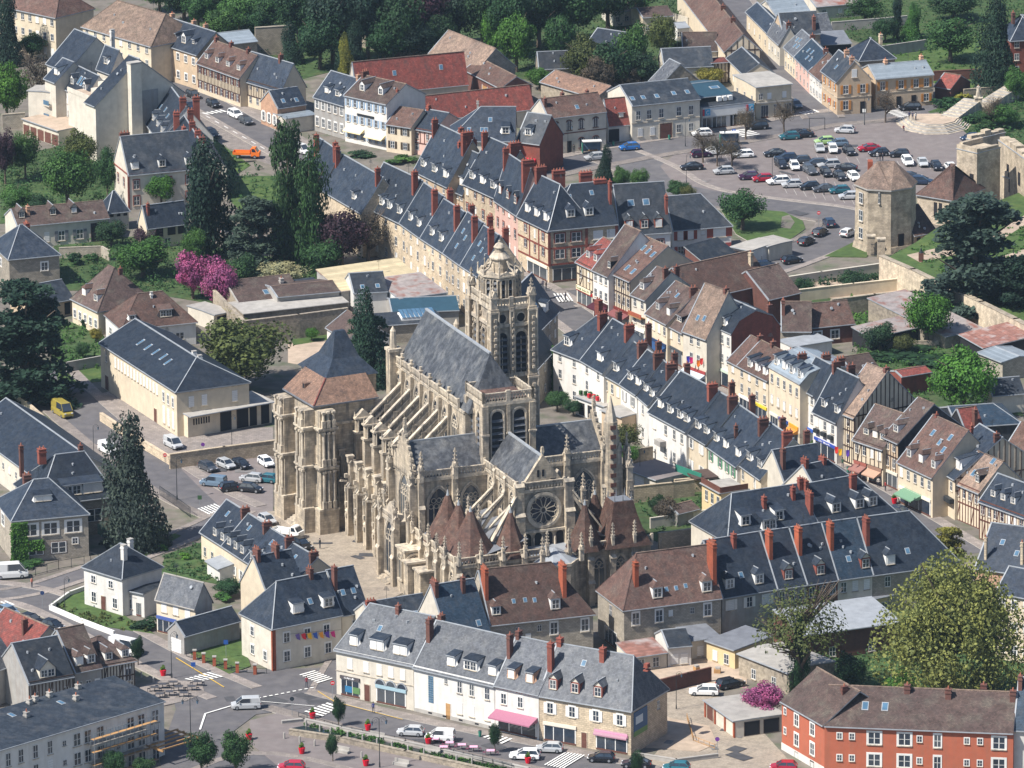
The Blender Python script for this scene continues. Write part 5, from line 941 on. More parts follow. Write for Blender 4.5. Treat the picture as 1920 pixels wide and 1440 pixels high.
def gwin_mesh(w,h,n=3,pointed=True,louvre=False):
 def mk():
  b=MB();pts,zs=arch_pts(w,h,pointed);g=M['dark']if louvre else M['glass']
  b.add([(x,-.03,z)for x,z in pts],[tuple(range(len(pts)-1,-1,-1))],g)
  for k,(t,o)in enumerate(((.16,.32),(.14,.16))):
   q=1+(.16 if k==0 else.02);c=h*.45
   pp=[(x*q,c+(z-c)*(1+(q-1)*.5))for x,z in pts]
   for a,d in zip(pp,pp[1:]):b.bar((a[0],-o/2,a[1]),(d[0],-o/2,d[1]),t,o,SL)if abs(a[0]-d[0])>.01 else b.box(a[0]-t/2,-o,min(a[1],d[1]),a[0]+t/2,0,max(a[1],d[1]),SL)
  b.box(-w*.62,-.4,-.3,w*.62,0,0,SL)
  for i in range(1,n):
   x=-w/2+w*i/n;b.box(x-.07,-.16,0,x+.07,-.03,zs+.1,SL)
  if louvre:
   for i in range(int(h/1.1)):
    z=.4+i*1.1
    if z<zs:b.add([(-w/2,-.3,z),(w/2,-.3,z),(w/2,-.04,z+.4),(-w/2,-.04,z+.4)],[(0,1,2,3)],M['slate2'])
  elif n>1:
   cs=[(-w/2+w*(i+.5)/n,zs+.15)for i in range(n)]+[(-w/2+w*(i+1)/n,zs+w*.3)for i in range(n-1)]
   for cx,cz in cs:
    r=w/n*.45;pr=None
    for i in range(9):
     a=math.pi*2*i/8;q=(cx+r*math.cos(a),-.1,cz+r*math.sin(a))
     if pr:b.bar(pr,q,.1,.12,SL)
     pr=q
  return b.mesh('church_window')
 return cached(('gw',w,h,n,pointed,louvre),mk)
def gwin(mw,w,h,n=3,pointed=True,louvre=False):cp_('window',gwin_mesh(w,h,n,pointed,louvre),mw)
def pinn_mesh(w,h):
 def mk():
  b=MB();s=h*.38;b.box(-w/2,-w/2,0,w/2,w/2,s,SL);b.box(-w*.65,-w*.65,s,w*.65,w*.65,s+w*.2,SL)
  for a in range(4):
   c,d=math.cos(a*math.pi/2),math.sin(a*math.pi/2);R2=lambda x,y:(x*c-y*d,x*d+y*c)
   p=[R2(-w*.5,-w*.62)+(s+w*.2,),R2(w*.5,-w*.62)+(s+w*.2,),R2(0,-w*.62)+(s+w*1.3,),R2(0,0)+(s+w*1.3,)]
   b.add(p,[(0,1,2),(0,2,3),(2,1,3)],SL)
  b.cyl(0,0,s+w*.2,h*.93,w*.42,.05,SL,6)
  for i in range(1,5):
   t=i/5;z=s+(h-s)*t;r=w*.42*(1-t)+.16
   for a in range(4):x,y=r*math.cos(a*1.57+.78),r*math.sin(a*1.57+.78);b.box(x-.07,y-.07,z-.1,x+.07,y+.07,z+.1,SL)
  b.box(-.18,-.05,h*.9,.18,.05,h*.96,SL);b.box(-.05,-.18,h*.9,.05,.18,h*.96,SL);b.box(-.05,-.05,h*.9,.05,.05,h,SL)
  return b.mesh('pinnacle')
 return cached(('pn',round(w,1),round(h,1)),mk)
def pinn(u,v,z,h=4.5,w=.8):cp_('pinnacle',pinn_mesh(w,h),TRS(u,-v,z))
def balus(u0,v0,u1,v1,z,h=1.2,step=.55,mesh_only=None):
 a,c=Vector((u0,-v0,0)),Vector((u1,-v1,0));d=c-a;L=d.length;rz=math.atan2(d.y,d.x);n=max(2,int(L/step));b=MB()
 b.box(0,-.14,0,L,.14,.2,SL);b.box(0,-.16,h-.16,L,.16,h,SL)
 for i in range(n):
  x=L*i/n;xe=L*(i+1)/n;b.bar((x,0,.2),((x+xe)/2,0,h-.16),.14,.1,SL);b.bar(((x+xe)/2,0,h-.16),(xe,0,.2),.14,.1,SL)
  b.box(x-.06,-.07,.2,x+.06,.07,h-.16,SL)
 b.box(-.2,-.2,0,.2,.2,h+.25,SL);b.box(L-.2,-.2,0,L+.2,.2,h+.25,SL)
 cp_('balustrade',b,Matrix.Translation((u0,-v0,z))@Matrix.Rotation(rz,4,'Z'))
def buttress(u0,v0,u1,v1,zs,dirn):
 b=MB();z=0
 for i,zz in enumerate(zs):
  k=i/len(zs)*.55
  if dirn=='s':cb(b,u0+(u1-u0)*k,v0,z,u1,v1,zz);b.bar((u0+(u1-u0)*k-.05,-(v0+v1)/2,zz-.1),(u0+(u1-u0)*(k+.55/len(zs))+.05,-(v0+v1)/2,zz+.45),abs(v1-v0)+.2,.2,SL)
  else:cb(b,u0,v0,z,u1,v1-(v1-v0)*k,zz);b.bar(((u0+u1)/2,-(v1-(v1-v0)*k)-.05,zz-.1),((u0+u1)/2,-(v1-(v1-v0)*(k+.55/len(zs)))+.05,zz+.45),abs(u1-u0)+.2,.2,SL)
  z=zz
 cp_('buttress',b)
def flyer(u0,z0,u1,z1,v,w=.7,dbl=True,v1=None):
 v1=v if v1 is None else v1;b=MB();A,B=Vector((u0,-v,z0)),Vector((u1,-v1,z1));D=Vector((0,0,-1.5 if dbl else-.7))
 b.bar(A,B,w,.28,SL);n=max(4,int((B-A).length/.55))
 if dbl:
  b.bar(A+D,B+D,w*.8,.35,SL)
  for i in range(n):
   p,q=A.lerp(B,(i+.1)/n),A.lerp(B,(i+.9)/n);b.bar(p+D,q,.3,.16,SL);b.bar(p,q+D,.3,.12,SL)
 k=8;pr=None
 for i in range(k+1):
  t=i/k;q=A.lerp(B,t)+D+Vector((0,0,-2.6*(1-math.sin(t*math.pi/2))-.2))
  if pr is not None:b.bar(pr,q,w*.8,.5,SC)
  pr=q
 b.add([tuple(A.lerp(B,0)+D+Vector((0,s_,0)))for s_ in(-w*.35,w*.35)]+[tuple(A+D+Vector((0,s_,-2.6)))for s_ in(w*.35,-w*.35)],[(0,1,2,3)],SC)
 cp_('flying_buttress',b)
def groof(u0,v0,u1,v1,z,r,along,name='roof',m=None,gab=(0,0),hip=(0,0)):
 m=m or M['slateg'];b=MB()
 if along=='u':
  vm=(v0+v1)/2;rdg=[(u0+hip[0],-vm,z+r),(u1-hip[1],-vm,z+r)];e=[(u0,-v1,z),(u1,-v1,z),(u1,-v0,z),(u0,-v0,z)]
  b.add(e+rdg,[(0,1,5,4),(2,3,4,5),(3,0,4),(1,2,5)],m)
  b.bar(rdg[0],rdg[1],.3,.25,M['zincl'])
 else:
  um=(u0+u1)/2;rdg=[(um,-v0-hip[0],z+r),(um,-v1+hip[1],z+r)];e=[(u0,-v0,z),(u0,-v1,z),(u1,-v1,z),(u1,-v0,z)]
  b.add(e+rdg,[(0,1,5,4),(2,3,4,5),(1,2,5),(3,0,4)],m)
  b.bar(rdg[0],rdg[1],.45,.3,M['zincl'])
 cp_(name,b)
b=MB();cb(b,11,-4,0,22,30,27.8);cb(b,10.7,-4.2,27.4,22.3,30,27.8,SL);cp_('nave_wall',b)
b=MB();cb(b,4.5,-4,0,11,27,15);cp_('aisle_wall',b)
b=MB();b.add([(4.4,4,15),(11,4,17.6),(11,-27,17.6),(4.4,-27,15)],[(0,3,2,1)],M['slateg']);cp_('aisle_roof',b)
b=MB();cb(b,0,-1.5,0,4.6,27,12.2);cb(b,-.25,-1.5,11.6,4.4,27,12.3,SL);cb(b,-.35,-1.5,0,0,27,1.6,SL);cp_('chapel_wall',b)
groof(11,-3,22,31.5,27.8,9.2,'v','nave_roof',hip=(0,3.6))
for k in range(7):
 v=.3+4.55*k-2.3
 gwin(FS(11,v,18.6),2.6,7.6,3)
 if k<6:
  pv=v+2.3;b=MB();cb(b,10.3,pv-.5,15,11,pv+.5,27.5);cp_('pilaster',b)
  b=MB();b.box(-.25,-.25,0,.25,.25,1.3,SL);b.box(-.4,-.4,1.3,.4,.4,1.5,SL);b.cyl(0,0,1.5,2.1,.2,.3,SL,8);cp_('finial',b,TRS(10.7,-pv,28.3))
 balus(10.7,v-2.3,10.7,v+2.25,27.8,1.5,.5)
for k in range(6):
 v=.3+4.55*k
 if k<5:
  b=MB();cb(b,1.7,v-.65,10,4.9,v+.65,17.2);cb(b,1.5,v-.8,17,5.1,v+.8,17.4,SL)
  cb(b,1.9,v-.55,17.4,4.7,v+.55,19.6);cb(b,1.6,v-.8,19.6,5.0,v+.8,19.9,SL)
  b.add([(1.7,-v+.5,19.9),(1.7,-v-.55,19.9),(4.9,-v-.55,19.9),(4.9,-v+.5,19.9),(3.3,-v+.5,21.3),(3.3,-v-.55,21.3)],[(1,2,5),(3,0,4),(0,1,5,4),(2,3,4,5)],SL)
  for t in(2.2,3.3,4.4):b.cyl(t,-v-.68,17.4,19.5,.16,.13,SL,6)
  cb(b,2.6,v+.55,17.5,3.9,v+.6,19,M['dark'])
  for t in(1.8,4.8):b.cyl(t,-v,19.9,20.9,.2,.05,SL,6)
  cp_('buttress_pier',b)
 flyer(4.6,20.0,10.9,25.6,v);flyer(4.9,15.6,10.9,20.5,v,dbl=False)
 b=MB();cb(b,7.2,v-.4,12,7.9,v+.4,21.6);cp_('buttress_shaft',b)
for k in range(6):
 v=4.5*k
 if k<5:
  buttress(-1.5,v-.5,.1,v+.5,(4.5,9,13.2),'s');b=MB()
  cb(b,-1.2,v-.4,13.2,-.2,v+.4,14.2,SL);cb(b,-1.35,v-.55,14.2,-.05,v+.55,14.5,SL)
  for z in(3.4,5.5,8,10.5):b.box(-1.75,-v-.28,z,-1.2,-v+.28,z+.7,SL)
  b.cyl(-1.45,-v-.55,.5,9,.14,.14,SL,6);b.cyl(-1.45,-v+.55,.5,9,.14,.14,SL,6);cp_('buttress_ornament',b)
  if k<4:gwin(FS(0,v+2.25,3.6),2.1,7,3);balus(-.1,v+.4,-.1,v+4.1,12.3,1.2)
  b=MB();b.bar((-1.3,-v,9.8),(-2.6,-v,10.1),.3,.3,SL);cp_('gargoyle',b)
for u_,v_ in((10.5,-3.6),(22.3,-3.6)):
 b=MB();cb(b,u_-1,v_-1,0,u_+1,v_+1,30);cb(b,u_-1.2,v_-1.2,30,u_+1.2,v_+1.2,30.5,SL);b.cyl(u_,-v_,30.5,33.5,.7,.5,SL,8);b.cyl(u_,-v_,33.5,34.4,.55,.05,SL,8);cp_('turret',b)
b=MB();cb(b,22,2,0,33,27,13);cp_('aisle_wall',b)
for k in range(5):
 pinn(33,6+5*k,12.5,5);pinn(28,6+5*k,14,5)
 flyer(28,19,22.1,24.5,6+5*k)
b=MB();cb(b,-.6,26,0,12.3,37,19);cb(b,-.9,25.8,18.5,12.3,37.3,19,SL);cp_('south_transept_wall',b)
b=MB();cb(b,20.7,26,0,34,37,19);cb(b,20.7,25.8,18.5,34.2,37.3,19,SL);cp_('north_transept_wall',b)
groof(-.2,26,13,37,19,5.2,'u','transept_roof');groof(20.5,26,33.6,37,19,5.2,'u','transept_roof')
for u_ in(-.9,33.6):
 b=MB();b.add([(u_,-25.8,18.6),(u_,-37.2,18.6),(u_,-31.5,26),(u_+.7,-25.8,18.6),(u_+.7,-37.2,18.6),(u_+.7,-31.5,26)],[(0,2,1),(3,4,5),(0,3,5,2),(1,2,5,4)],SC)
 for s_ in(-1,1):
  for i in range(8):t=i/8;b.box(u_+.1,-31.5+s_*5.7*(1-t)-.15,18.8+7.4*t,u_+.6,-31.5+s_*5.7*(1-t)+.15,19.3+7.4*t,SL)
 cp_('gable',b);pinn(u_+.4,31.5,25.6,3,.5)
balus(.6,37.1,5.8,37.1,19,1.4);balus(6.6,37.1,11.9,37.1,19,1.4);balus(21,37.1,26.2,37.1,19,1.4);balus(27,37.1,33.3,37.1,19,1.4)
for u_ in(3.4,9.2,29.8):gwin(FE(u_,37,6.5),3.8 if u_!=9.2 else 3.2,10.6,4)
for u_ in(0,6.2,26.6,33.4):
 buttress(u_-.5,36.8,u_+.5,38.4,(9,14,19.5),'e');pinn(u_,37.6,18.6,5.5,.8)
for v_ in(26.2,36.6):
 buttress(-2.6,v_-.6,-.6,v_+.6,(7,12.5,18),'s');pinn(-1.4,v_,17,6,.9);pinn(-2.3,v_,12,3.6,.6);pinn(.2,v_+.7,19,5,.7)
gwin(FS(-.6,31.5,10),4,8.5,4)
b=MB();cb(b,-3.4,28.3,0,-.5,34.7,10.5);cb(b,-3.7,28,10.5,-.4,35,11,SL)
b.add([(-3.45,-28,11),(-3.45,-35,11),(-3.45,-31.5,14),(-2.9,-28,11),(-2.9,-35,11),(-2.9,-31.5,14)],[(0,2,1),(3,4,5),(0,3,5,2),(1,2,5,4)],SL);cp_('porch',b)
gwin(FS(-3.4,31.5,1.2),3.8,9.4,3);balus(-3.6,28.2,-3.6,34.8,11,1.1)
for v_ in(28,35):buttress(-4.6,v_-.6,-3.2,v_+.6,(5,10,12),'s');pinn(-3.9,v_,11.5,4,.7)
for i in range(3):
 b=MB();cb(b,-5.2+i*.45,29.2,.0,-3.4,34,.2+.2*i,SC);cp_('step',b)
b=MB();b.cyl(34.6,-37.6,0,25.5,1.3,1.3,SC,8);b.cyl(34.6,-37.6,25.5,30,1.2,.1,SL,8)
for i in range(10):b.box(34.1,-38.95,9+i*1.7,35.1,-38.7,9.7+i*1.7,M['brickb'])
cp_('stair_turret',b)
for u_,v_,z_,h_ in((35.8,38,18,6),(37.6,38.6,15,6),(38,36.5,17,6),(36,35,20,6),(37.4,39.2,9,5)):
 b=MB();cb(b,u_-.6,v_-.6,0,u_+.6,v_+.6,z_);cp_('buttress_shaft',b);pinn(u_,v_,z_,h_,1.0)
flyer(38,16,34.6,19,37,dbl=False)
b=MB();cb(b,12.2,28.3,0,20.8,36,30.6);cb(b,11.9,28,30.1,21.1,36.3,30.7,SL);cb(b,12.0,28.1,20.6,21,36.2,21,SL);cp_('crossing_tower_wall',b)
for a in((12,36.1,16.3,36.1),(16.7,36.1,21,36.1),(12,28.2,12,36.1),(21,28.2,21,36.1),(12,28.2,21,28.2)):balus(*a,30.7,1.7,.5)
b=MB();b.add([(12.8,-35.3,31),(20.2,-35.3,31),(20.2,-29,31),(12.8,-29,31),(13.8,-32.2,32),(19.2,-32.2,32)],[(0,1,5,4),(1,2,5),(2,3,4,5),(3,0,4)],M['tileb']);cp_('crossing_tower_roof',b)
for u_ in(14.5,18.5):gwin(FE(u_,36,21.3),2.1,7.8,1,False,True)
for v_ in(30.5,33.7):gwin(FS(12.2,v_,21.3),1.5,7.4,1,True,True)
for u_,v_ in((12.2,36),(20.8,36),(16.5,36.1),(12.2,28.3)):
 b=MB();w_=.3 if u_==16.5 else.55;cb(b,u_-w_,v_-w_,17,u_+w_,v_+w_,30.2);cb(b,u_-w_-.15,v_-w_-.15,25,u_+w_+.15,v_+w_+.15,25.3,SL);cp_('pilaster',b)
for z in(24,):pass
b=MB();cb(b,12.2,36,0,20.8,52,19.6);cb(b,11.9,36,19.2,21.1,52.3,19.7,SL);cp_('choir_wall',b)
groof(12.4,35.5,20.6,51.6,19.8,5.4,'v','choir_roof')
b=MB();b.add([(12.2,-52.1,19.6),(20.8,-52.1,19.6),(16.5,-52.1,25.6),(12.2,-51.4,19.6),(20.8,-51.4,19.6),(16.5,-51.4,25.6)],[(0,1,2),(4,3,5),(0,2,5,3),(1,4,5,2)],SC)
for x in(15.6,16.5):b.box(x-.2,-52.15-36.2+36.2,21.8,x+.2,-52.05,23,M['dark'])
b.box(17.8,-52.15,20.2,18.8,-52.05,21.3,M['dark']);cp_('gable',b);pinn(16.5,51.8,25.2,1.8,.4)
for i in range(3):balus(11.9,36.6+5.1*i,11.9,41.6+5.1*i,19.6,1.5)
balus(12.8,52.3,20.2,52.3,19.6,1.5)
for u_ in(12,21):buttress(u_-.8,51.6,u_+.8,53.6,(10,15.5,20.6),'e')
for k in range(3):
 v_=39.2+4.9*k;gwin(FS(12.2,v_,14.2),2,4.6,2)
 buttress(11.2,v_+2.1,12.3,v_+2.9,(13,18,20.5),'s');flyer(5.4,12.4,11.6,17.8,v_+2.5,.6,False)
 b=MB();cb(b,4.4,v_+1.9,0,5.8,v_+3.1,13.4);cp_('buttress_pier',b);pinn(5.1,v_+2.5,13.2,5,.7)
 buttress(20.7,v_+2.1,21.8,v_+2.9,(13,18,20.5),'s')
 b=MB();cb(b,27.2,v_+1.9,0,28.6,v_+3.1,13.4);cp_('buttress_pier',b);pinn(27.9,v_+2.5,13.2,5,.7);flyer(27.6,12.4,21.4,17.8,v_+2.5,.6,False)
def rose(mw,r):
 b=MB();n=28;C=lambda rr,a,y:(rr*math.cos(a),y,rr*math.sin(a))
 b.add([C(r,-2*math.pi*i/n,-.03)for i in range(n)],[tuple(range(n))],M['glass'])
 for rr,t,o in((r*1.16,.28,.5),(r*1.06,.16,.34),(r*.97,.12,.2),(r*.2,.14,.24)):
  for i in range(n):b.bar(C(rr,2*math.pi*i/n,-o/2),C(rr,2*math.pi*(i+1)/n,-o/2),t,o,SL)
 for i in range(12):
  a=2*math.pi*(i+.5)/12;b.bar(C(r*.22,a,-.14),C(r*.8,a,-.14),.13,.12,SL)
  for s_ in(-1,1):b.bar(C(r*.8,a,-.14),C(r*.95,a+s_*.22,-.14),.12,.1,SL)
 cp_('rose_window',b,mw)
rose(FE(16.5,52,15.9),2.55)
b=MB()
for i in range(4):
 x=13.6+i*1.95;pts,zs=arch_pts(1.3,3.4,False);b.add([(x+p[0],-52.06,8.6+p[1])for p in pts],[tuple(range(len(pts)-1,-1,-1))],M['dark'])
for i in range(5):b.cyl(12.62+i*1.95,-52.4,8.4,11.2,.2,.2,SL,6)
b.box(12.6,-52.6,12.2,20.4,-52.05,12.6,SL);cp_('arcade',b)
flyer(26.5,12,21.6,19,53.6,.8,False,52.6);flyer(6.5,12,11.4,19,53.6,.8,False,52.6)
b=MB();cb(b,-1,37,0,34,57,9.4);cb(b,-1.3,37,9,34.3,57.3,9.5,SL);cp_('chapel_wall',b)
b=MB();b.add([(-.6,-37.2,9.6),(-.6,-56.6,9.6),(12,-56.6,12.6),(12,-37.2,12.6)],[(0,1,2,3)],M['zincd'])
for i in range(8):b.bar((-.6,-38-i*1.1,9.68),(5,-38-i*1.1,11.05),.1,.1,M['zincl'])
b.add([(21,-37.2,12.6),(21,-56.6,12.6),(33.6,-56.6,9.6),(33.6,-37.2,9.6)],[(0,1,2,3)],M['slateg']);b.add([(12,-52,9.8),(12,-56.8,9.6),(21,-56.8,9.6),(21,-52,9.8)],[(0,1,2,3)],M['zincl']);cp_('chapel_roof',b)
b=MB();b.cyl(16.5,-56.5,0,8.2,4.2,4.2,SC,8,.39);b.cyl(16.5,-56.5,8.2,8.7,4.4,4.4,SL,8,.39);b.cyl(16.5,-56.5,8.7,10.6,4.1,.4,M['zincl'],8,.39);cp_('apse_chapel',b)
for i in range(5):
 v0=37.4+3.9*i;balus(-1.2,v0,-1.2,v0+3.6,9.5,1.4);gwin(FS(-1,v0+1.9,2.6),1.9,5.4,2,i%2==0)
 buttress(-2.2,v0-.45,-.9,v0+.45,(4,8,10),'s');pinn(-1.6,v0,9.8,3.4 if i%2 else 4,.5)
for i in range(9):
 u0=-1+3.95*i
 if not 11<u0<19:balus(u0,57.2,u0+3.5,57.2,9.5,1.4);gwin(FE(u0+1.8,57,2.6),1.9,5.4,2)
 buttress(u0-.5,56.9,u0+.5,58.6,(4,8,10),'e');pinn(u0,58.1,9.8,4.4,.5)
pinn(20,60.5,9,5,.7);pinn(13,60.5,9,5,.7)
def cone(u,v,z,r,h,n=8,sq=None):
 b=MB();lv=[(0,1.0),(.12,.86),(.3,.66),(.52,.44),(.75,.24),(.93,.1)]
 for(a,ra),(c,rc)in zip(lv,lv[1:]):b.cyl(u,-v,z+a*h,z+c*h,r*ra,r*rc,M['tilecone'],n,.39)
 b.cyl(u,-v,z+.9*h,z+1.06*h,.34,.06,M['zincl'],6);b.cyl(u,-v,z+1.06*h,z+1.2*h,.12,.03,M['iron'],4);b.box(u-.3,-v-.03,z+1.12*h,u+.3,-v+.03,z+1.14*h,M['iron'])
 cp_('cone_roof',b)
cone(2.7,43.2,9.8,4.4,8.4);cone(2.9,47.8,9.8,4.4,7.9);cone(3.2,52.6,9.7,4.9,8.2);cone(9.6,54.6,9.7,3.4,7.8);cone(22.6,55.6,9.6,3.4,8.0);cone(26.5,50.5,10.5,3.2,7)
b=MB();q=math.sqrt(2)
for(a,ra),(c,rc)in zip(((0,1),(.15,.88),(.4,.7),(.7,.54),(1,.42)),((.15,.88),(.4,.7),(.7,.54),(1,.42))):b.cyl(29.4,-54.4,9.6+a*7.4,9.6+c*7.4,4.2*ra*q,4.2*rc*q,M['tilecone'],4,math.pi/4)
b.box(27.8,-56.0,16.9,31.0,-52.8,17.05,M['zincd'])
for x in(27.9,29.4,30.9):
 for y in(-55.9,-52.9):b.cyl(x,y,17.0,18.4,.14,.03,M['zincd'],5)
cp_('pyramid_roof',b)
for bx in((-4.2,36.8,0,-1,40.8,7.6),(-4.6,41,0,-1,43,6.2),(-3.6,43.4,0,-1,46.4,5.4)):
 b=MB();cb(b,*bx);cb(b,bx[0]-.25,bx[1]-.25,bx[5],bx[3],bx[4]+.25,bx[5]+.35,SL);cp_('side_chapel',b)
gwin(FE(-2.6,40.8,2.2),2.4,4.8,4,False);gwin(FS(-4.2,38.8,2.5),1.8,4.4,2,False)
def ZM(z):return z if z<=14 else 14+(z-14)*1.086 if z<=36 else 37.9+(z-36)*.74 if z<=42.5 else 42.7+(z-42.5)*.63
def tbox(b,u0,v0,z0,u1,v1,z1,m=None):cb(b,u0,v0,z0,u1,v1,z1,m)
b=MB();cb(b,26.3,-6.4,0,33.3,4,35.6)
for z in(14,24.2,32.6,35.4):cb(b,25.9,-6.8,z,33.7,4.4,z+.55,SL)
cp_('bell_tower_wall',b)
for u_ in(27.9,31.4):gwin(FE(u_,4,22 if u_<0 else 24.9),2.0,7.4,2,False,True);gwin(FE(u_,4,15),1.9,8,2,False,True)
for v_ in(-4,-.2):gwin(FS(26.3,v_,24.9),1.6,7.4,2,False,True)
b=MB()
for u_ in(27.9,31.4):
 b.add([(u_+.75*math.cos(-2*math.pi*i/14),-4.06,34+.75*math.sin(-2*math.pi*i/14))for i in range(14)],[tuple(range(14))],M['dark'])
 for i in range(14):a=2*math.pi*i/14;c=2*math.pi*(i+1)/14;b.bar((u_+.85*math.cos(a),-4.1,34+.85*math.sin(a)),(u_+.85*math.cos(c),-4.1,34+.85*math.sin(c)),.2,.2,SL)
cp_('oculus',b)
for u_,v_ in((26.3,4.1),(33.4,4.1),(29.65,4.2),(26.3,-6.5),(26.1,-2.2),(33.4,-6.5)):
 b=MB();w_=.8 if abs(u_-29.65)>1 and v_!=-2.2 else.35
 for z0,z1,k in((0,14,1.25),(14,24.5,1.1),(24.5,35.8,.95)):
  q=w_*k;cb(b,u_-q,v_-q,z0,u_+q,v_+q,z1)
  for sx in(-1,1):
   for sy in(-1,1):b.cyl(u_+sx*q,-v_+sy*q,z0+1,z1-.6,.2,.17,SL,6)
  for j in range(5):cb(b,u_-q-.12,v_-q-.12,z0+(z1-z0)*(j+.7)/5,u_+q+.12,v_+q+.12,z0+(z1-z0)*(j+.7)/5+.3,SL)
  for j in range(9):b.box(u_-q*.3,-v_-q-.35,z0+1+j*(z1-z0-2)/9,u_+q*.3,-v_-q,z0+1.5+j*(z1-z0-2)/9,SL)
 cp_('tower_buttress',b)
 if w_>.5:pinn(u_,v_,35.8,5,1.1)
for a in((26.2,4.2,29.4,4.2),(29.8,4.2,33.5,4.2),(26.1,-6.6,26.1,-1.4),(26.1,-1,26.1,4.1)):balus(*a,36,1.5,.5)
TX,TV=29.6,-1.2
b=MB();b.cyl(TX,-TV,35.6,42.2,3.5,3.5,SC,8,.39)
for z,r in((41.6,3.7),(42.3,4.0),(36.1,3.7)):b.cyl(TX,-TV,z,z+.45,r,r,SL,8,.39)
cp_('octagon',b)
for i in range(8):
 a=.785*i;mw=TRS(TX,-TV,0,a+math.pi/2)@Matrix.Translation((0,-3.24,0))
 for s_ in(-.65,.65):gwin(mw@Matrix.Translation((s_,0,37.2)),.7,3.4,1,False,True)
 b=MB();b.add([(-1.2,0,42.75),(1.2,0,42.75),(0,0,43.9),(-1.2,.4,42.75),(1.2,.4,42.75),(0,.4,43.9)],[(0,1,2),(4,3,5),(0,2,5,3),(1,4,5,2)],SL);cp_('pediment',b,mw@Matrix.Translation((0,-.3,0)))
 a+=.39;b=MB();c_,s_=math.cos(a),math.sin(a);pr=None
 for r_,z_ in((3.7,42.7),(3.3,43.9),(2.5,44.5),(1.9,46.2)):
  q_=(TX+c_*r_,-TV+s_*r_,z_)
  if pr:b.bar(pr,q_,.22,.3,SL)
  pr=q_
 b.cyl(TX+c_*3.8,-TV+s_*3.8,42.7,44.9,.22,.08,SL,6);b.cyl(TX+c_*3.8,-TV+s_*3.8,44.9,45.4,.15,.15,SL,6);cp_('scroll_buttress',b)
b=MB();b.cyl(TX,-TV,42.7,46.6,1.5,1.5,SC,12);b.cyl(TX,-TV,46.6,46.9,1.85,1.85,SL,12);b.cyl(TX,-TV,46.9,48.3,1.8,1.1,SL,12);b.cyl(TX,-TV,48.3,49.6,0.85,.85,SC,12)
b.cyl(TX,-TV,49.6,49.8,1.05,1.05,SL,12);b.cyl(TX,-TV,49.8,50.6,1.0,.65,SL,12);b.cyl(TX,-TV,50.6,51.1,.65,.15,SL,12);b.cyl(TX,-TV,51.1,51.6,.22,.22,SL,6);cp_('cupola',b)
ZM=None
Tw=P(591,755,22);W2=CH.matrix_basis.inverted()@(Matrix.Translation((Tw.x,Tw.y,0))@Matrix.Rotation(R_(26),4,'Z'))
b=MB();b.box(0,0,0,10.5,11,21.6,SC);b.box(4.2,4.2,0,13,14.6,24.2,SC);cp_('great_tower_wall',b,W2)
blocks=[(-2.0,-.1,0,3.0),(-.1,-2.0,2.7,0),(-2.0,8.2,0,11.3),(8.2,-1.6,10.8,0)]
for i,(x0,y0,x1,y1)in enumerate(blocks):
 b=MB();top=20.9 if i!=3 else 10
 b.box(x0-.5,y0-.5,0,x1+.15,y1+.2,4,SC);b.box(x0,y0,4,x1,y1,top,SC)
 for z in(4,11.2,17.8):
  if z<top:b.box(x0-.55,y0-.55,z,x1+.3,y1+.3,z+.35,SL);b.box(x0-.35,y0-.35,z-.3,x1+.2,y1+.2,z,SL)
 for z0,z1 in((4.4,10.8),(11.6,17.4),(18.2,20.9)):
  if z1<=top+.1:
   if i==1:ps=[(x0+.5,y0-.25),(x1-.5,y0-.25),(x0+1.3,y0-.25)]
   else:ps=[(x0-.25,y0+.5),(x0-.25,y1-.5),(x0-.25,y0+1.3)]
   for(cx,cy)in ps:
    b.box(cx-.32,cy-.32,z0,cx+.32,cy+.32,z0+1.2,SL);b.cyl(cx,cy,z0+1.2,z1-.3,.26,.22,SL,8);b.box(cx-.3,cy-.3,z1-.35,cx+.3,cy+.3,z1,SL)
 cp_('tower_buttress',b,W2)
b=MB()
for z in(4,11.2,17.8):b.box(-.35,-.35,z,10.8,11.3,z+.4,SL)
for z in(10.6,17.2):
 for i in range(12):b.box(-.3,3+i*.45,z,0,3.2+i*.45,z+.5,SL)
cp_('cornice',b,W2)
mw=W2@TRS(0,5.8,5,-math.pi/2);cp_('window',gwin_mesh(1.9,5.4,2,False,False),mw)
b=MB();b.add([(1.2*math.cos(-2*math.pi*i/16),-.04,1.2*math.sin(-2*math.pi*i/16))for i in range(16)],[tuple(range(16))],M['dark'])
for i in range(16):a,c=2*math.pi*i/16,2*math.pi*(i+1)/16;b.bar((1.3*math.cos(a),-.15,1.3*math.sin(a)),(1.3*math.cos(c),-.15,1.3*math.sin(c)),.3,.3,SL)
cp_('oculus',b,W2@TRS(0,5.8,14.4,-math.pi/2))
for i in range(4):
 b=MB();b.box(-2.6+i*.5,3.6,0,0,7.4,.25+.25*i,SL);cp_('step',b,W2)
b=MB();e=(-.55,-.55,11.2,11.6);q=(3.5,3.5,10.8,11.6);z0,z1=21.6,24.8
b.add([(e[0],e[1],z0),(e[2],e[1],z0),(e[2],e[3],z0),(e[0],e[3],z0),(q[0],q[1],z1),(q[2],q[1],z1),(q[2],q[3],z1),(q[0],q[3],z1)],[(0,1,5,4),(1,2,6,5),(2,3,7,6),(3,0,4,7),(3,2,1,0)],M['tileo'])
b.box(-.6,-.65,21.35,11.2,-.5,21.6,M['zincd']);b.box(-.65,-.6,21.35,-.5,11.6,21.6,M['zincd']);b.bar((-.5,-.5,21.7),(3.5,3.5,24.85),.2,.15,M['tiler']);cp_('tile_roof',b,W2)
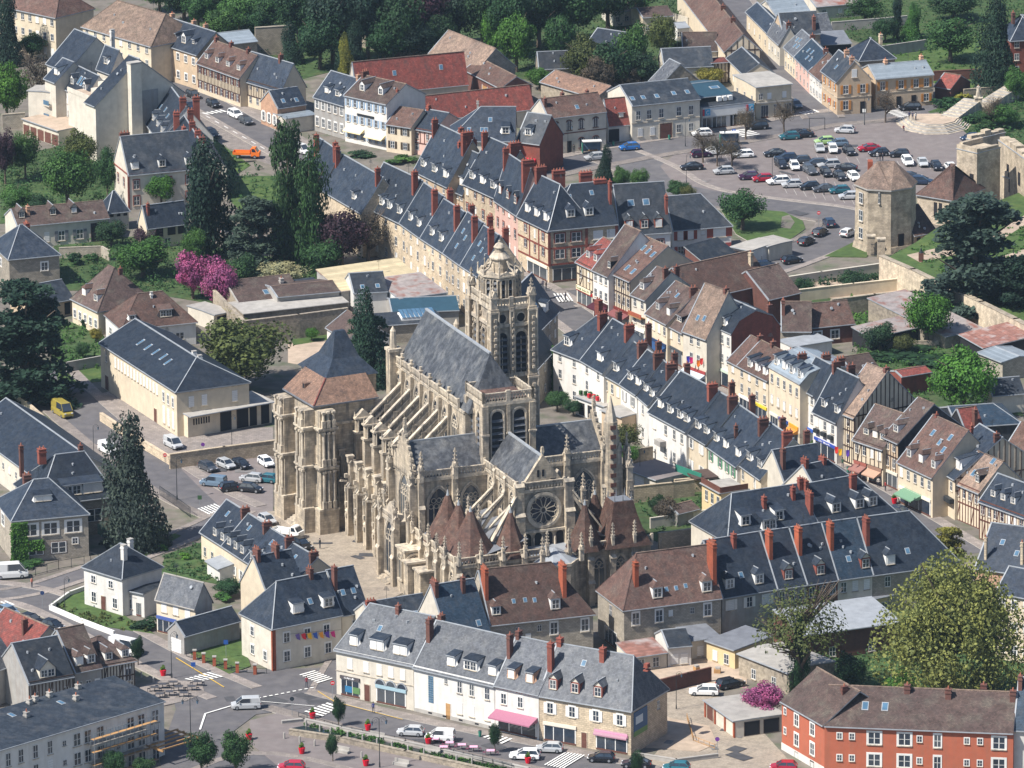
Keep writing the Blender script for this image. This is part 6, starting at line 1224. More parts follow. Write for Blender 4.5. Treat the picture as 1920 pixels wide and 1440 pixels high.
b=MB();b.box(-.5,-.6,0,.5,.9,1.0,M['tileo']);b.box(-.35,-.62,.1,.35,-.6,.85,M['dark']);cp_('dormer',b,W2@TRS(1.5,6.5,22.6,-math.pi/2))
b=MB();r0,r1,r2=(3.5,3.5,13.2,14.6),(6.1,6.3,10.9,11.7),(7.7,8.6,9.5,9.3)
def fr(a,za,c,zc):b.add([(a[0],a[1],za),(a[2],a[1],za),(a[2],a[3],za),(a[0],a[3],za),(c[0],c[1],zc),(c[2],c[1],zc),(c[2],c[3],zc),(c[0],c[3],zc)],[(0,1,5,4),(1,2,6,5),(2,3,7,6),(3,0,4,7),(4,5,6,7)],M['slate'])
fr(r0,24.4,r1,27.0);fr(r1,27.0,r2,31.0);cp_('slate_spire_roof',b,W2)
b=MB();b.box(10.8,0,0,14,3.5,19.5,SC);b.box(10.6,-.2,19.5,14.2,3.7,19.9,SL);cp_('tower_buttress',b,W2)
def part_of(root,name,b,mw=None):return newobj(name,b.mesh(name)if isinstance(b,MB)else b,root,mw or Matrix.Identity(4))
def thing_mesh(name,b,label,cat,group=None,mw=None):return tag(b.build(name,None,mw),label,cat,group)
e=empty('castle_tower',P(1660,461),0);tag(e,'octagonal stone castle tower with brown tiled roof beside the parking square','tower')
b=MB();b.cyl(0,0,0,12.2,5.9,5.7,M['castle'],8,.12);b.cyl(0,0,0,1.2,6.3,6.1,M['castle'],8,.12);part_of(e,'wall',b)
b=MB();b.cyl(0,0,12,12.3,6.1,6.1,M['conc'],8,.12);r8=[(6.1*math.cos(.12+i*.785),6.1*math.sin(.12+i*.785),12.3)for i in range(8)]
b.add(r8+[(-1.6,0,16.4),(1.6,.3,16.4)],[(i,(i+1)%8,9 if math.cos(.5+i*.785)>0 else 8)for i in range(8)]+[(1,9,8),(5,8,9),(2,8,1),(6,9,5)],M['tilet']);part_of(e,'roof',b)
for a,z in((-2.63,2.2),(-2.63,5.6),(-2.63,9),(-1.85,9.6),(-1.06,.4)):
 k='k' if a==-1.06 else 'a';part_of(e,'door' if k=='k' else 'window',WP[k],Matrix.Rotation(a+math.pi/2,4,'Z')@Matrix.Translation((0,-5.42,z))@Matrix.Diagonal((1.3 if a!=-1.85 else.35,1.5,2.1 if a!=-1.06 else 3.2,1)))
b=MB();b.box(-4.5,-1.6,0,-3.6,.2,16.2,M['bricko']);part_of(e,'chimney',b,TRS(1.2,2.2,0))
h=House('square ruined castle tower with open top and arched window',(1794,278),(1832,287),12.5,D=(6.5,.1),prof='flat',wall='castle',roof='castle',cat='tower',name='castle_tower',ov=0);h.win('F',6,[.75],1.0,2.2,'k');h.win('F',3,[.2],.7,1.2,'k')
b=MB();b.box(-.02,-.02,12.5,h.L,.8,13.3,M['castle']);b.box(-.02,.8,12.5,.8,6.5,13.6,M['castle']);b.box(h.L-.8,.8,12.5,h.L,6,13.1,M['castle']);h.part('parapet',b)
for i,(A,B,hh,dd,lb)in enumerate([((1872,262),(1925,300),11,2.2,'ruined castle wall with round arch at the right edge'),((1822,262),(1885,248),9.5,1.6,'ruined castle wall behind the square tower'),((1880,330),(1925,345),5,1.4,'low ruined wall with small arched openings at the right edge')]):
 h=House(lb,A,B,hh,D=(dd,.1),prof='flat',wall='castle',roof='castle',cat='castle wall',name='castle_wall',ov=0)
 for k in range(5):h.part('broken_masonry',unit_cube(M['castle']),None,TRS(h.L*(k+.5)/5,dd/2,hh+.1,0,h.L/5.5,dd*.8,random.uniform(.4,2.2)))
 h.win('F',hh*.45,[.35,.75],1.3,2.6,'k')
h=House('castle hall with brown hipped roof and paired tall windows',(1720,362),(1786,373),5.6,D=(11,5.2),hip=(5,4),wall='castle',roof='tileb',cat='hall',name='castle_hall');h.win('F',1.6,[.52,.66],.7,2.8,'k')
h=House('lean-to with steep brown roof against the octagonal tower',(1714,440),(1756,432),3,D=(5.5,3.8),prof='shed',wall='castle',roof='tileb',cat='lean-to');h.win('F',.3,[.2,.5,.8],.9,2,'k')
def wallrun(name,pts,h,t,m,label,cat='wall',z0=0,cap=None):
 b=MB();q=[P(x,y,h+z0)for x,y in pts]
 for a,c in zip(q,q[1:]):
  d=(c-a).normalized();n=Vector((-d.y,d.x,0))*t/2;a2,c2=a-d*t*.4,c+d*t*.4
  v=[a2-n,c2-n,c2+n,a2+n];b.add([(p.x,p.y,z0)for p in v]+[(p.x,p.y,h+z0)for p in v],[(0,1,5,4),(1,2,6,5),(2,3,7,6),(3,0,4,7),(4,5,6,7)],M[m])
  n*=1.25;v=[a2-n,c2-n,c2+n,a2+n];b.add([(p.x,p.y,h+z0)for p in v]+[(p.x,p.y,h+z0+.12)for p in v],[(0,1,5,4),(1,2,6,5),(2,3,7,6),(3,0,4,7),(4,5,6,7)],M[cap or m])
 tag(b.build(name),label,cat)
ps=[P(x,y,3.5)for x,y in[(1658,486),(1772,538),(1905,604),(1990,650),(1990,330),(1850,385),(1760,425),(1716,455)]]
if sum(ps[i].x*ps[(i+1)%8].y-ps[(i+1)%8].x*ps[i].y for i in range(8))<0:ps=ps[::-1]
b=MB();b.prism([(p.x,p.y)for p in ps],-.3,3.5,M['castle'],M['grass']);struct(b.build('castle_terrace'))
for pp in([(1700,478),(1770,462),(1860,440),(1960,380),(1960,396),(1870,455),(1790,478),(1725,492)],[(1880,480),(1960,455),(1960,470),(1890,494)]):
 b=MB();b.add([tuple(P(x,y,3.52))for x,y in pp[::-1]],[tuple(range(len(pp)))],M['gravel']);struct(b.build('gravel_path'))
wallrun('castle_wall',[(1654,480),(1712,505),(1772,534),(1840,566),(1905,598),(1960,628)],5.2,.9,'castle','long old stone castle wall running down to the right edge','castle wall',cap='rubble')
for nm,pts,hh,t,m,lb in[('garden_wall',[(1440,525),(1540,510),(1655,494)],1.8,.4,'cream2','pale garden wall along the pavement below the octagonal tower'),('garden_wall',[(1486,545),(1600,532),(1684,523)],2.2,.4,'cream','cream garden wall with small lamps below the castle'),('garden_wall',[(1560,562),(1640,552),(1716,545)],3.4,.5,'rubble','dark rubble wall behind the cottages'),('garden_wall',[(1590,96),(1660,86),(1736,75)],2.2,.3,'conc','long plain concrete wall across the meadow'),('garden_wall',[(1752,134),(1840,130),(1900,150)],2,.4,'brickb','brown brick wall behind the zinc roofed house'),('garden_wall',[(1560,42),(1660,34),(1700,30)],2,.3,'conc','grey boundary wall at the far top right'),('garden_wall',[(1808,168),(1880,162),(1930,158)],2,.4,'rubble','stone wall at the foot of the meadow'),('ivy_wall',[(402,545),(458,602)],4.6,.5,'rubble','rubble wall with yellow ivy beside the Judas trees'),('ivy_wall',[(458,602),(560,590),(650,578)],4.4,.5,'rubble','long wall covered by dark creeper in front of the workshops'),('retaining_wall',[(320,852),(420,838),(515,826)],2.6,.5,'stone','stone retaining wall above the small car park'),('retaining_wall',[(190,775),(250,815),(318,856)],1.4,.5,'stone','low cream retaining wall along the street below the sports hall'),('garden_wall',[(0,722),(40,745),(112,808)],1.6,.4,'stone','old stone wall along the street by the big cedar'),('garden_wall',[(125,680),(190,668)],1.8,.3,'conc','grey concrete wall in front of the sports hall lawn'),('garden_wall',[(1168,915),(1262,905),(1300,900)],2.8,.4,'stone','stone wall behind the walled gardens'),('garden_wall',[(1220,972),(1290,962),(1368,950)],1.8,.3,'cream2','pale panelled wall in the walled gardens'),('garden_wall',[(1236,1000),(1310,990),(1350,984)],3.4,.4,'stoneg','tall grey stone wall beside the small pyramid roof'),('garden_wall',[(1172,846),(1222,838)],2.2,.4,'rubble','rubble wall below the white row'),('garden_wall',[(1266,900),(1320,895)],2.4,.4,'stone','stone wall beside the yellow extension'),('garden_wall',[(94,1136),(150,1160),(213,1184)],.7,.3,'white','low white wall around the white house garden'),('garden_wall',[(94,1136),(130,1110),(158,1100)],.7,.3,'wwall','low white wall beside the side street'),('brick_wall',[(1238,1275),(1290,1262),(1332,1252)],2.2,.3,'brickb','brown brick yard wall behind the white parked car'),('garden_wall',[(1600,634),(1650,640),(1760,640)],1.2,.3,'rubble','low wall in the vegetable garden'),('garden_wall',[(1192,1412),(1268,1424),(1345,1414)],.6,.3,'conc','low kerb wall around the dry grass plot'),('channel_wall',[(545,1368),(640,1382),(760,1408),(960,1452)],.9,.5,'rubble','rough stone wall of the stream channel along the promenade'),('channel_wall',[(530,1352),(570,1348),(760,1390),(990,1440)],.5,.4,'conc','low planted edge of the stream channel beside the road'),('fence',[(1250,22),(1290,34),(1330,30)],1.6,.2,'cream2','small cream yard wall at the far top'),('garden_wall',[(650,60),(830,106)],2.4,.4,'rubble','park wall half hidden by the trees at the top'),('garden_wall',[(480,52),(545,48)],6,.6,'stoneg','high dark wall at the edge of the park'),('garden_wall',[(5,215),(45,212)],3,.4,'stoneg','grey wall left of the modern apartment building'),('garden_wall',[(112,465),(190,462),(205,470)],2,.3,'stoneg','garden wall behind the square stone house')]:
 wallrun(nm,pts,hh,t,m,lb,z0=0)
import numpy as np
def leafmesh(name,C,Nn,s,seed):
 rng=np.random.default_rng(seed);n=len(C);Nn=Nn+rng.normal(0,.55,(n,3));Nn/=np.linalg.norm(Nn,axis=1)[:,None]
 a=np.cross(Nn,rng.normal(0,1,(n,3)));a/=np.linalg.norm(a,axis=1)[:,None];bb=np.cross(Nn,a)
 sz=(s*rng.uniform(.6,1.3,n))[:,None];a*=sz;bb*=sz*.7
 V=np.stack([C-a,C+bb,C+a,C-bb],1).reshape(-1,3)
 me=bpy.data.meshes.new(name);me.vertices.add(4*n);me.vertices.foreach_set('co',V.astype('f').ravel());me.loops.add(4*n);me.loops.foreach_set('vertex_index',np.arange(4*n));me.polygons.add(n);me.polygons.foreach_set('loop_start',np.arange(0,4*n,4))
 try:me.polygons.foreach_set('loop_total',np.full(n,4))
 except Exception:pass
 me.materials.append(M['leaf']);me.update();me.validate();return me
def crown(kind,seed,n):
 rng=np.random.default_rng(seed)
 if kind in('round','airy','bush','poplar'):
  k={'round':40,'airy':80,'bush':9,'poplar':34}[kind];L=rng.normal(0,1,(k,3));L/=np.linalg.norm(L,axis=1)[:,None];L*=rng.uniform(.2,.74,(k,1))if kind!='poplar' else 1;lr=rng.uniform(.2,.4,k)*(.8 if kind=='airy' else 1)
  if kind=='poplar':L[:,2]=rng.uniform(-.85,.8,k);L[:,:2]=rng.normal(0,.36,(k,2))*np.minimum(1,1.25-L[:,2:3]*.9)*.8
  i=rng.integers(0,k,n);d=rng.normal(0,1,(n,3));d/=np.linalg.norm(d,axis=1)[:,None];rr=lr[i][:,None]*rng.uniform(.35 if kind=='airy' else.6,1.12,(n,1))*(.8 if kind=='airy' else 1)
  C=L[i]+d*rr
  if kind=='airy':m_=rng.uniform(0,1,n)<.22;q_=rng.normal(0,1,(n,3));q_/=np.linalg.norm(q_,axis=1)[:,None];C[m_]=(q_*(rng.uniform(.3,1.02,(n,1))**.5))[m_];C[:,:2]*=(1.05-.42*C[:,2:3])
  C[:,2]+=1;
  if kind=='bush':C[:,2]=np.maximum(C[:,2]-.35,0.02)
  s={'round':.042,'airy':.024,'bush':.1,'poplar':.04}[kind];return leafmesh('crown',C,d+L[i]*.5,s,seed)
 if kind=='conifer':
  t=1-np.sqrt(rng.uniform(0,1,n));t=np.clip(t,0,.99);lay=np.floor(t*14)/14;a=rng.uniform(0,2*math.pi,n);arm=np.floor(a/(2*math.pi)*9+lay*37)
  f=.72+.28*np.sin(arm*12.9898+lay*78.2);R=np.minimum(1,.12+1.2*(1-t)**.6)*f*(rng.uniform(0,1,n)**.45);z=2*t-R*.22+.06
  C=np.stack([R*np.cos(a),R*np.sin(a),np.maximum(z,.01)],1);return leafmesh('crown',C,np.stack([np.cos(a),np.sin(a),np.full(n,.9)],1)*.7,.034,seed)
 if kind=='cedar':
  P_=[]
  for j in range(75):
   z=.08+1.85*rng.uniform()**1.15;R=(1.02-.3*z)*.8*rng.uniform(0,1)**.6;a=rng.uniform(0,6.28);P_.append((R*math.cos(a),R*math.sin(a),z,rng.uniform(.2,.38)))
  P_=np.array(P_);i=rng.integers(0,len(P_),n);a=rng.uniform(0,6.28,n);r=P_[i,3]*np.sqrt(rng.uniform(0,1,n));C=np.stack([P_[i,0]+r*np.cos(a),P_[i,1]+r*np.sin(a),P_[i,2]-r*.25+rng.normal(0,.03,n)],1)
  N_=np.zeros((n,3));N_[:,2]=1.4;return leafmesh('crown',C,N_,.052,seed)
 a=rng.uniform(0,6.28,n);el=np.arccos(rng.uniform(-.2,1,n));rr=rng.uniform(.35,1,n);C=np.stack([rr*np.sin(el)*np.cos(a),rr*np.sin(el)*np.sin(a),1+rr*np.cos(el)*.95],1)
 return leafmesh('crown',C,C,.032,seed)
CR={}
for k,nn in(('round',11000),('airy',42000),('bush',1100),('poplar',11000),('conifer',15000),('cedar',16000),('bare',3200)):
 CR[k]=[crown(k,11+7*j,nn)for j in range(3 if k!='airy' else 2)]
def trunk_mesh(bare=False,con=False):
 b=MB();rng=random.Random(3);b.tube([(0,0,-.1),(.02,0,.5),(0,.03,1.1),(.02,.02,1.9 if con else 1.5)],[.09,.07,.05,.015],M['bark'],6)
 if not con:
  for i in range(26 if bare else 7):
   a=i*2.4;z=.45+.9*((i*.618)%1);l=rng.uniform(.5,.85)
   p=[(0,0,z),(math.cos(a)*l*.4,math.sin(a)*l*.4,z+.2),(math.cos(a)*l,math.sin(a)*l,z+.25+rng.uniform(0,.5))];b.tube(p,[.035,.022,.006],M['bark'],4)
   if bare:
    for s_ in(-.5,.5):b.tube([p[1],(p[2][0]+math.cos(a+s_)*.15-.1*math.cos(a),p[2][1]+math.sin(a+s_)*.2,p[2][2]+.1)],[.014,.004],M['bark'],3)
 return b.mesh('trunk')
TRK={'n':trunk_mesh(),'b':trunk_mesh(True),'c':trunk_mesh(con=True)}
TC={'G':(.05,.125,.03),'g':(.034,.09,.032),'d':(.016,.042,.03),'b':(.035,.058,.05),'l':(.06,.155,.025),'y':(.19,.18,.035),'w':(.17,.18,.06),'p':(.34,.085,.25),'u':(.045,.022,.04),'k':(.085,.07,.055),'v':(.022,.062,.027),'e':(.30,.29,.2),'o':(.075,.095,.03),'r':(.25,.1,.1)}
TN={'round':'broadleaf_tree','airy':'willow_tree','bush':'shrub','poplar':'poplar_tree','conifer':'conifer_tree','cedar':'cedar_tree','bare':'bare_tree'}
rt=random.Random(5)
def tree(kind,x,yt,yb,w,c,label,group=None,z0=0,cat=None):
 sc=10.66*(yb+3217)/3937;g=P(x,yb,z0);r=w/2/sc;H=max(.6,(yb-yt)/(.96*sc))
 e=empty(TN[kind],g,rt.uniform(0,6.28));tag(e,label,cat or('shrub' if kind=='bush' else 'tree'),group)
 tb=0 if kind in('bush','conifer','cedar','poplar')else H*.07
 cz=(H-tb)/2*1.0
 q={'round':.92,'airy':.92,'poplar':.95,'bush':.75,'cedar':.8,'conifer':.9,'bare':.95}[kind]
 o=newobj('crown',rt.choice(CR[kind]),e,TRS(0,0,tb,0,r/q,r/q,cz));k=rt.uniform(.85,1.15);o.color=tuple(min(1,v*k*rt.uniform(.93,1.07))for v in TC[c])+(1,)
 if kind!='bush':newobj('trunk',TRK['b' if kind=='bare' else 'c' if kind in('conifer',)else 'n'],e,TRS(0,0,0,0,r,r,H/2))
 return e
TL=[('cedar',52,525,752,172,'d','huge dark cedar at the left edge of the picture'),('round',14,105,232,78,'l','bright green tree at the left edge above the purple one'),('bare',72,92,215,80,'k','bare grey tree left of the modern apartment building'),('conifer',14,-30,120,70,'d','dark conifer in the top left corner'),('round',60,60,110,70,'v','low dark green tree below the far left cream building'),('round',10,235,345,50,'u','dark purple tree at the left edge'),('round',48,240,335,62,'G','green tree behind the garages at the left'),('round',128,272,400,108,'G','large round green tree left of the brick edged house'),('round',150,238,320,66,'o','light green tree below the apartment balconies'),('round',202,268,370,52,'g','narrow green tree touching the brick edged house'),('round',30,345,400,70,'G','green orchard tree in the garden at the left'),('round',75,360,410,60,'v','dark green orchard tree in the garden at the left'),('round',302,320,388,64,'l','bright spring green tree in front of the brick edged house'),('poplar',390,258,485,132,'d','very tall dark yew standing beside the brick edged house'),('poplar',543,232,505,92,'g','tallest columnar poplar left of the long stone row'),('poplar',582,265,510,84,'g','second columnar poplar just right of the tallest one'),('cedar',488,368,512,120,'b','blue green cedar left of the poplars'),('round',362,462,560,78,'p','left magenta flowering tree'),('round',412,475,585,72,'p','right magenta flowering tree'),('round',268,440,520,118,'G','broad green tree in the gardens left of the magenta trees'),('round',209,410,462,66,'v','round clipped dark green tree in front of the long low house'),('round',280,418,462,62,'u','small dark purple tree beside the long low house'),('round',368,420,500,50,'G','light green tree at the foot of the tall dark yew'),('round',642,385,510,110,'u','dark purple tree in front of the long stone row'),('bare',690,395,495,90,'k','bare thorny tree against the long stone row'),('round',605,372,420,60,'o','yellow green tree at the end of the long stone row'),('round',528,488,535,95,'e','white blossoming tree beneath the poplars'),('round',450,470,560,80,'g','green tree right of the magenta trees'),('round',610,440,520,90,'g','dense green tree beneath the poplars'),('round',452,585,728,190,'o','wide olive green tree behind the sports hall'),('conifer',688,540,725,92,'d','dark pointed conifer behind the church nave'),('cedar',690,590,720,90,'v','spreading dark cedar behind the church nave'),('round',740,660,730,50,'v','dark green tree beside the west end of the church'),('conifer',246,772,1022,142,'b','big blue spruce beside the school'),('round',1392,350,432,98,'g','round green tree on the island lawn'),('cedar',1826,362,590,190,'b','great blue cedar on the castle terrace'),('cedar',1910,480,610,110,'d','dark cedar cut by the right edge'),('round',1738,540,650,98,'l','bright green tree left of the corrugated lean-to'),('round',1806,645,778,138,'l','large bright green tree above the market street roofs'),('airy',1785,1030,1340,262,'w','huge pale olive willow behind the red apartment block'),('cedar',1778,985,1085,62,'y','yellow green conifer in front of the lower right slate row'),('bare',1500,1085,1305,175,'o','bare tree in the yard left of the zinc roofed workshop'),('poplar',1500,1150,1305,40,'v','ivy covered trunk inside the bare tree'),('round',1592,1215,1300,62,'v','small dark green tree behind the red apartment block'),('round',1690,1250,1312,70,'l','bright green bush tree below the willow'),('round',1770,1255,1315,80,'l','second bright green bush tree below the willow'),('round',1840,1250,1316,70,'w','olive bush tree below the willow at right'),('round',1436,1272,1352,86,'p','magenta flowering tree beside the garages'),('round',378,1362,1455,62,'g','green tree at the bottom edge left of the promenade'),('round',442,1360,1452,64,'g','green tree at the bottom edge right of its twin'),('round',212,1402,1460,50,'g','small tree at the bottom edge by the scaffolding'),('round',268,1415,1462,48,'g','small tree at the bottom edge beside the pergola'),('conifer',1136,272,345,40,'d','small dark spruce beside the roundabout road'),('round',1165,308,358,34,'G','small shrubby tree right of the dark spruce'),('round',1200,312,365,40,'G','second small shrubby tree near the roundabout'),('round',1270,335,372,46,'g','low tree beside the roundabout road'),('round',1290,345,378,34,'o','pale low tree beside the roundabout road'),('conifer',648,62,150,42,'y','pointed yellow conifer at the edge of the park'),('conifer',545,40,118,50,'d','dark spruce above the street at the top'),('conifer',1868,-10,172,96,'d','giant dark fir in the upper right corner'),('round',1782,28,118,104,'g','large green tree left of the giant fir'),('poplar',1682,-10,72,30,'d','narrow dark cypress at the far upper right'),('conifer',1712,5,75,44,'G','light green conifer right of the narrow cypress'),('round',1622,-10,45,80,'g','green tree beyond the grey boundary wall'),('round',1660,30,80,50,'v','bushy tree behind the concrete wall'),('round',1790,-20,40,100,'v','dark tree at the top right edge'),('round',1905,120,190,50,'G','green tree at the right edge beside the brick house'),('round',1180,560,620,20,'g','creeper'),('round',1175,790,850,62,'o','olive tree at the corner of the church gardens'),('round',1180,830,868,50,'l','green shrub tree below the olive tree'),('round',1045,730,772,52,'g','green tree beside the north transept'),('round',1075,748,780,40,'v','dark bush beside the potted terrace'),('round',1250,930,980,60,'k','leafless shrub in the walled gardens'),('round',1232,925,965,40,'v','dark green shrub in the walled gardens'),('round',1650,600,660,70,'v','leafy shrub in the vegetable garden'),('round',1695,625,665,50,'o','yellow green shrub in the vegetable garden'),('round',1600,505,545,60,'v','dark shrub behind the cream garden wall'),('round',1500,520,550,40,'v','small shrub behind the cream garden wall'),('round',180,612,642,32,'y','round yellow shrub in front of the white hipped house'),('round',155,640,672,30,'g','round green shrub in the front garden'),('round',490,610,640,60,'k','grey leafless shrub at the creeper wall'),('round',585,612,640,30,'l','small bright green shrub beside the gravel court'),('round',430,1085,1118,60,'v','dark hedge tree between the short slate row and the gabled house'),('round',66,440,480,30,'g','small shrub beside the garden wall'),('round',1285,65,110,50,'g','green tree in the yards at the top'),('round',1230,30,60,30,'v','small dark tree in the yards at the top'),('round',1330,125,160,60,'y','yellow green tree behind the five skylight house'),('round',1012,122,170,60,'l','green tree beside the low red barn'),('round',700,1180,1190,6,'g','x'),('round',1600,70,100,60,'o','shrubs'),('round',1850,205,235,50,'g','leafy bush on the castle bank'),('round',1882,190,240,70,'G','green bush near the top of the castle stairs')]
for t in TL:
 if len(t[6])>8:tree(*t)
OR=['first','second','third','fourth','fifth','sixth','seventh','eighth','ninth','tenth','eleventh','twelfth','thirteenth','fourteenth','fifteenth','sixteenth','seventeenth','eighteenth','nineteenth','twentieth']
def wood(row,lst,where):
 for i,(x,yt,yb,w,c)in enumerate(sorted(lst)):
  k='round' if c!='d' or i%3 else 'conifer'
  cn={'G':'green','g':'mid green','d':'dark','v':'deep green','u':'purple leaved','l':'light green','o':'olive','k':'brownish','y':'yellow green'}[c]
  tree(k,x,yt,yb,w,c,'%s tree %s, %s from the left'%(cn,where,OR[i%20]),'trees of the wood at the top')
wood(0,[(300,-40,22,80,'G'),(345,-45,38,90,'v'),(372,-20,60,60,'g'),(400,-40,40,90,'v'),(450,-30,60,100,'G'),(505,-20,62,90,'g'),(560,-50,90,110,'v'),(625,-40,120,120,'d'),(690,-60,115,110,'d'),(745,-30,118,110,'v'),(800,-50,100,100,'u'),(860,-40,85,90,'d'),(905,-50,90,90,'v'),(955,-40,110,90,'v'),(1010,-60,90,110,'v'),(1075,-60,80,110,'g'),(1140,-60,60,110,'v'),(1200,-60,40,90,'g')],'in the back row of the wood')
wood(1,[(420,10,80,80,'G'),(480,15,75,60,'v'),(600,20,130,90,'v'),(665,40,140,70,'d'),(720,30,125,90,'v'),(775,35,120,90,'d'),(825,20,112,70,'v'),(930,10,110,60,'l'),(968,20,135,85,'l'),(1050,20,130,70,'g'),(1095,60,160,90,'o'),(1148,70,170,100,'v'),(1185,35,150,80,'G'),(1205,90,165,80,'v'),(1240,20,120,60,'o'),(1120,100,180,70,'k'),(1060,85,120,50,'G'),(1172,115,172,60,'k')],'in the front row of the wood')
for i,(x,y,w,hh,c,lb)in enumerate([(142,495,36,34,'v','clipped dark hedge block beside the square stone house'),(170,490,30,20,'g','small clipped hedge beside the hedge block'),(105,618,16,26,'v','clipped conical shrub by the cream house steps'),(126,618,14,26,'v','second conical shrub by the cream house steps'),(158,616,14,26,'v','third conical shrub by the cream house steps'),(272,1180,60,26,'v','clipped hedge in front of the gabled house'),(60,1062,50,18,'g','ivy hedge at the foot of the school'),(1300,975,90,12,'G','long low hedge in the walled gardens'),(1690,668,130,16,'v','long hedge in the vegetable garden'),(1740,680,120,14,'v','second long hedge in the vegetable garden'),(680,292,56,14,'v','dark hedge in front of the hotel terrace'),(755,305,60,16,'G','green hedge in front of the cream and pink houses'),(1775,200,60,24,'v','dark shrubs beside the war memorial'),(1800,188,40,18,'y','yellow shrub beside the war memorial stairs'),(1815,230,50,22,'v','dark shrub right of the stone platform'),(1850,245,46,24,'g','green shrub below the castle stairs'),(1835,215,12,10,'v','clipped ball shrub at the pedestal foot'),(1815,224,12,12,'v','clipped ball shrub on the stairs'),(422,1125,40,20,'G','garden shrub near the short slate row'),(350,1048,26,18,'l','bright shrub in the small front garden'),(307,1033,20,20,'l','round ball shrub at the street corner'),(436,1192,36,14,'o','shrub in the fenced lawn'),(1290,1272,40,10,'l','patch of weeds on the yard wall'),(1700,482,40,18,'v','flowering shrub at the octagonal tower foot')]):
 tree('bush',x,y-hh,y,w,c,lb)
def scatter(name,pts,n,c,sz=.9,hmax=1.2,seed=1,z=0):
 rng=random.Random(seed);Q=[P(x,y,z)for x,y in pts];xs=[q.x for q in Q];ys=[q.y for q in Q];C=[]
 def ins(x,y):
  r=False;j=len(Q)-1
  for i in range(len(Q)):
   if(Q[i].y>y)!=(Q[j].y>y)and x<(Q[j].x-Q[i].x)*(y-Q[i].y)/(Q[j].y-Q[i].y)+Q[i].x:r=not r
   j=i
  return r
 k=0
 while k<n:
  x,y=rng.uniform(min(xs),max(xs)),rng.uniform(min(ys),max(ys))
  if not ins(x,y):continue
  k+=1;r=rng.uniform(.3,1)*sz;h=rng.uniform(.3,1)*hmax
  for _ in range(12):C.append((x+rng.gauss(0,r*.5),y+rng.gauss(0,r*.5),z+.08+rng.random()*h))
 me=leafmesh(name,np.array(C),np.tile([0,0,.6],(len(C),1)),.22,seed);o=newobj(name,me);o.color=tuple(TC[c])+(1,);o['kind']='stuff';return o
for i,(pts,n,c,s_,hm)in enumerate([([(0,300),(215,250),(230,390),(0,420)],420,'g',1.2,2.4),([(110,465),(300,450),(440,480),(640,500),(620,560),(400,565),(250,545),(110,540)],520,'g',1.1,2),([(85,620),(190,590),(200,690),(110,700)],140,'G',.8,1),([(330,60),(560,-60),(1000,-60),(1260,-40),(1280,60),(1240,140),(1010,150),(640,130),(560,150),(470,90)],1300,'v',1.6,3),([(1640,90),(1900,60),(1960,200),(1800,175),(1690,132),(1600,110)],200,'G',.8,.5),([(1440,-40),(1960,-60),(1960,70),(1640,90),(1560,60)],600,'g',1.4,2.4),([(1740,210),(1960,130),(1960,330),(1860,290),(1800,240)],420,'g',1.1,1.4),([(1600,600),(1780,590),(1900,740),(1660,760),(1600,700)],420,'G',1,1.4),([(1590,560),(1700,560),(1760,620),(1600,625)],200,'l',.8,1),([(1480,535),(1680,512),(1690,522),(1490,545)],110,'v',.9,1.6),([(1190,930),(1340,880),(1370,960),(1340,1010),(1240,1020)],130,'g',.7,.9),([(1400,1250),(1560,1200),(1920,1200),(1920,1330),(1480,1310)],420,'g',1.2,2),([(310,1040),(400,1010),(500,1080),(480,1110),(300,1075)],130,'g',.8,1),([(98,1134),(240,1165),(290,1190),(160,1172)],60,'o',.5,.8),([(400,260),(520,330),(540,400),(430,370)],60,'g',.8,1),([(560,1358),(640,1372),(960,1446),(960,1452),(640,1380)],130,'G',.4,.5),([(400,545),(460,603),(650,580),(650,588),(458,612)],220,'k',.5,3.8),([(1700,470),(1790,440),(1960,420),(1960,600),(1800,540)],260,'G',.9,.5),([(650,360),(760,420),(740,480),(640,490)],130,'g',1,2)]):
 scatter('undergrowth',pts,n,c,s_,hm,40+i,3.5 if pts[0]==(1700,470)else 0)
def ivy(A,B,z0,z1,n,c,seed):
 a,b_=P(*A),P(*B);rng=random.Random(seed);C=[];
 for _ in range(n):
  t=rng.random();p=a.lerp(b_,t);C.append((p.x-.12+rng.gauss(0,.08),p.y-.12+rng.gauss(0,.08),z0+(z1-z0)*rng.random()**1.2))
 o=newobj('ivy',leafmesh('ivy',np.array(C),np.tile([-.5,-1.2,.2],(n,1)),.2,seed));o.color=tuple(TC[c])+(1,);o['kind']='stuff'
ivy((24,1059),(54,1056),0,7,2600,'l',1);ivy((458,645),(560,633),0,4.3,1500,'k',7);ivy((560,633),(650,621),0,4.3,1300,'u',8);ivy((404,590),(456,646),1,4.4,500,'y',9);ivy((1036,735),(1040,737),0,8.5,420,'G',2);ivy((54,1056),(85,1053),2,3.8,300,'l',3)
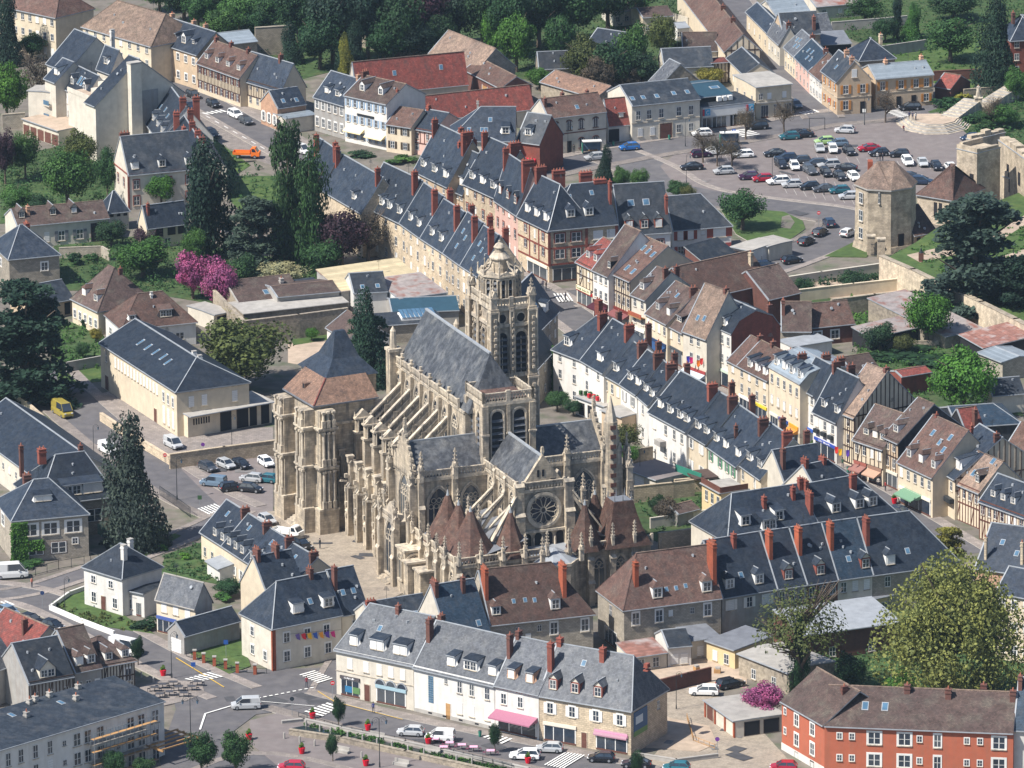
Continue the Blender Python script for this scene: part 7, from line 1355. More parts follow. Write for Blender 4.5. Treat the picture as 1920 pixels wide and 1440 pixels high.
def car_mesh(kind):
 L,W,H={'hatch':(4.1,1.74,1.48),'estate':(4.6,1.82,1.55),'van':(4.5,1.82,1.82),'bigvan':(5.6,2.05,2.5),'sedan':(4.5,1.8,1.42)}[kind];w=W/2
 belt=.92 if kind not in('van','bigvan')else 1.05
 if kind=='bigvan':belt=1.3
 b=MB();p=M['carp'];xs=[(-L/2,.38,belt*.86,.8),(-L/2+.1,.25,belt*.98,.95),(-L*.28,.22,belt,1),(L*.12,.22,belt,1),(L*.24,.22,belt*.98,1),(L*.40,.24,belt*.84,.97),(L/2-.06,.3,belt*.72,.88),(L/2,.4,belt*.6,.75)]
 n=len(xs);vs=[]
 for x,zb,zt,k in xs:vs+=[(x,-w*k,zb),(x,-w*k*1.0,(zb+zt)/2+.1),(x,-w*k*.9,zt),(x,w*k*.9,zt),(x,w*k,(zb+zt)/2+.1),(x,w*k,zb)]
 fs=[(i*6+j,i*6+(j+1)%6,(i+1)*6+(j+1)%6,(i+1)*6+j)for i in range(n-1)for j in range(6)]
 fs=[f[::-1]for f in fs]+[tuple(range(6)),tuple((n-1)*6+j for j in range(5,-1,-1))]
 b.add(vs,fs,p)
 x0,x1,x2,x3={'hatch':(-.47,-.36,.06,.27),'estate':(-.48,-.40,.04,.25),'van':(-.49,-.46,.12,.33),'bigvan':(-.49,-.485,.26,.42),'sedan':(-.40,-.2,.05,.26)}[kind]
 x0,x1,x2,x3=(t*L for t in(x0,x1,x2,x3));wb,wt=w*.9,w*.74
 if kind in('van','bigvan'):wt=w*.82
 g=MB();zt=H-.07
 lo=[(x0,-wb,belt-.03),(x3,-wb,belt-.06),(x3,wb,belt-.06),(x0,wb,belt-.03)];hi=[(x1,-wt,zt),(x2,-wt,zt),(x2,wt,zt),(x1,wt,zt)]
 g.add(lo+hi,[(0,1,5,4),(1,2,6,5),(2,3,7,6),(3,0,4,7)],M['glass'])
 b.add([(x1-.05,-wt-.03,zt-.02),(x2+.05,-wt-.03,zt-.02),(x2+.05,wt+.03,zt-.02),(x1-.05,wt+.03,zt-.02),(x1+.1,-wt*.9,H),(x2-.1,-wt*.9,H),(x2-.1,wt*.9,H),(x1+.1,wt*.9,H)],[(0,1,5,4),(1,2,6,5),(2,3,7,6),(3,0,4,7),(4,5,6,7),(3,2,1,0)],p)
 for s_ in(-1,1):
  b.bar((x3,s_*wb,belt),(x2,s_*wt,zt),.07,.07,p);b.bar((x0,s_*wb,belt),(x1,s_*wt,zt),.12,.1,p);xm=(x1+x2)/2+.1;b.bar((xm,s_*wb*1.0,belt),(xm,s_*(wt+.01),zt),.07,.05,p)
  if kind=='bigvan' or kind=='van':b.add([(x0,s_*(wb+.01),belt),((x1+x2)*.5,s_*(wb+.01),belt),((x1+x2)*.5,s_*(wt+.02),zt),(x1,s_*(wt+.02),zt)],[(0,1,2,3)if s_<0 else(3,2,1,0)],p)
  b.box(L*.2,s_*w-.06 if s_>0 else-w-.1,belt,L*.25,s_*w+.1 if s_>0 else-w+.06,belt+.14,p)
 b.box(-L/2-.03,-w*.7,.3,-L/2+.1,w*.7,.5,M['iron']);b.box(L/2-.1,-w*.6,.3,L/2+.02,w*.6,.45,M['iron']);b.box(-L/2-.02,-.27,.55,-L/2+.02,.27,.67,M['white'])
 return b.mesh('body'),g.mesh('windows'),L,w,belt
wb_=MB();n=12
for s_ in(0,):
 vs=[(.31*math.cos(6.283*i/n),y,.31*math.sin(6.283*i/n))for y in(-.1,.1)for i in range(n)];wb_.add(vs,[(i,(i+1)%n,n+(i+1)%n,n+i)for i in range(n)]+[tuple(range(n-1,-1,-1)),tuple(range(n,2*n))],M['dark'])
 for y in(-.105,.105):wb_.add([(.19*math.cos(6.283*i/n),y,.19*math.sin(6.283*i/n))for i in range(n)],[tuple(range(n))if y>0 else tuple(range(n-1,-1,-1))],M['steel'])
WHEEL=wb_.mesh('wheel')
CM={k:car_mesh(k)for k in('hatch','estate','van','bigvan','sedan')}
RED_=unit_cube(mat('tail_lamp',(.4,.01,.01),'plain',.3));WHT_=unit_cube(mat('head_lamp',(.7,.72,.75),'plain',.2))
CC={'k':('black',(.012,.013,.017)),'b':('dark blue',(.014,.028,.06)),'g':('dark grey',(.05,.055,.065)),'s':('silver',(.38,.39,.40)),'w':('white',(.75,.75,.74)),'r':('red',(.35,.012,.03)),'t':('teal',(.02,.11,.14)),'v':('pale green',(.28,.42,.16)),'n':('blue',(.02,.12,.36)),'o':('orange',(.75,.16,.02)),'m':('dark purple',(.04,.012,.04)),'l':('grey blue',(.13,.19,.26))}
KN={'hatch':'hatchback','estate':'estate car','van':'small van','bigvan':'large van','sedan':'saloon car'}
def car(x,y,a,col,kind,where,group=None):
 bm,gm,L,w,belt=CM[kind];g=P(x,y,.7);g.z=.14;e=empty('parked_car' if kind[-3:]!='van' else 'parked_van',g,R_(a));cn,cv=CC[col]
 tag(e,'%s %s %s'%(cn,KN[kind],where),'van' if kind[-3:]=='van' else 'car',group)
 o=newobj('body',bm,e);k=rt.uniform(.85,1.15);o.color=tuple(min(.8,v*k)for v in cv)+(1,);newobj('windows',gm,e)
 for sx in(-.31,.31):
  for sy in(-1,1):newobj('wheel',WHEEL,e,TRS(L*sx,sy*(w-.1),.31))
 for sy in(-1,1):newobj('headlight',WHT_,e,TRS(L/2-.09,sy*w*.62,belt*.68,0,.16,.34,.16));newobj('taillight',RED_,e,TRS(-L/2+.06,sy*w*.74,belt*.84,0,.16,.2,.22))
 return e
PK='cars on the parking square'
CL=[(362,177,-63,'k','hatch','topmost in the upper left street'),(400,194,-63,'k','hatch','second down in the upper left street'),(442,214,-63,'w','estate','parked before the half timbered house'),(461,226,-63,'g','hatch','behind the white estate in the upper left street'),(397,250,-63,'k','estate','on the near side of the upper left street'),(356,199,-63,'b','hatch','half hidden behind the brick chimneys'),(565,281,-50,'w','van','below the grey rendered house'),(1115,294,200,'s','hatch','passing the bus shelter'),(1180,275,195,'n','hatch','with white roof before the white two storey house'),(1316,249,190,'w','hatch','in front of the bank'),(1419,236,190,'k','estate','in front of the cream corner building'),(1706,200,185,'k','estate','before the zinc roofed house'),(1492,196,-70,'l','hatch','at the mouth of the narrow street'),(1584,243,170,'s','hatch','alone at the top of the parking square'),(435,436,20,'w','hatch','between the dark yew and the cedar'),(448,460,-60,'w','hatch','behind the magenta trees'),(117,772,-63,'y','bigvan',''),(202,842,-60,'w','van','behind the blue spruce'),(325,832,-60,'s','van','beside the retaining wall'),(390,875,-55,'g','hatch','in the blue parking bay'),(424,870,-55,'s','hatch','between two dark cars at the retaining wall'),(452,870,-55,'k','hatch','third at the retaining wall'),(400,904,160,'l','van','in the small car park'),(437,913,20,'k','estate','in the middle of the small car park'),(472,896,160,'s','hatch','behind the black cars of the small car park'),(470,915,-20,'k','hatch','at the right of the small car park'),(499,866,-65,'w','hatch','beside the great tower'),(499,897,160,'t','hatch','beside the great tower'),(501,974,-60,'s','hatch','at the corner of the church square'),(566,1020,-58,'k','estate','in the church square near the short row'),(20,1076,10,'w','bigvan','at the left edge'),(17,1146,-50,'l','hatch','at the left edge by the red roof'),(59,1161,-40,'k','hatch','second by the red roof'),(99,1172,-40,'k','hatch','third by the red roof'),(461,1321,185,'s','van','waiting at the junction'),(770,1371,170,'s','hatch','parked opposite the white front row building'),(825,1381,170,'w','van','parked opposite the restaurant'),(546,1437,175,'r','hatch','cut by the bottom edge'),(1030,1402,172,'s','hatch','in front of the brick stone building'),(984,1415,172,'w','estate','on the road before the restaurant'),(1127,1420,172,'k','hatch','below the pink sign shop'),(1193,1431,172,'k','sedan','at the bottom right of the front row'),(1320,1295,175,'w','estate','in the yard behind the garages'),(1370,1281,30,'k','estate','in the yard by the rubble wall'),(1268,1438,172,'t','hatch','cut by the bottom edge'),(1469,1437,175,'r','hatch','below the red block'),(1687,959,-40,'b','hatch','in the market street'),(1820,258,200,'b','hatch','under the ruined castle wall'),(1554,417,100,'b','estate','turning beneath the no entry sign'),(1538,435,60,'k','hatch','second in the curved street below the lawn'),(1512,452,55,'k','hatch','third in the curved street below the lawn'),(1590,436,60,'w','hatch','beside the octagonal tower'),(1485,487,30,'k','hatch','fourth in the curved street below the lawn'),(1437,497,10,'b','hatch','last in the curved street below the lawn')]
for c in CL:
 if c[3]=='y':e=car(c[0],c[1],c[2],'w','bigvan','x');e['label']='yellow van with white roof in the shade of the big cedar';e.children[0].color=(.3,.24,.05,1)  # body yellow darkened so the colour carries the cedar's shade
 else:car(*c[:5],c[5])
rowsP=[('upper left corner of the parking square',[(1315,288,15,'m'),(1341,283,20,'w'),(1366,279,200,'b'),(1394,289,195,'w'),(1297,312,195,'k'),(1357,320,190,'s'),(1404,330,190,'m'),(1430,334,190,'r'),(1480,255,190,'t'),(1505,251,190,'k')]),('upper row of the parking square',[(1546,264,190,'v'),(1537,277,-85,'s'),(1571,268,190,'l'),(1562,279,-85,'w'),(1592,283,-75,'k'),(1629,277,190,'r'),(1648,286,190,'k'),(1686,288,185,'k')]),('right row of the parking square',[(1702,302,-80,'w'),(1730,304,-82,'s'),(1756,311,-80,'k'),(1783,313,-80,'w'),(1707,330,-10,'g'),(1729,339,-10,'b')]),('middle row of the parking square',[(1453,287,190,'k'),(1473,296,190,'b'),(1465,307,-75,'k'),(1490,311,-80,'w'),(1501,300,190,'g'),(1528,306,190,'g'),(1519,319,-75,'g'),(1554,308,190,'s'),(1549,323,-75,'k'),(1586,314,170,'k'),(1575,330,-75,'k'),(1601,331,-78,'w')]),('front row of the parking square',[(1459,339,190,'w'),(1485,345,190,'s'),(1518,349,190,'k'),(1545,353,190,'g'),(1574,356,190,'t'),(1601,363,180,'s'),(1592,367,180,'s')])]
for nm,lst in rowsP:
 for i,(x,y,a,c)in enumerate(sorted(lst)[:-1]if nm[:5]=='front' else sorted(lst)):
  car(x,y,a+rt.uniform(-4,4),c,rt.choice(['hatch','hatch','estate','sedan']),'%s in the %s'%(OR[i],nm),PK)
for(x,y,a,cab,lb)in((463,288,-8,(.75,.17,.02,1),'orange tipper truck driving in the upper left street'),(540,998,-30,(.72,.72,.7,1),'white flatbed truck at the edge of the church square')):
 g=P(x,y,.9);g.z=.1;e=empty('truck',g,R_(a));tag(e,lb,'truck');b=MB()
 b.box(.9,-.95,.5,2.6,.95,1.3,M['obj']);b.add([(.9,-.95,1.3),(2.3,-.95,1.3),(2.3,.95,1.3),(.9,.95,1.3),(1.0,-.85,2.1),(1.75,-.85,2.1),(1.75,.85,2.1),(1.0,.85,2.1)],[(0,1,5,4),(1,2,6,5),(2,3,7,6),(3,0,4,7),(4,5,6,7)],M['obj']);o=newobj('cab',b.mesh('cab'),e);o.color=cab
 b=MB();b.add([(2.31,-.85,1.34),(2.31,.85,1.34),(1.8,.78,2.02),(1.8,-.78,2.02)],[(0,1,2,3)],M['glass']);b.add([(1.1,-.96,1.35),(2.0,-.96,1.35),(1.65,-.88,1.98),(1.1,-.88,1.98)],[(0,1,2,3)],M['glass']);newobj('windows',b.mesh('windows'),e)
 b=MB();b.box(-2.7,-1,.75,.75,1,.9,M['obj'])
 for q in((-2.7,-1,.75,-1),(-2.7,.95,.75,1)):b.box(q[0],min(q[1],q[3]),.9,q[2],max(q[1],q[3])if q[1]>0 else-.95,1.3,M['obj'])
 b.box(-2.7,-.95,.9,-2.65,.95,1.3,M['obj']);b.box(.7,-.95,.9,.75,.95,1.7,M['obj']);o=newobj('truck_bed',b.mesh('truck_bed'),e);o.color=cab
 for sx in(-1.7,1.7):
  for sy in(-.85,.85):newobj('wheel',WHEEL,e,TRS(sx,sy,.36,0,1.15,1.2,1.15))
def copyset(proto_parts,name,x,y,label,cat,group=None,rz=0,z=.12,sc=1):
 g=P(x,y);g.z=z;e=empty(name,g,rz);e.scale=(sc,)*3;tag(e,label,cat,group)
 for nm,me,mw,col in proto_parts:
  o=newobj(nm,me,e,mw)
  if col:o.color=col
 return e
def lamp_parts(arms=1,H=7):
 b=MB();b.cyl(0,0,0,.8,.14,.1,M['iron'],8);b.cyl(0,0,.8,H,.07,.05,M['iron'],6);out=[('post',b.mesh('post'),None,None)]
 for s_ in((1,)if arms==1 else(-1,1)):
  a=MB();pts=[(s_*(.0+.55-.55*math.cos(t)),0,H-.2+.55*math.sin(t))for t in[i*math.pi/8 for i in range(9)]];a.tube(pts,.035,M['iron'],4)
  a.tube([(s_*(.55+.25*math.cos(t)),0,H-.2+.25*math.sin(t))for t in[i*.7 for i in range(8)]],.025,M['iron'],4);out.append(('lamp_arm',a.mesh('lamp_arm'),None,None))
  c=MB();c.cyl(s_*1.1,0,H-.85,H-.35,.1,.2,M['glassb'],6);c.cyl(s_*1.1,0,H-.35,H-.15,.24,.05,M['iron'],6);out.append(('lantern',c.mesh('lantern'),None,None))
 return out
LP1,LP2=lamp_parts(1),lamp_parts(2,7.5)
for x,y,k,lb in((322,1272,1,'at the cafe terrace corner'),(358,1400,2,'at the junction, with two lanterns'),(332,938,1,'beside the small car park'),(712,1440,2,'on the promenade, with two lanterns'),(1287,345,0,'on the kerb of the parking square'),(1352,298,0,'left among the parked cars'),(1349,322,0,'beside the silver parked car'),(1448,345,0,'at the near edge of the parking square'),(1545,366,0,'in the front row of the square'),(1621,235,0,'beside the information board'),(1285,275,0,'in front of the white two storey house'),(1065,288,0,'in front of the arched window house'),(1580,212,0,'at the tan corner house'),(176,860,0,'tall and pale beside the blue spruce'),(435,842,0,'above the car park wall'),(1268,1330,0,'in the paved yard'),(122,1150,0,'at the white house garden'),(1200,905,0,'in the church gardens')):
 copyset(LP2 if k==2 else LP1,'street_lamp',x,y,'black street lamp '+lb,'street lamp',sc=1 if k else.8,rz=rt.uniform(0,1))
b=MB();b.cyl(0,0,0,2.6,.04,.04,M['steel'],6);SGP=b.mesh('post')
def sign(x,y,col,lb,shape='disc',bar=False,mark=None):
 g=P(x,y);g.z=.12;e=empty('road_sign',g);tag(e,lb,'road sign');newobj('post',SGP,e);b=MB()
 if shape=='disc':b.add([(.34*math.cos(-6.283*i/16),-.06,2.6+.34*math.sin(-6.283*i/16))for i in range(16)],[tuple(range(16))],M['obj']);b.add([(.34*math.cos(6.283*i/16),-.05,2.6+.34*math.sin(6.283*i/16))for i in range(16)],[tuple(range(16))],M['steel'])
 else:b.box(-.35,-.06,2.25,.35,-.03,2.95,M['obj'])
 if bar:b.box(-.24,-.075,2.54,.24,-.061,2.66,M['white'])
 o=newobj('plate',b.mesh('plate'),e);o.color=col
 if mark:o=newobj('lettering',text_mesh(mark),e,Matrix.Translation((0,-.08,2.38))@Matrix.Rotation(math.pi/2,4,'X')@Matrix.Diagonal((.5,.5,.5,1)));o.color=(.8,.8,.8,1)
REDC,BLUC=C_(200,30,45),C_(40,80,150)
for a in((1535,425,REDC,'red no entry sign above the curved street','disc',True),(1554,212,REDC,'red no entry sign at the mouth of the narrow street','disc',True),(310,882,REDC,'red no entry sign at the car park corner','disc',True),(381,862,C_(110,60,140),'violet round parking sign above the car park wall','disc'),(363,1277,BLUC,'blue crossing sign beside the cafe terrace','sq'),(424,1235,BLUC,'blue sign in the fenced lawn','sq'),(624,1312,REDC,'red bordered sign on the pavement corner','disc',True),(548,1342,C_(40,50,60),'sign with its back turned at the junction','disc'),(80,1142,C_(40,60,100),'dark round sign on the pavement corner','disc'),(1345,1418,C_(110,60,140),'violet round parking sign in the paved yard','disc'),(1620,232,C_(215,215,210),'white notice board at the edge of the square','sq'),(375,962,C_(60,90,60),'green notice board beside the car park exit','sq')):sign(*a)
sign(1376,270,BLUC,'blue square parking sign at the edge of the parking square','sq',mark='P')
b=MB();b.cyl(0,0,0,.75,.28,.42,M['obj'],10);POT=b.mesh('pot')
for x,y,lb in((586,1348,'at the near zebra crossing'),(690,1370,'above the channel wall'),(566,1414,'on the lower promenade'),(686,1437,'at the bottom edge'),(306,1268,'on the cafe terrace'),(467,1388,'beside the green trees'),(990,1432,'at the bottom edge near the white car'),(1677,945,'in the market street'),(803,1396,'behind the pink tables'),(1523,845,'at the blue fascia shop')):
 e=copyset([('pot',POT,None,C_(200,20,45))],'flower_pot',x,y,'tall red flower pot with a green shrub '+lb,'flower pot',sc=1.25);o=newobj('plant',CR['bush'][0],e,TRS(0,0,.7,0,.5,.5,.45));o.color=(.09,.18,.03,1)
for x,y,lb in((635,1362,'at the near zebra crossing'),(624,1428,'on the lower promenade'),(928,1412,'beside the pink tables'),(1195,1462,'at the bottom edge'),(259,1248,'beside the cafe')):
 tree('round',x,y-62,y,26,'v','young staked tree '+lb)
for x,y,lb in((1318,305,'left of the bus shelter'),(1345,312,'beside the white cars'),(1372,318,'in the middle of the kerb row'),(1398,262,'near the bank crossing'),(1470,250,'before the cream corner building'),(1660,230,'before the zinc roofed house'),(1862,240,'near the castle stairs')):
 tree('bare',x,y-62,y,44,'k','pollarded leafless street tree '+lb)
b=MB();b.cyl(0,0,0,.9,.16,.13,M['conc'],8);b.cyl(0,0,.9,1.02,.13,.04,M['conc'],8);BOL=b.mesh('bollard')
for i,(x,y)in enumerate([(574,1362),(600,1372),(620,1377),(652,1384),(680,1391),(707,1397),(735,1402),(765,1410),(795,1416),(856,1428),(885,1434),(533,1386),(562,1393),(590,1400),(678,1422),(265,1272),(288,1282)]):
 o=newobj('bollard',BOL,None,Matrix.Translation(P(x,y)+Vector((0,0,.1))));tag(o,'%s short stone bollard from the left along the stream channel'%OR[i]if i<15 else '%s short stone bollard beside the cafe terrace'%('left' if i==15 else 'right'),'bollard','stone bollards along the channel' if i<15 else 'bollards at the cafe')
for x,y,rz,lb in((1110,288,.12,'in front of the arched window house'),(1368,272,.1,'at the edge of the parking square')):
 g=P(x,y);g.z=.12;e=empty('bus_shelter',g,rz);tag(e,'glass bus shelter with white roof '+lb,'bus shelter');b=MB();b.box(-1.9,-.7,2.4,1.9,.8,2.55,M['white']);newobj('roof',b.mesh('roof'),e)
 b=MB();b.box(-1.8,.7,.2,1.8,.73,2.3,M['glassb']);newobj('glass_panel',b.mesh('glass_panel'),e)
 for sx in(-1.8,1.8):
  for sy in(-.6,.7):b=MB();b.box(sx-.05,sy-.05,0,sx+.05,sy+.05,2.4,M['iron']);newobj('post',b.mesh('post'),e)
 b=MB();b.box(-1.2,.3,.4,1.2,.65,.5,M['wood']);newobj('bench',b.mesh('bench'),e)
 b=MB();b.box(-2.0,-.7,.2,-1.9,.5,2.1,M['greenp']);newobj('advert_panel',b.mesh('advert_panel'),e)
def tset(x,y,col,lb,n=4):
 g=P(x,y);g.z=.14;e=empty('table',g);tag(e,lb,'table');b=MB();b.box(-.6,-.45,.7,.6,.45,.76,M['obj']);o=newobj('tabletop',b.mesh('tabletop'),e);o.color=col
 b=MB();b.cyl(0,0,0,.7,.05,.05,M['iron'],6);newobj('leg',b.mesh('leg'),e)
def chair_mesh():
 b=MB();b.box(-.22,-.22,.42,.22,.22,.47,M['obj']);b.box(-.22,.18,.47,.22,.22,.9,M['obj'])
 for sx in(-.2,.2):
  for sy in(-.2,.2):b.box(sx-.02,sy-.02,0,sx+.02,sy+.02,.42,M['obj'])
 return b.mesh('chair')
CHM=chair_mesh()
k=0
for j,(x,y)in enumerate([(815,1395),(843,1402),(866,1406),(888,1410),(920,1417),(832,1410)]):
 tset(x,y,C_(225,170,195),'%s pink covered restaurant table from the left on the promenade'%OR[j])
 for s_ in(-1,1):g=P(x,y)+Vector((s_*.95,0,.14));o=newobj('chair',CHM,None,Matrix.Translation(g)@Matrix.Rotation(s_*1.57,4,'Z'));o.color=C_(110,60,80);tag(o,'dark pink terrace chair at the %s of the %s pink covered table'%('left' if s_<0 else 'right',OR[j]),'chair','chairs at the restaurant tables')
for j,(x,y)in enumerate([(290,1298),(305,1292),(318,1306),(335,1297),(345,1308),(300,1310),(325,1288),(360,1296),(370,1287)]):
 tset(x,y,C_(70,70,75),'%s dark cafe table from the left on the corner terrace'%OR[j])
 for s_ in(-1,1):g=P(x,y)+Vector((s_*.9,0,.16));o=newobj('chair',CHM,None,Matrix.Translation(g)@Matrix.Rotation(s_*1.57,4,'Z'));o.color=C_(45,45,50);tag(o,'black terrace chair at the %s of the %s dark cafe table'%('left' if s_<0 else 'right',OR[j]),'chair','chairs of the corner cafe')
poly('cafe_terrace',[(262,1290),(300,1276),(378,1280),(384,1300),(350,1315),(300,1326),(268,1316)],.14,M['pave'])
for x,y,lb in((640,1412,'on the lower promenade'),(706,1385,'at the channel edge'),(752,1436,'near the bottom edge'),(810,1412,'beside the pink tables')):
 b=MB();b.box(-1.3,-.35,0,1.3,.35,.5,M['conc']);b.box(-1.3,.25,.5,1.3,.4,1.0,M['conc']);thing_mesh('stone_bench',b,'heavy stone bench '+lb,'bench',mw=Matrix.Translation(P(x,y))@Matrix.Rotation(-.55,4,'Z'))
g=P(318,1418);e=empty('pergola',g,.75);tag(e,'orange wooden pergola beams at the corner of the scaffolded block','pergola')
for i in range(5):b=MB();b.box(-4,-.1,2.6,4,.1,2.8,M['wood']);o=newobj('beam',b.mesh('beam'),e,TRS(0,-3+i*1.4,0))
b=MB();b.box(-4,-3.2,2.35,-3.8,2.8,2.6,M['wood']);b.box(3.8,-3.2,2.35,4,2.8,2.6,M['wood']);newobj('rail',b.mesh('rail'),e)
def fence(pts,h,lb,m='iron',st=.5,name='fence',top=True):
 b=MB()
 for a,c in zip(pts,pts[1:]):
  A,B=P(*a),P(*c);n=max(1,int((B-A).length/st))
  for i in range(n+1):p=A.lerp(B,i/n);b.box(p.x-.04,p.y-.04,0,p.x+.04,p.y+.04,h,M[m])
  for z in(.2,h-.1):b.bar((A.x,A.y,z),(B.x,B.y,z),.06,.06,M[m])
 tag(b.build(name),lb,'fence')
fence([(300,930),(330,950),(357,970)],1.8,'dark metal fence between the blue spruce and the street');fence([(170,1050),(215,1070),(250,1040)],1.5,'thin fence along the side street below the school',st=2);fence([(350,1232),(400,1248),(445,1262),(500,1264)],1.0,'low fence around the lawn left of the flag house',st=1.2)
fence([(560,1345),(640,1370),(760,1394),(960,1442)],.9,'dark railing along the stream channel',st=1.8);fence([(1288,1348),(1300,1390),(1340,1405)],.9,'railing beside the dry grass plot','wood',1);fence([(45,1085),(110,1068),(158,1060)],1.6,'fence at the foot of the school garden',st=2);fence([(182,1000),(205,1015),(228,1030)],1.8,'green mesh fence beside the school','greenp',.4)
for j,t in enumerate(((365,1238),(382,1244),(402,1250),(423,1256),(445,1262),(478,1265))):
 b=MB();b.box(-.25,-.25,0,.25,.25,1.6,M['bricko']);b.box(-.32,-.32,1.6,.32,.32,1.75,M['conc']);o=thing_mesh('brick_post',b,'%s brick fence post from the left along the fenced lawn'%OR[j],'fence post','brick posts of the lawn fence',Matrix.Translation(P(*t)))
C0=P(1752,232);b=MB();X0=Vector((1,0))
for i in range(8):
 r=7.6-i*.42;pts=[(C0.x+r*math.cos(a),C0.y+r*1.25*math.sin(a))for a in[math.pi+math.pi*k/5 for k in range(6)]]+[(C0.x+r,C0.y+3),(C0.x-r,C0.y+3)]
 s_=MB();s_.prism(pts,-.1,.12+i*.17,M['conc']if i%2 else M['stonel'],M['gravel']if i==7 else None);struct(s_.build('platform_step'))
for(a0,a1,w,n)in(((1772,234),(1824,212),4,16),((1846,203),(1898,186),3.4,14)):
 A,B=P(*a0),P(*a1);d=(B-A);rz=math.atan2(d.y,d.x);L=d.length/n
 for i in range(n):
  s_=MB();s_.box(0,-w/2,-.1,L+.02,w/2,1.1+.12*i,M['conc']if i%2 else M['stonel']);struct(s_.build('stair_step',None,Matrix.Translation(A+d*(i/n))@Matrix.Rotation(rz,4,'Z')))
g=P(1834,214);e=empty('war_memorial',g);tag(e,'stone war memorial statue standing on a tall pale pedestal','statue')
b=MB();b.box(-1.1,-1.1,0,1.1,1.1,.6,M['stonel']);b.box(-.75,-.75,.6,.75,.75,3.4,M['stonel']);b.box(-.9,-.9,3.4,.9,.9,3.6,M['stonel']);newobj('pedestal',b.mesh('pedestal'),e)
def human(pose='stand'):
 if pose=='stand':V=[(0,0,.95),(0,0,1.15),(0,0,1.4),(0,0,1.52),(0,-.01,1.66),(.1,0,.9),(.11,.02,.5),(.12,0,.08),(.12,-.14,.04),(-.1,0,.9),(-.11,-.03,.5),(-.12,0,.08),(-.12,-.14,.04),(.19,0,1.4),(.25,.02,1.12),(.23,-.08,.9),(-.19,0,1.4),(-.25,.02,1.12),(-.23,-.08,.9)]
 else:V=[(0,0,.5),(0,-.02,.7),(0,-.05,.95),(0,-.06,1.05),(0,-.09,1.2),(.1,-.05,.5),(.13,-.45,.52),(.13,-.42,.08),(.13,-.58,.04),(-.1,-.05,.5),(-.13,-.45,.52),(-.13,-.42,.08),(-.13,-.58,.04),(.19,-.05,.95),(.24,-.12,.7),(.16,-.35,.6),(-.19,-.05,.95),(-.24,-.12,.7),(-.16,-.35,.6)]
 E=[(0,1),(1,2),(2,3),(3,4),(0,5),(5,6),(6,7),(7,8),(0,9),(9,10),(10,11),(11,12),(2,13),(13,14),(14,15),(2,16),(16,17),(17,18)]
 Rr=[.13,.12,.15,.06,.105,.1,.07,.05,.045,.1,.07,.05,.045,.065,.05,.04,.065,.05,.04]
 me=bpy.data.meshes.new('body');me.from_pydata(V,E,[]);o=bpy.data.objects.new('tmp',me);COL.objects.link(o);md=o.modifiers.new('s','SKIN');sv=me.skin_vertices[0].data
 for i,r in enumerate(Rr):sv[i].radius=(r,r*.8)
 sv[0].use_root=True;o.modifiers.new('d','SUBSURF').levels=1;dg=bpy.context.evaluated_depsgraph_get();m2=bpy.data.meshes.new_from_object(o.evaluated_get(dg));bpy.data.objects.remove(o)
 skin=mat('skin',(.45,.27,.2),'plain',.7);tr=mat('trousers',(.035,.04,.06),'plain',.9);m2.materials.clear();m2.materials.append(M['obj']);m2.materials.append(skin);m2.materials.append(tr)
 hz=1.5 if pose=='stand' else 1.05
 for p in m2.polygons:c=p.center;p.material_index=1 if c.z>hz or(abs(c.x)>.2 and c.z<.95 and pose=='stand')else 2 if c.z<(.92 if pose=='stand' else.58)else 0
 return m2
HU={'stand':human(),'sit':human('sit')}
o=newobj('statue_figure',HU['stand'],e,TRS(0,0,3.6,0,1.5,1.9,1.5));o.color=(.45,.4,.33,1)
b=MB();b.cyl(0,0,3.6,5.3,.55,.3,M['stonel'],8);b.cyl(.45,0,3.6,5.6,.08,.06,M['stonel'],5);newobj('cloak',b.mesh('cloak'),e)
hb=MB();hb.cyl(0,0,1.66,1.79,.115,.06,M['dark'],8);HAIR=hb.mesh('hair')
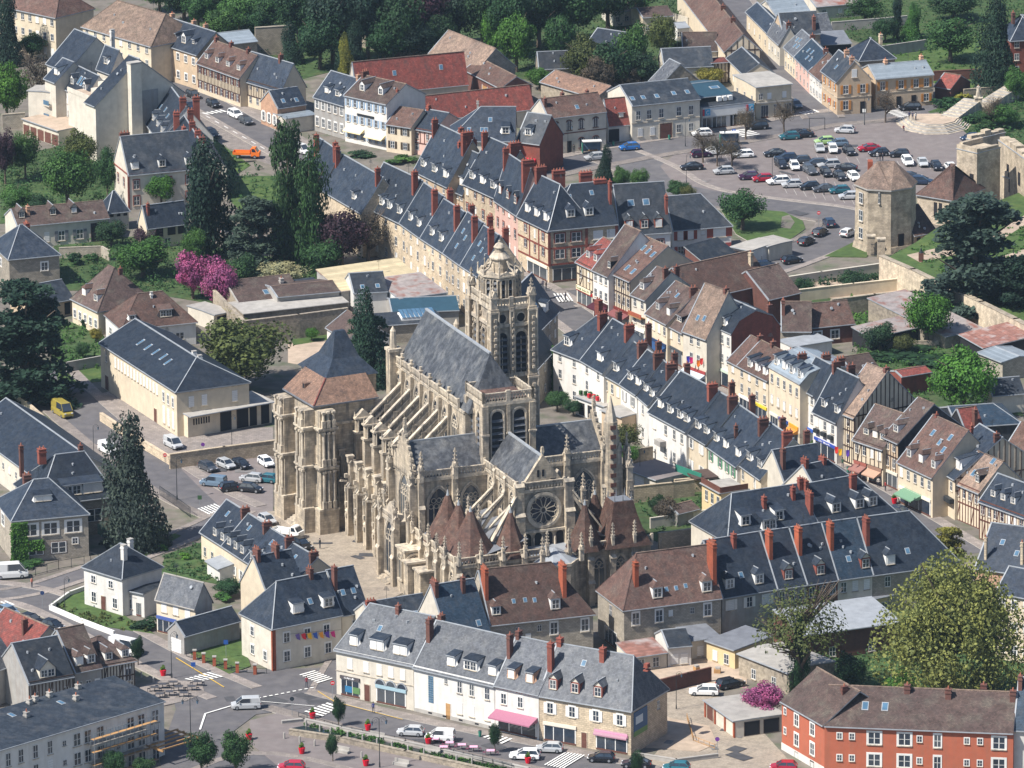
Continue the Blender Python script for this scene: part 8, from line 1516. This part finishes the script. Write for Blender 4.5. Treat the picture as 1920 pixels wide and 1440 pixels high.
for x,y,p,c,a,lb in((1705,236,'stand',(40,50,90),.3,'person in dark blue standing on the stone platform'),(1711,237,'stand',(50,55,80),-.5,'person in grey blue standing in the middle of the platform group'),(1717,238,'stand',(200,200,195),.8,'person with a pale top standing on the stone platform'),(1694,248,'sit',(120,40,50),.2,'person in dark red sitting on the platform steps'),(1645,302,'stand',(190,190,190),0,'person with a white top at the left of the group among the parked cars'),(1650,304,'stand',(40,40,45),1,'person in black in the middle of the group among the parked cars'),(1655,303,'stand',(60,60,70),2,'person in dark grey at the right of the group among the parked cars'),(60,1103,'stand',(210,130,110),1,'person in salmon top pushing a pushchair by the side street'),(1018,543,'stand',(60,60,80),0,'person in dark clothes at the corner building shopfront'),(1024,545,'stand',(100,80,70),1,'person in brown beside the corner building shopfront'),(1647,915,'stand',(200,190,180),0,'person with pale top in the market street'),(1622,900,'stand',(60,70,110),0,'person in blue in the market street'),(1112,560,'stand',(70,70,90),0,'person crossing at the red tiled corner shop'),(1660,922,'stand',(150,60,60),2,'person in red walking past the flower pot in the market street'),(1700,950,'stand',(190,180,120),1,'person in pale yellow near the green awning'),(1580,878,'stand',(50,90,70),0,'person in green under the coloured banners'),(1545,858,'stand',(60,60,70),2,'person in grey beside the blue fascia bank'),(1060,566,'stand',(90,90,110),1,'person on the zebra crossing at the big corner building'),(700,1338,'stand',(50,60,120),0,'person in blue on the pavement before the white front row building'),(575,1290,'stand',(130,50,60),0,'person in dark red at the junction zebra crossing'),(1290,690,'stand',(200,190,180),1,'person with a white top at the top of the market street'),(600,1030,'stand',(60,70,80),1,'person crossing the church square'),(1076,288,'stand',(60,60,60),0,'person beside a bicycle in front of the arched window house')):
 g=P(x,y);g.z=.14 if p=='stand' and y>250 else 1.3 if y<240 else.3;e=empty('person',g,a);tag(e,lb,'person');o=newobj('body',HU[p],e);o.color=C_(*c)
 if p=='stand':newobj('hair',HAIR,e)
for i,(x,y,c)in enumerate([(1287,668,(60,60,160)),(1293,670,(200,40,110)),(1306,676,(230,120,40)),(1312,672,(200,60,60)),(1330,655,(200,50,90)),(1565,838,(220,60,50)),(1572,842,(235,180,40)),(1586,844,(90,60,160)),(1605,836,(225,80,50)),(1612,835,(60,80,170))]):
 b=MB();b.add([(0,0,0),(.6,.1,0),(.55,-.05,-1.0),(.3,0,-1.25),(.05,0,-1.0)],[(0,4,3,2,1)],M['obj']);g=P(x,y,5.5);o=b.build('flag',None,Matrix.Translation(g));o.color=C_(*c);tag(o,'%s coloured banner from the left hanging over the market street'%OR[i],'flag','banners over the market street')
vm=MB();vm.box(-.18,-.18,0,.18,.18,.4,M['zincl']);VENT=vm.mesh('roof_vent')
am=MB();am.cyl(0,0,0,2.2,.03,.02,M['iron'],4)
for k in range(5):am.box(-.5+.06*k,-.02,1.5+k*.14,.5-.06*k,.02,1.54+k*.14,M['iron'])
ANT=am.mesh('antenna');dm=MB();dm.cyl(0,0,0,.12,.45,.35,M['zincl'],10);DISH=dm.mesh('satellite_dish')
for h in HOUSES:
 if h.r>1.5 and h.L>4:
  for _ in range(rt.randint(0,3)):
   x,y=rt.uniform(.1,.9)*h.L,rt.uniform(.12,.42)*h.d
   if h.hl<x<h.L-h.hr:h.part('roof_vent',VENT,None,TRS(x,y,h.pz(y)-.1,rt.uniform(0,1),rt.uniform(.6,1.2),rt.uniform(.6,1.2),1))
  if rt.random()<.4:h.part('antenna',ANT,None,TRS(h.L*rt.uniform(.3,.7),h.d/2,h.h+h.r-.1,rt.uniform(0,3)))
  if rt.random()<.1:h.part('satellite_dish',DISH,None,TRS(h.L*rt.uniform(.2,.8),h.d*.3,h.pz(h.d*.3)+.4,0,.7,.7,.7)@Matrix.Rotation(1.1,4,'X'))
for i,(x,y,w,l,m)in enumerate([(rt.uniform(*a),rt.uniform(*b_),rt.uniform(.5,2.6),rt.uniform(.6,4),rt.choice(['patch_dark','patch_light','patch_dark']))for a,b_,n in(((420,600),(1300,1335),7),((700,1000),(1385,1400),5),((1300,1700),(270,350),14),((370,490),(880,960),4),((1240,1400),(1340,1430),6),((1340,1560),(395,470),4),((600,700),(990,1060),5))for _ in range(n)]):
 pm=mat(m,(.07,.07,.075)if m[-1]=='k' else(.2,.19,.18),'plain',.9);b=MB();g=P(x,y);b.add([(-l/2,-w/2,0),(l/2,-w/2,0),(l/2,w/2,0),(-l/2,w/2,0)],[(0,1,2,3)],pm);struct(b.build('road_patch',None,Matrix.Translation((g.x,g.y,.083+i*.0007))@Matrix.Rotation(rt.uniform(-.9,.3),4,'Z')))
poly('stream',[(548,1366),(570,1362),(760,1400),(985,1448),(965,1456),(760,1412),(640,1386),(560,1374)],.115,M['water'])
for i,(x,y)in enumerate(((1633,478),(1652,484))):
 b=MB();b.box(-.7,-.5,0,.7,.5,3.6,M['castle']);b.box(-.85,-.65,3.6,.85,.65,3.9,M['stonel']);thing_mesh('gate_pillar',b,'%s weathered stone pillar of the castle gate'%('left' if i==0 else 'right'),'gate pillar',mw=Matrix.Translation(P(x,y)))
b=MB()
for i in range(7):b.box(-.9+i*.3-.03,-.03,0,-.9+i*.3+.03,.03,2.6,M['iron'])
b.box(-1,-.04,.3,1,.04,.4,M['iron']);b.box(-1,-.04,2.2,1,.04,2.3,M['iron']);thing_mesh('castle_gate',b,'dark iron gate between the two castle gate pillars','gate',mw=Matrix.Translation(P(1642,481))@Matrix.Rotation(-.4,4,'Z'))
g=P(1727,490,3.5);e=empty('bust',g);tag(e,'dark bronze bust on a brown pedestal on the castle lawn','statue');b=MB();b.box(-.45,-.45,0,.45,.45,1.6,M['brown']);newobj('pedestal',b.mesh('pedestal'),e);b=MB();b.cyl(0,0,1.6,2.0,.38,.3,M['iron'],8);b.cyl(0,0,2.0,2.15,.12,.12,M['iron'],6);b.cyl(0,0,2.15,2.5,.17,.12,M['iron'],8);newobj('head',b.mesh('head'),e)
b=MB();b.box(-1.6,-.05,0,-1.5,.05,2.4,M['iron']);b.box(1.5,-.05,0,1.6,.05,2.4,M['iron']);b.box(-1.6,-.05,2.4,1.6,.05,2.5,M['iron']);thing_mesh('height_barrier',b,'black height limit frame at the entrance of the parking square','barrier',mw=Matrix.Translation(P(1532,244))@Matrix.Rotation(.1,4,'Z'))
car(236,1218,-35,'w','bigvan','beside the half timbered end house')
for x,y,lb in((1255,262,'at the white two storey house'),(1150,274,'between bus shelter and blue car'),(640,1300,'on the pavement corner'),(900,1382,'in front of the restaurant'),(1440,815,'in the market street by the blue shop'),(1590,886,'beside the brown awnings')):
 b=MB();b.cyl(0,0,0,.9,.22,.26,M['greenp'],8);b.cyl(0,0,.9,1.0,.28,.1,M['iron'],8);thing_mesh('litter_bin',b,'green litter bin '+lb,'bin',mw=Matrix.Translation(P(x,y)+Vector((0,0,.12))))
for i,(x,y)in enumerate([(1400,1262),(1412,1266),(1306,1258),(1345,1262),(1255,1240)]):
 b=MB();b.box(-.5,-.35,0,.5,.35,.7,M['wood']);b.box(-.45,-.3,.7,.3,.3,1.0,M['conc']);thing_mesh('crate',b,'%s stack of boards and crates from the left in the back yard'%OR[(3,4,1,2,0)[i]],'crate',mw=Matrix.Translation(P(x,y))@Matrix.Rotation(i,4,'Z'))
hb_=MB();hb_.box(-1000,-1300,-1.2,1000,1600,362,M['dark'])
hz=hb_.build('haze');hz['kind']='stuff';hm=bpy.data.materials.new('haze');hm.use_nodes=True;t_=hm.node_tree;t_.nodes.remove(t_.nodes['Principled BSDF'])
pv=t_.nodes.new('ShaderNodeVolumePrincipled');pv.inputs['Color'].default_value=(.6,.8,1,1);pv.inputs['Density'].default_value=.00003;pv.inputs['Anisotropy'].default_value=.2
t_.links.new(pv.outputs[0],t_.nodes['Material Output'].inputs['Volume']);hz.data.materials.clear();hz.data.materials.append(hm)
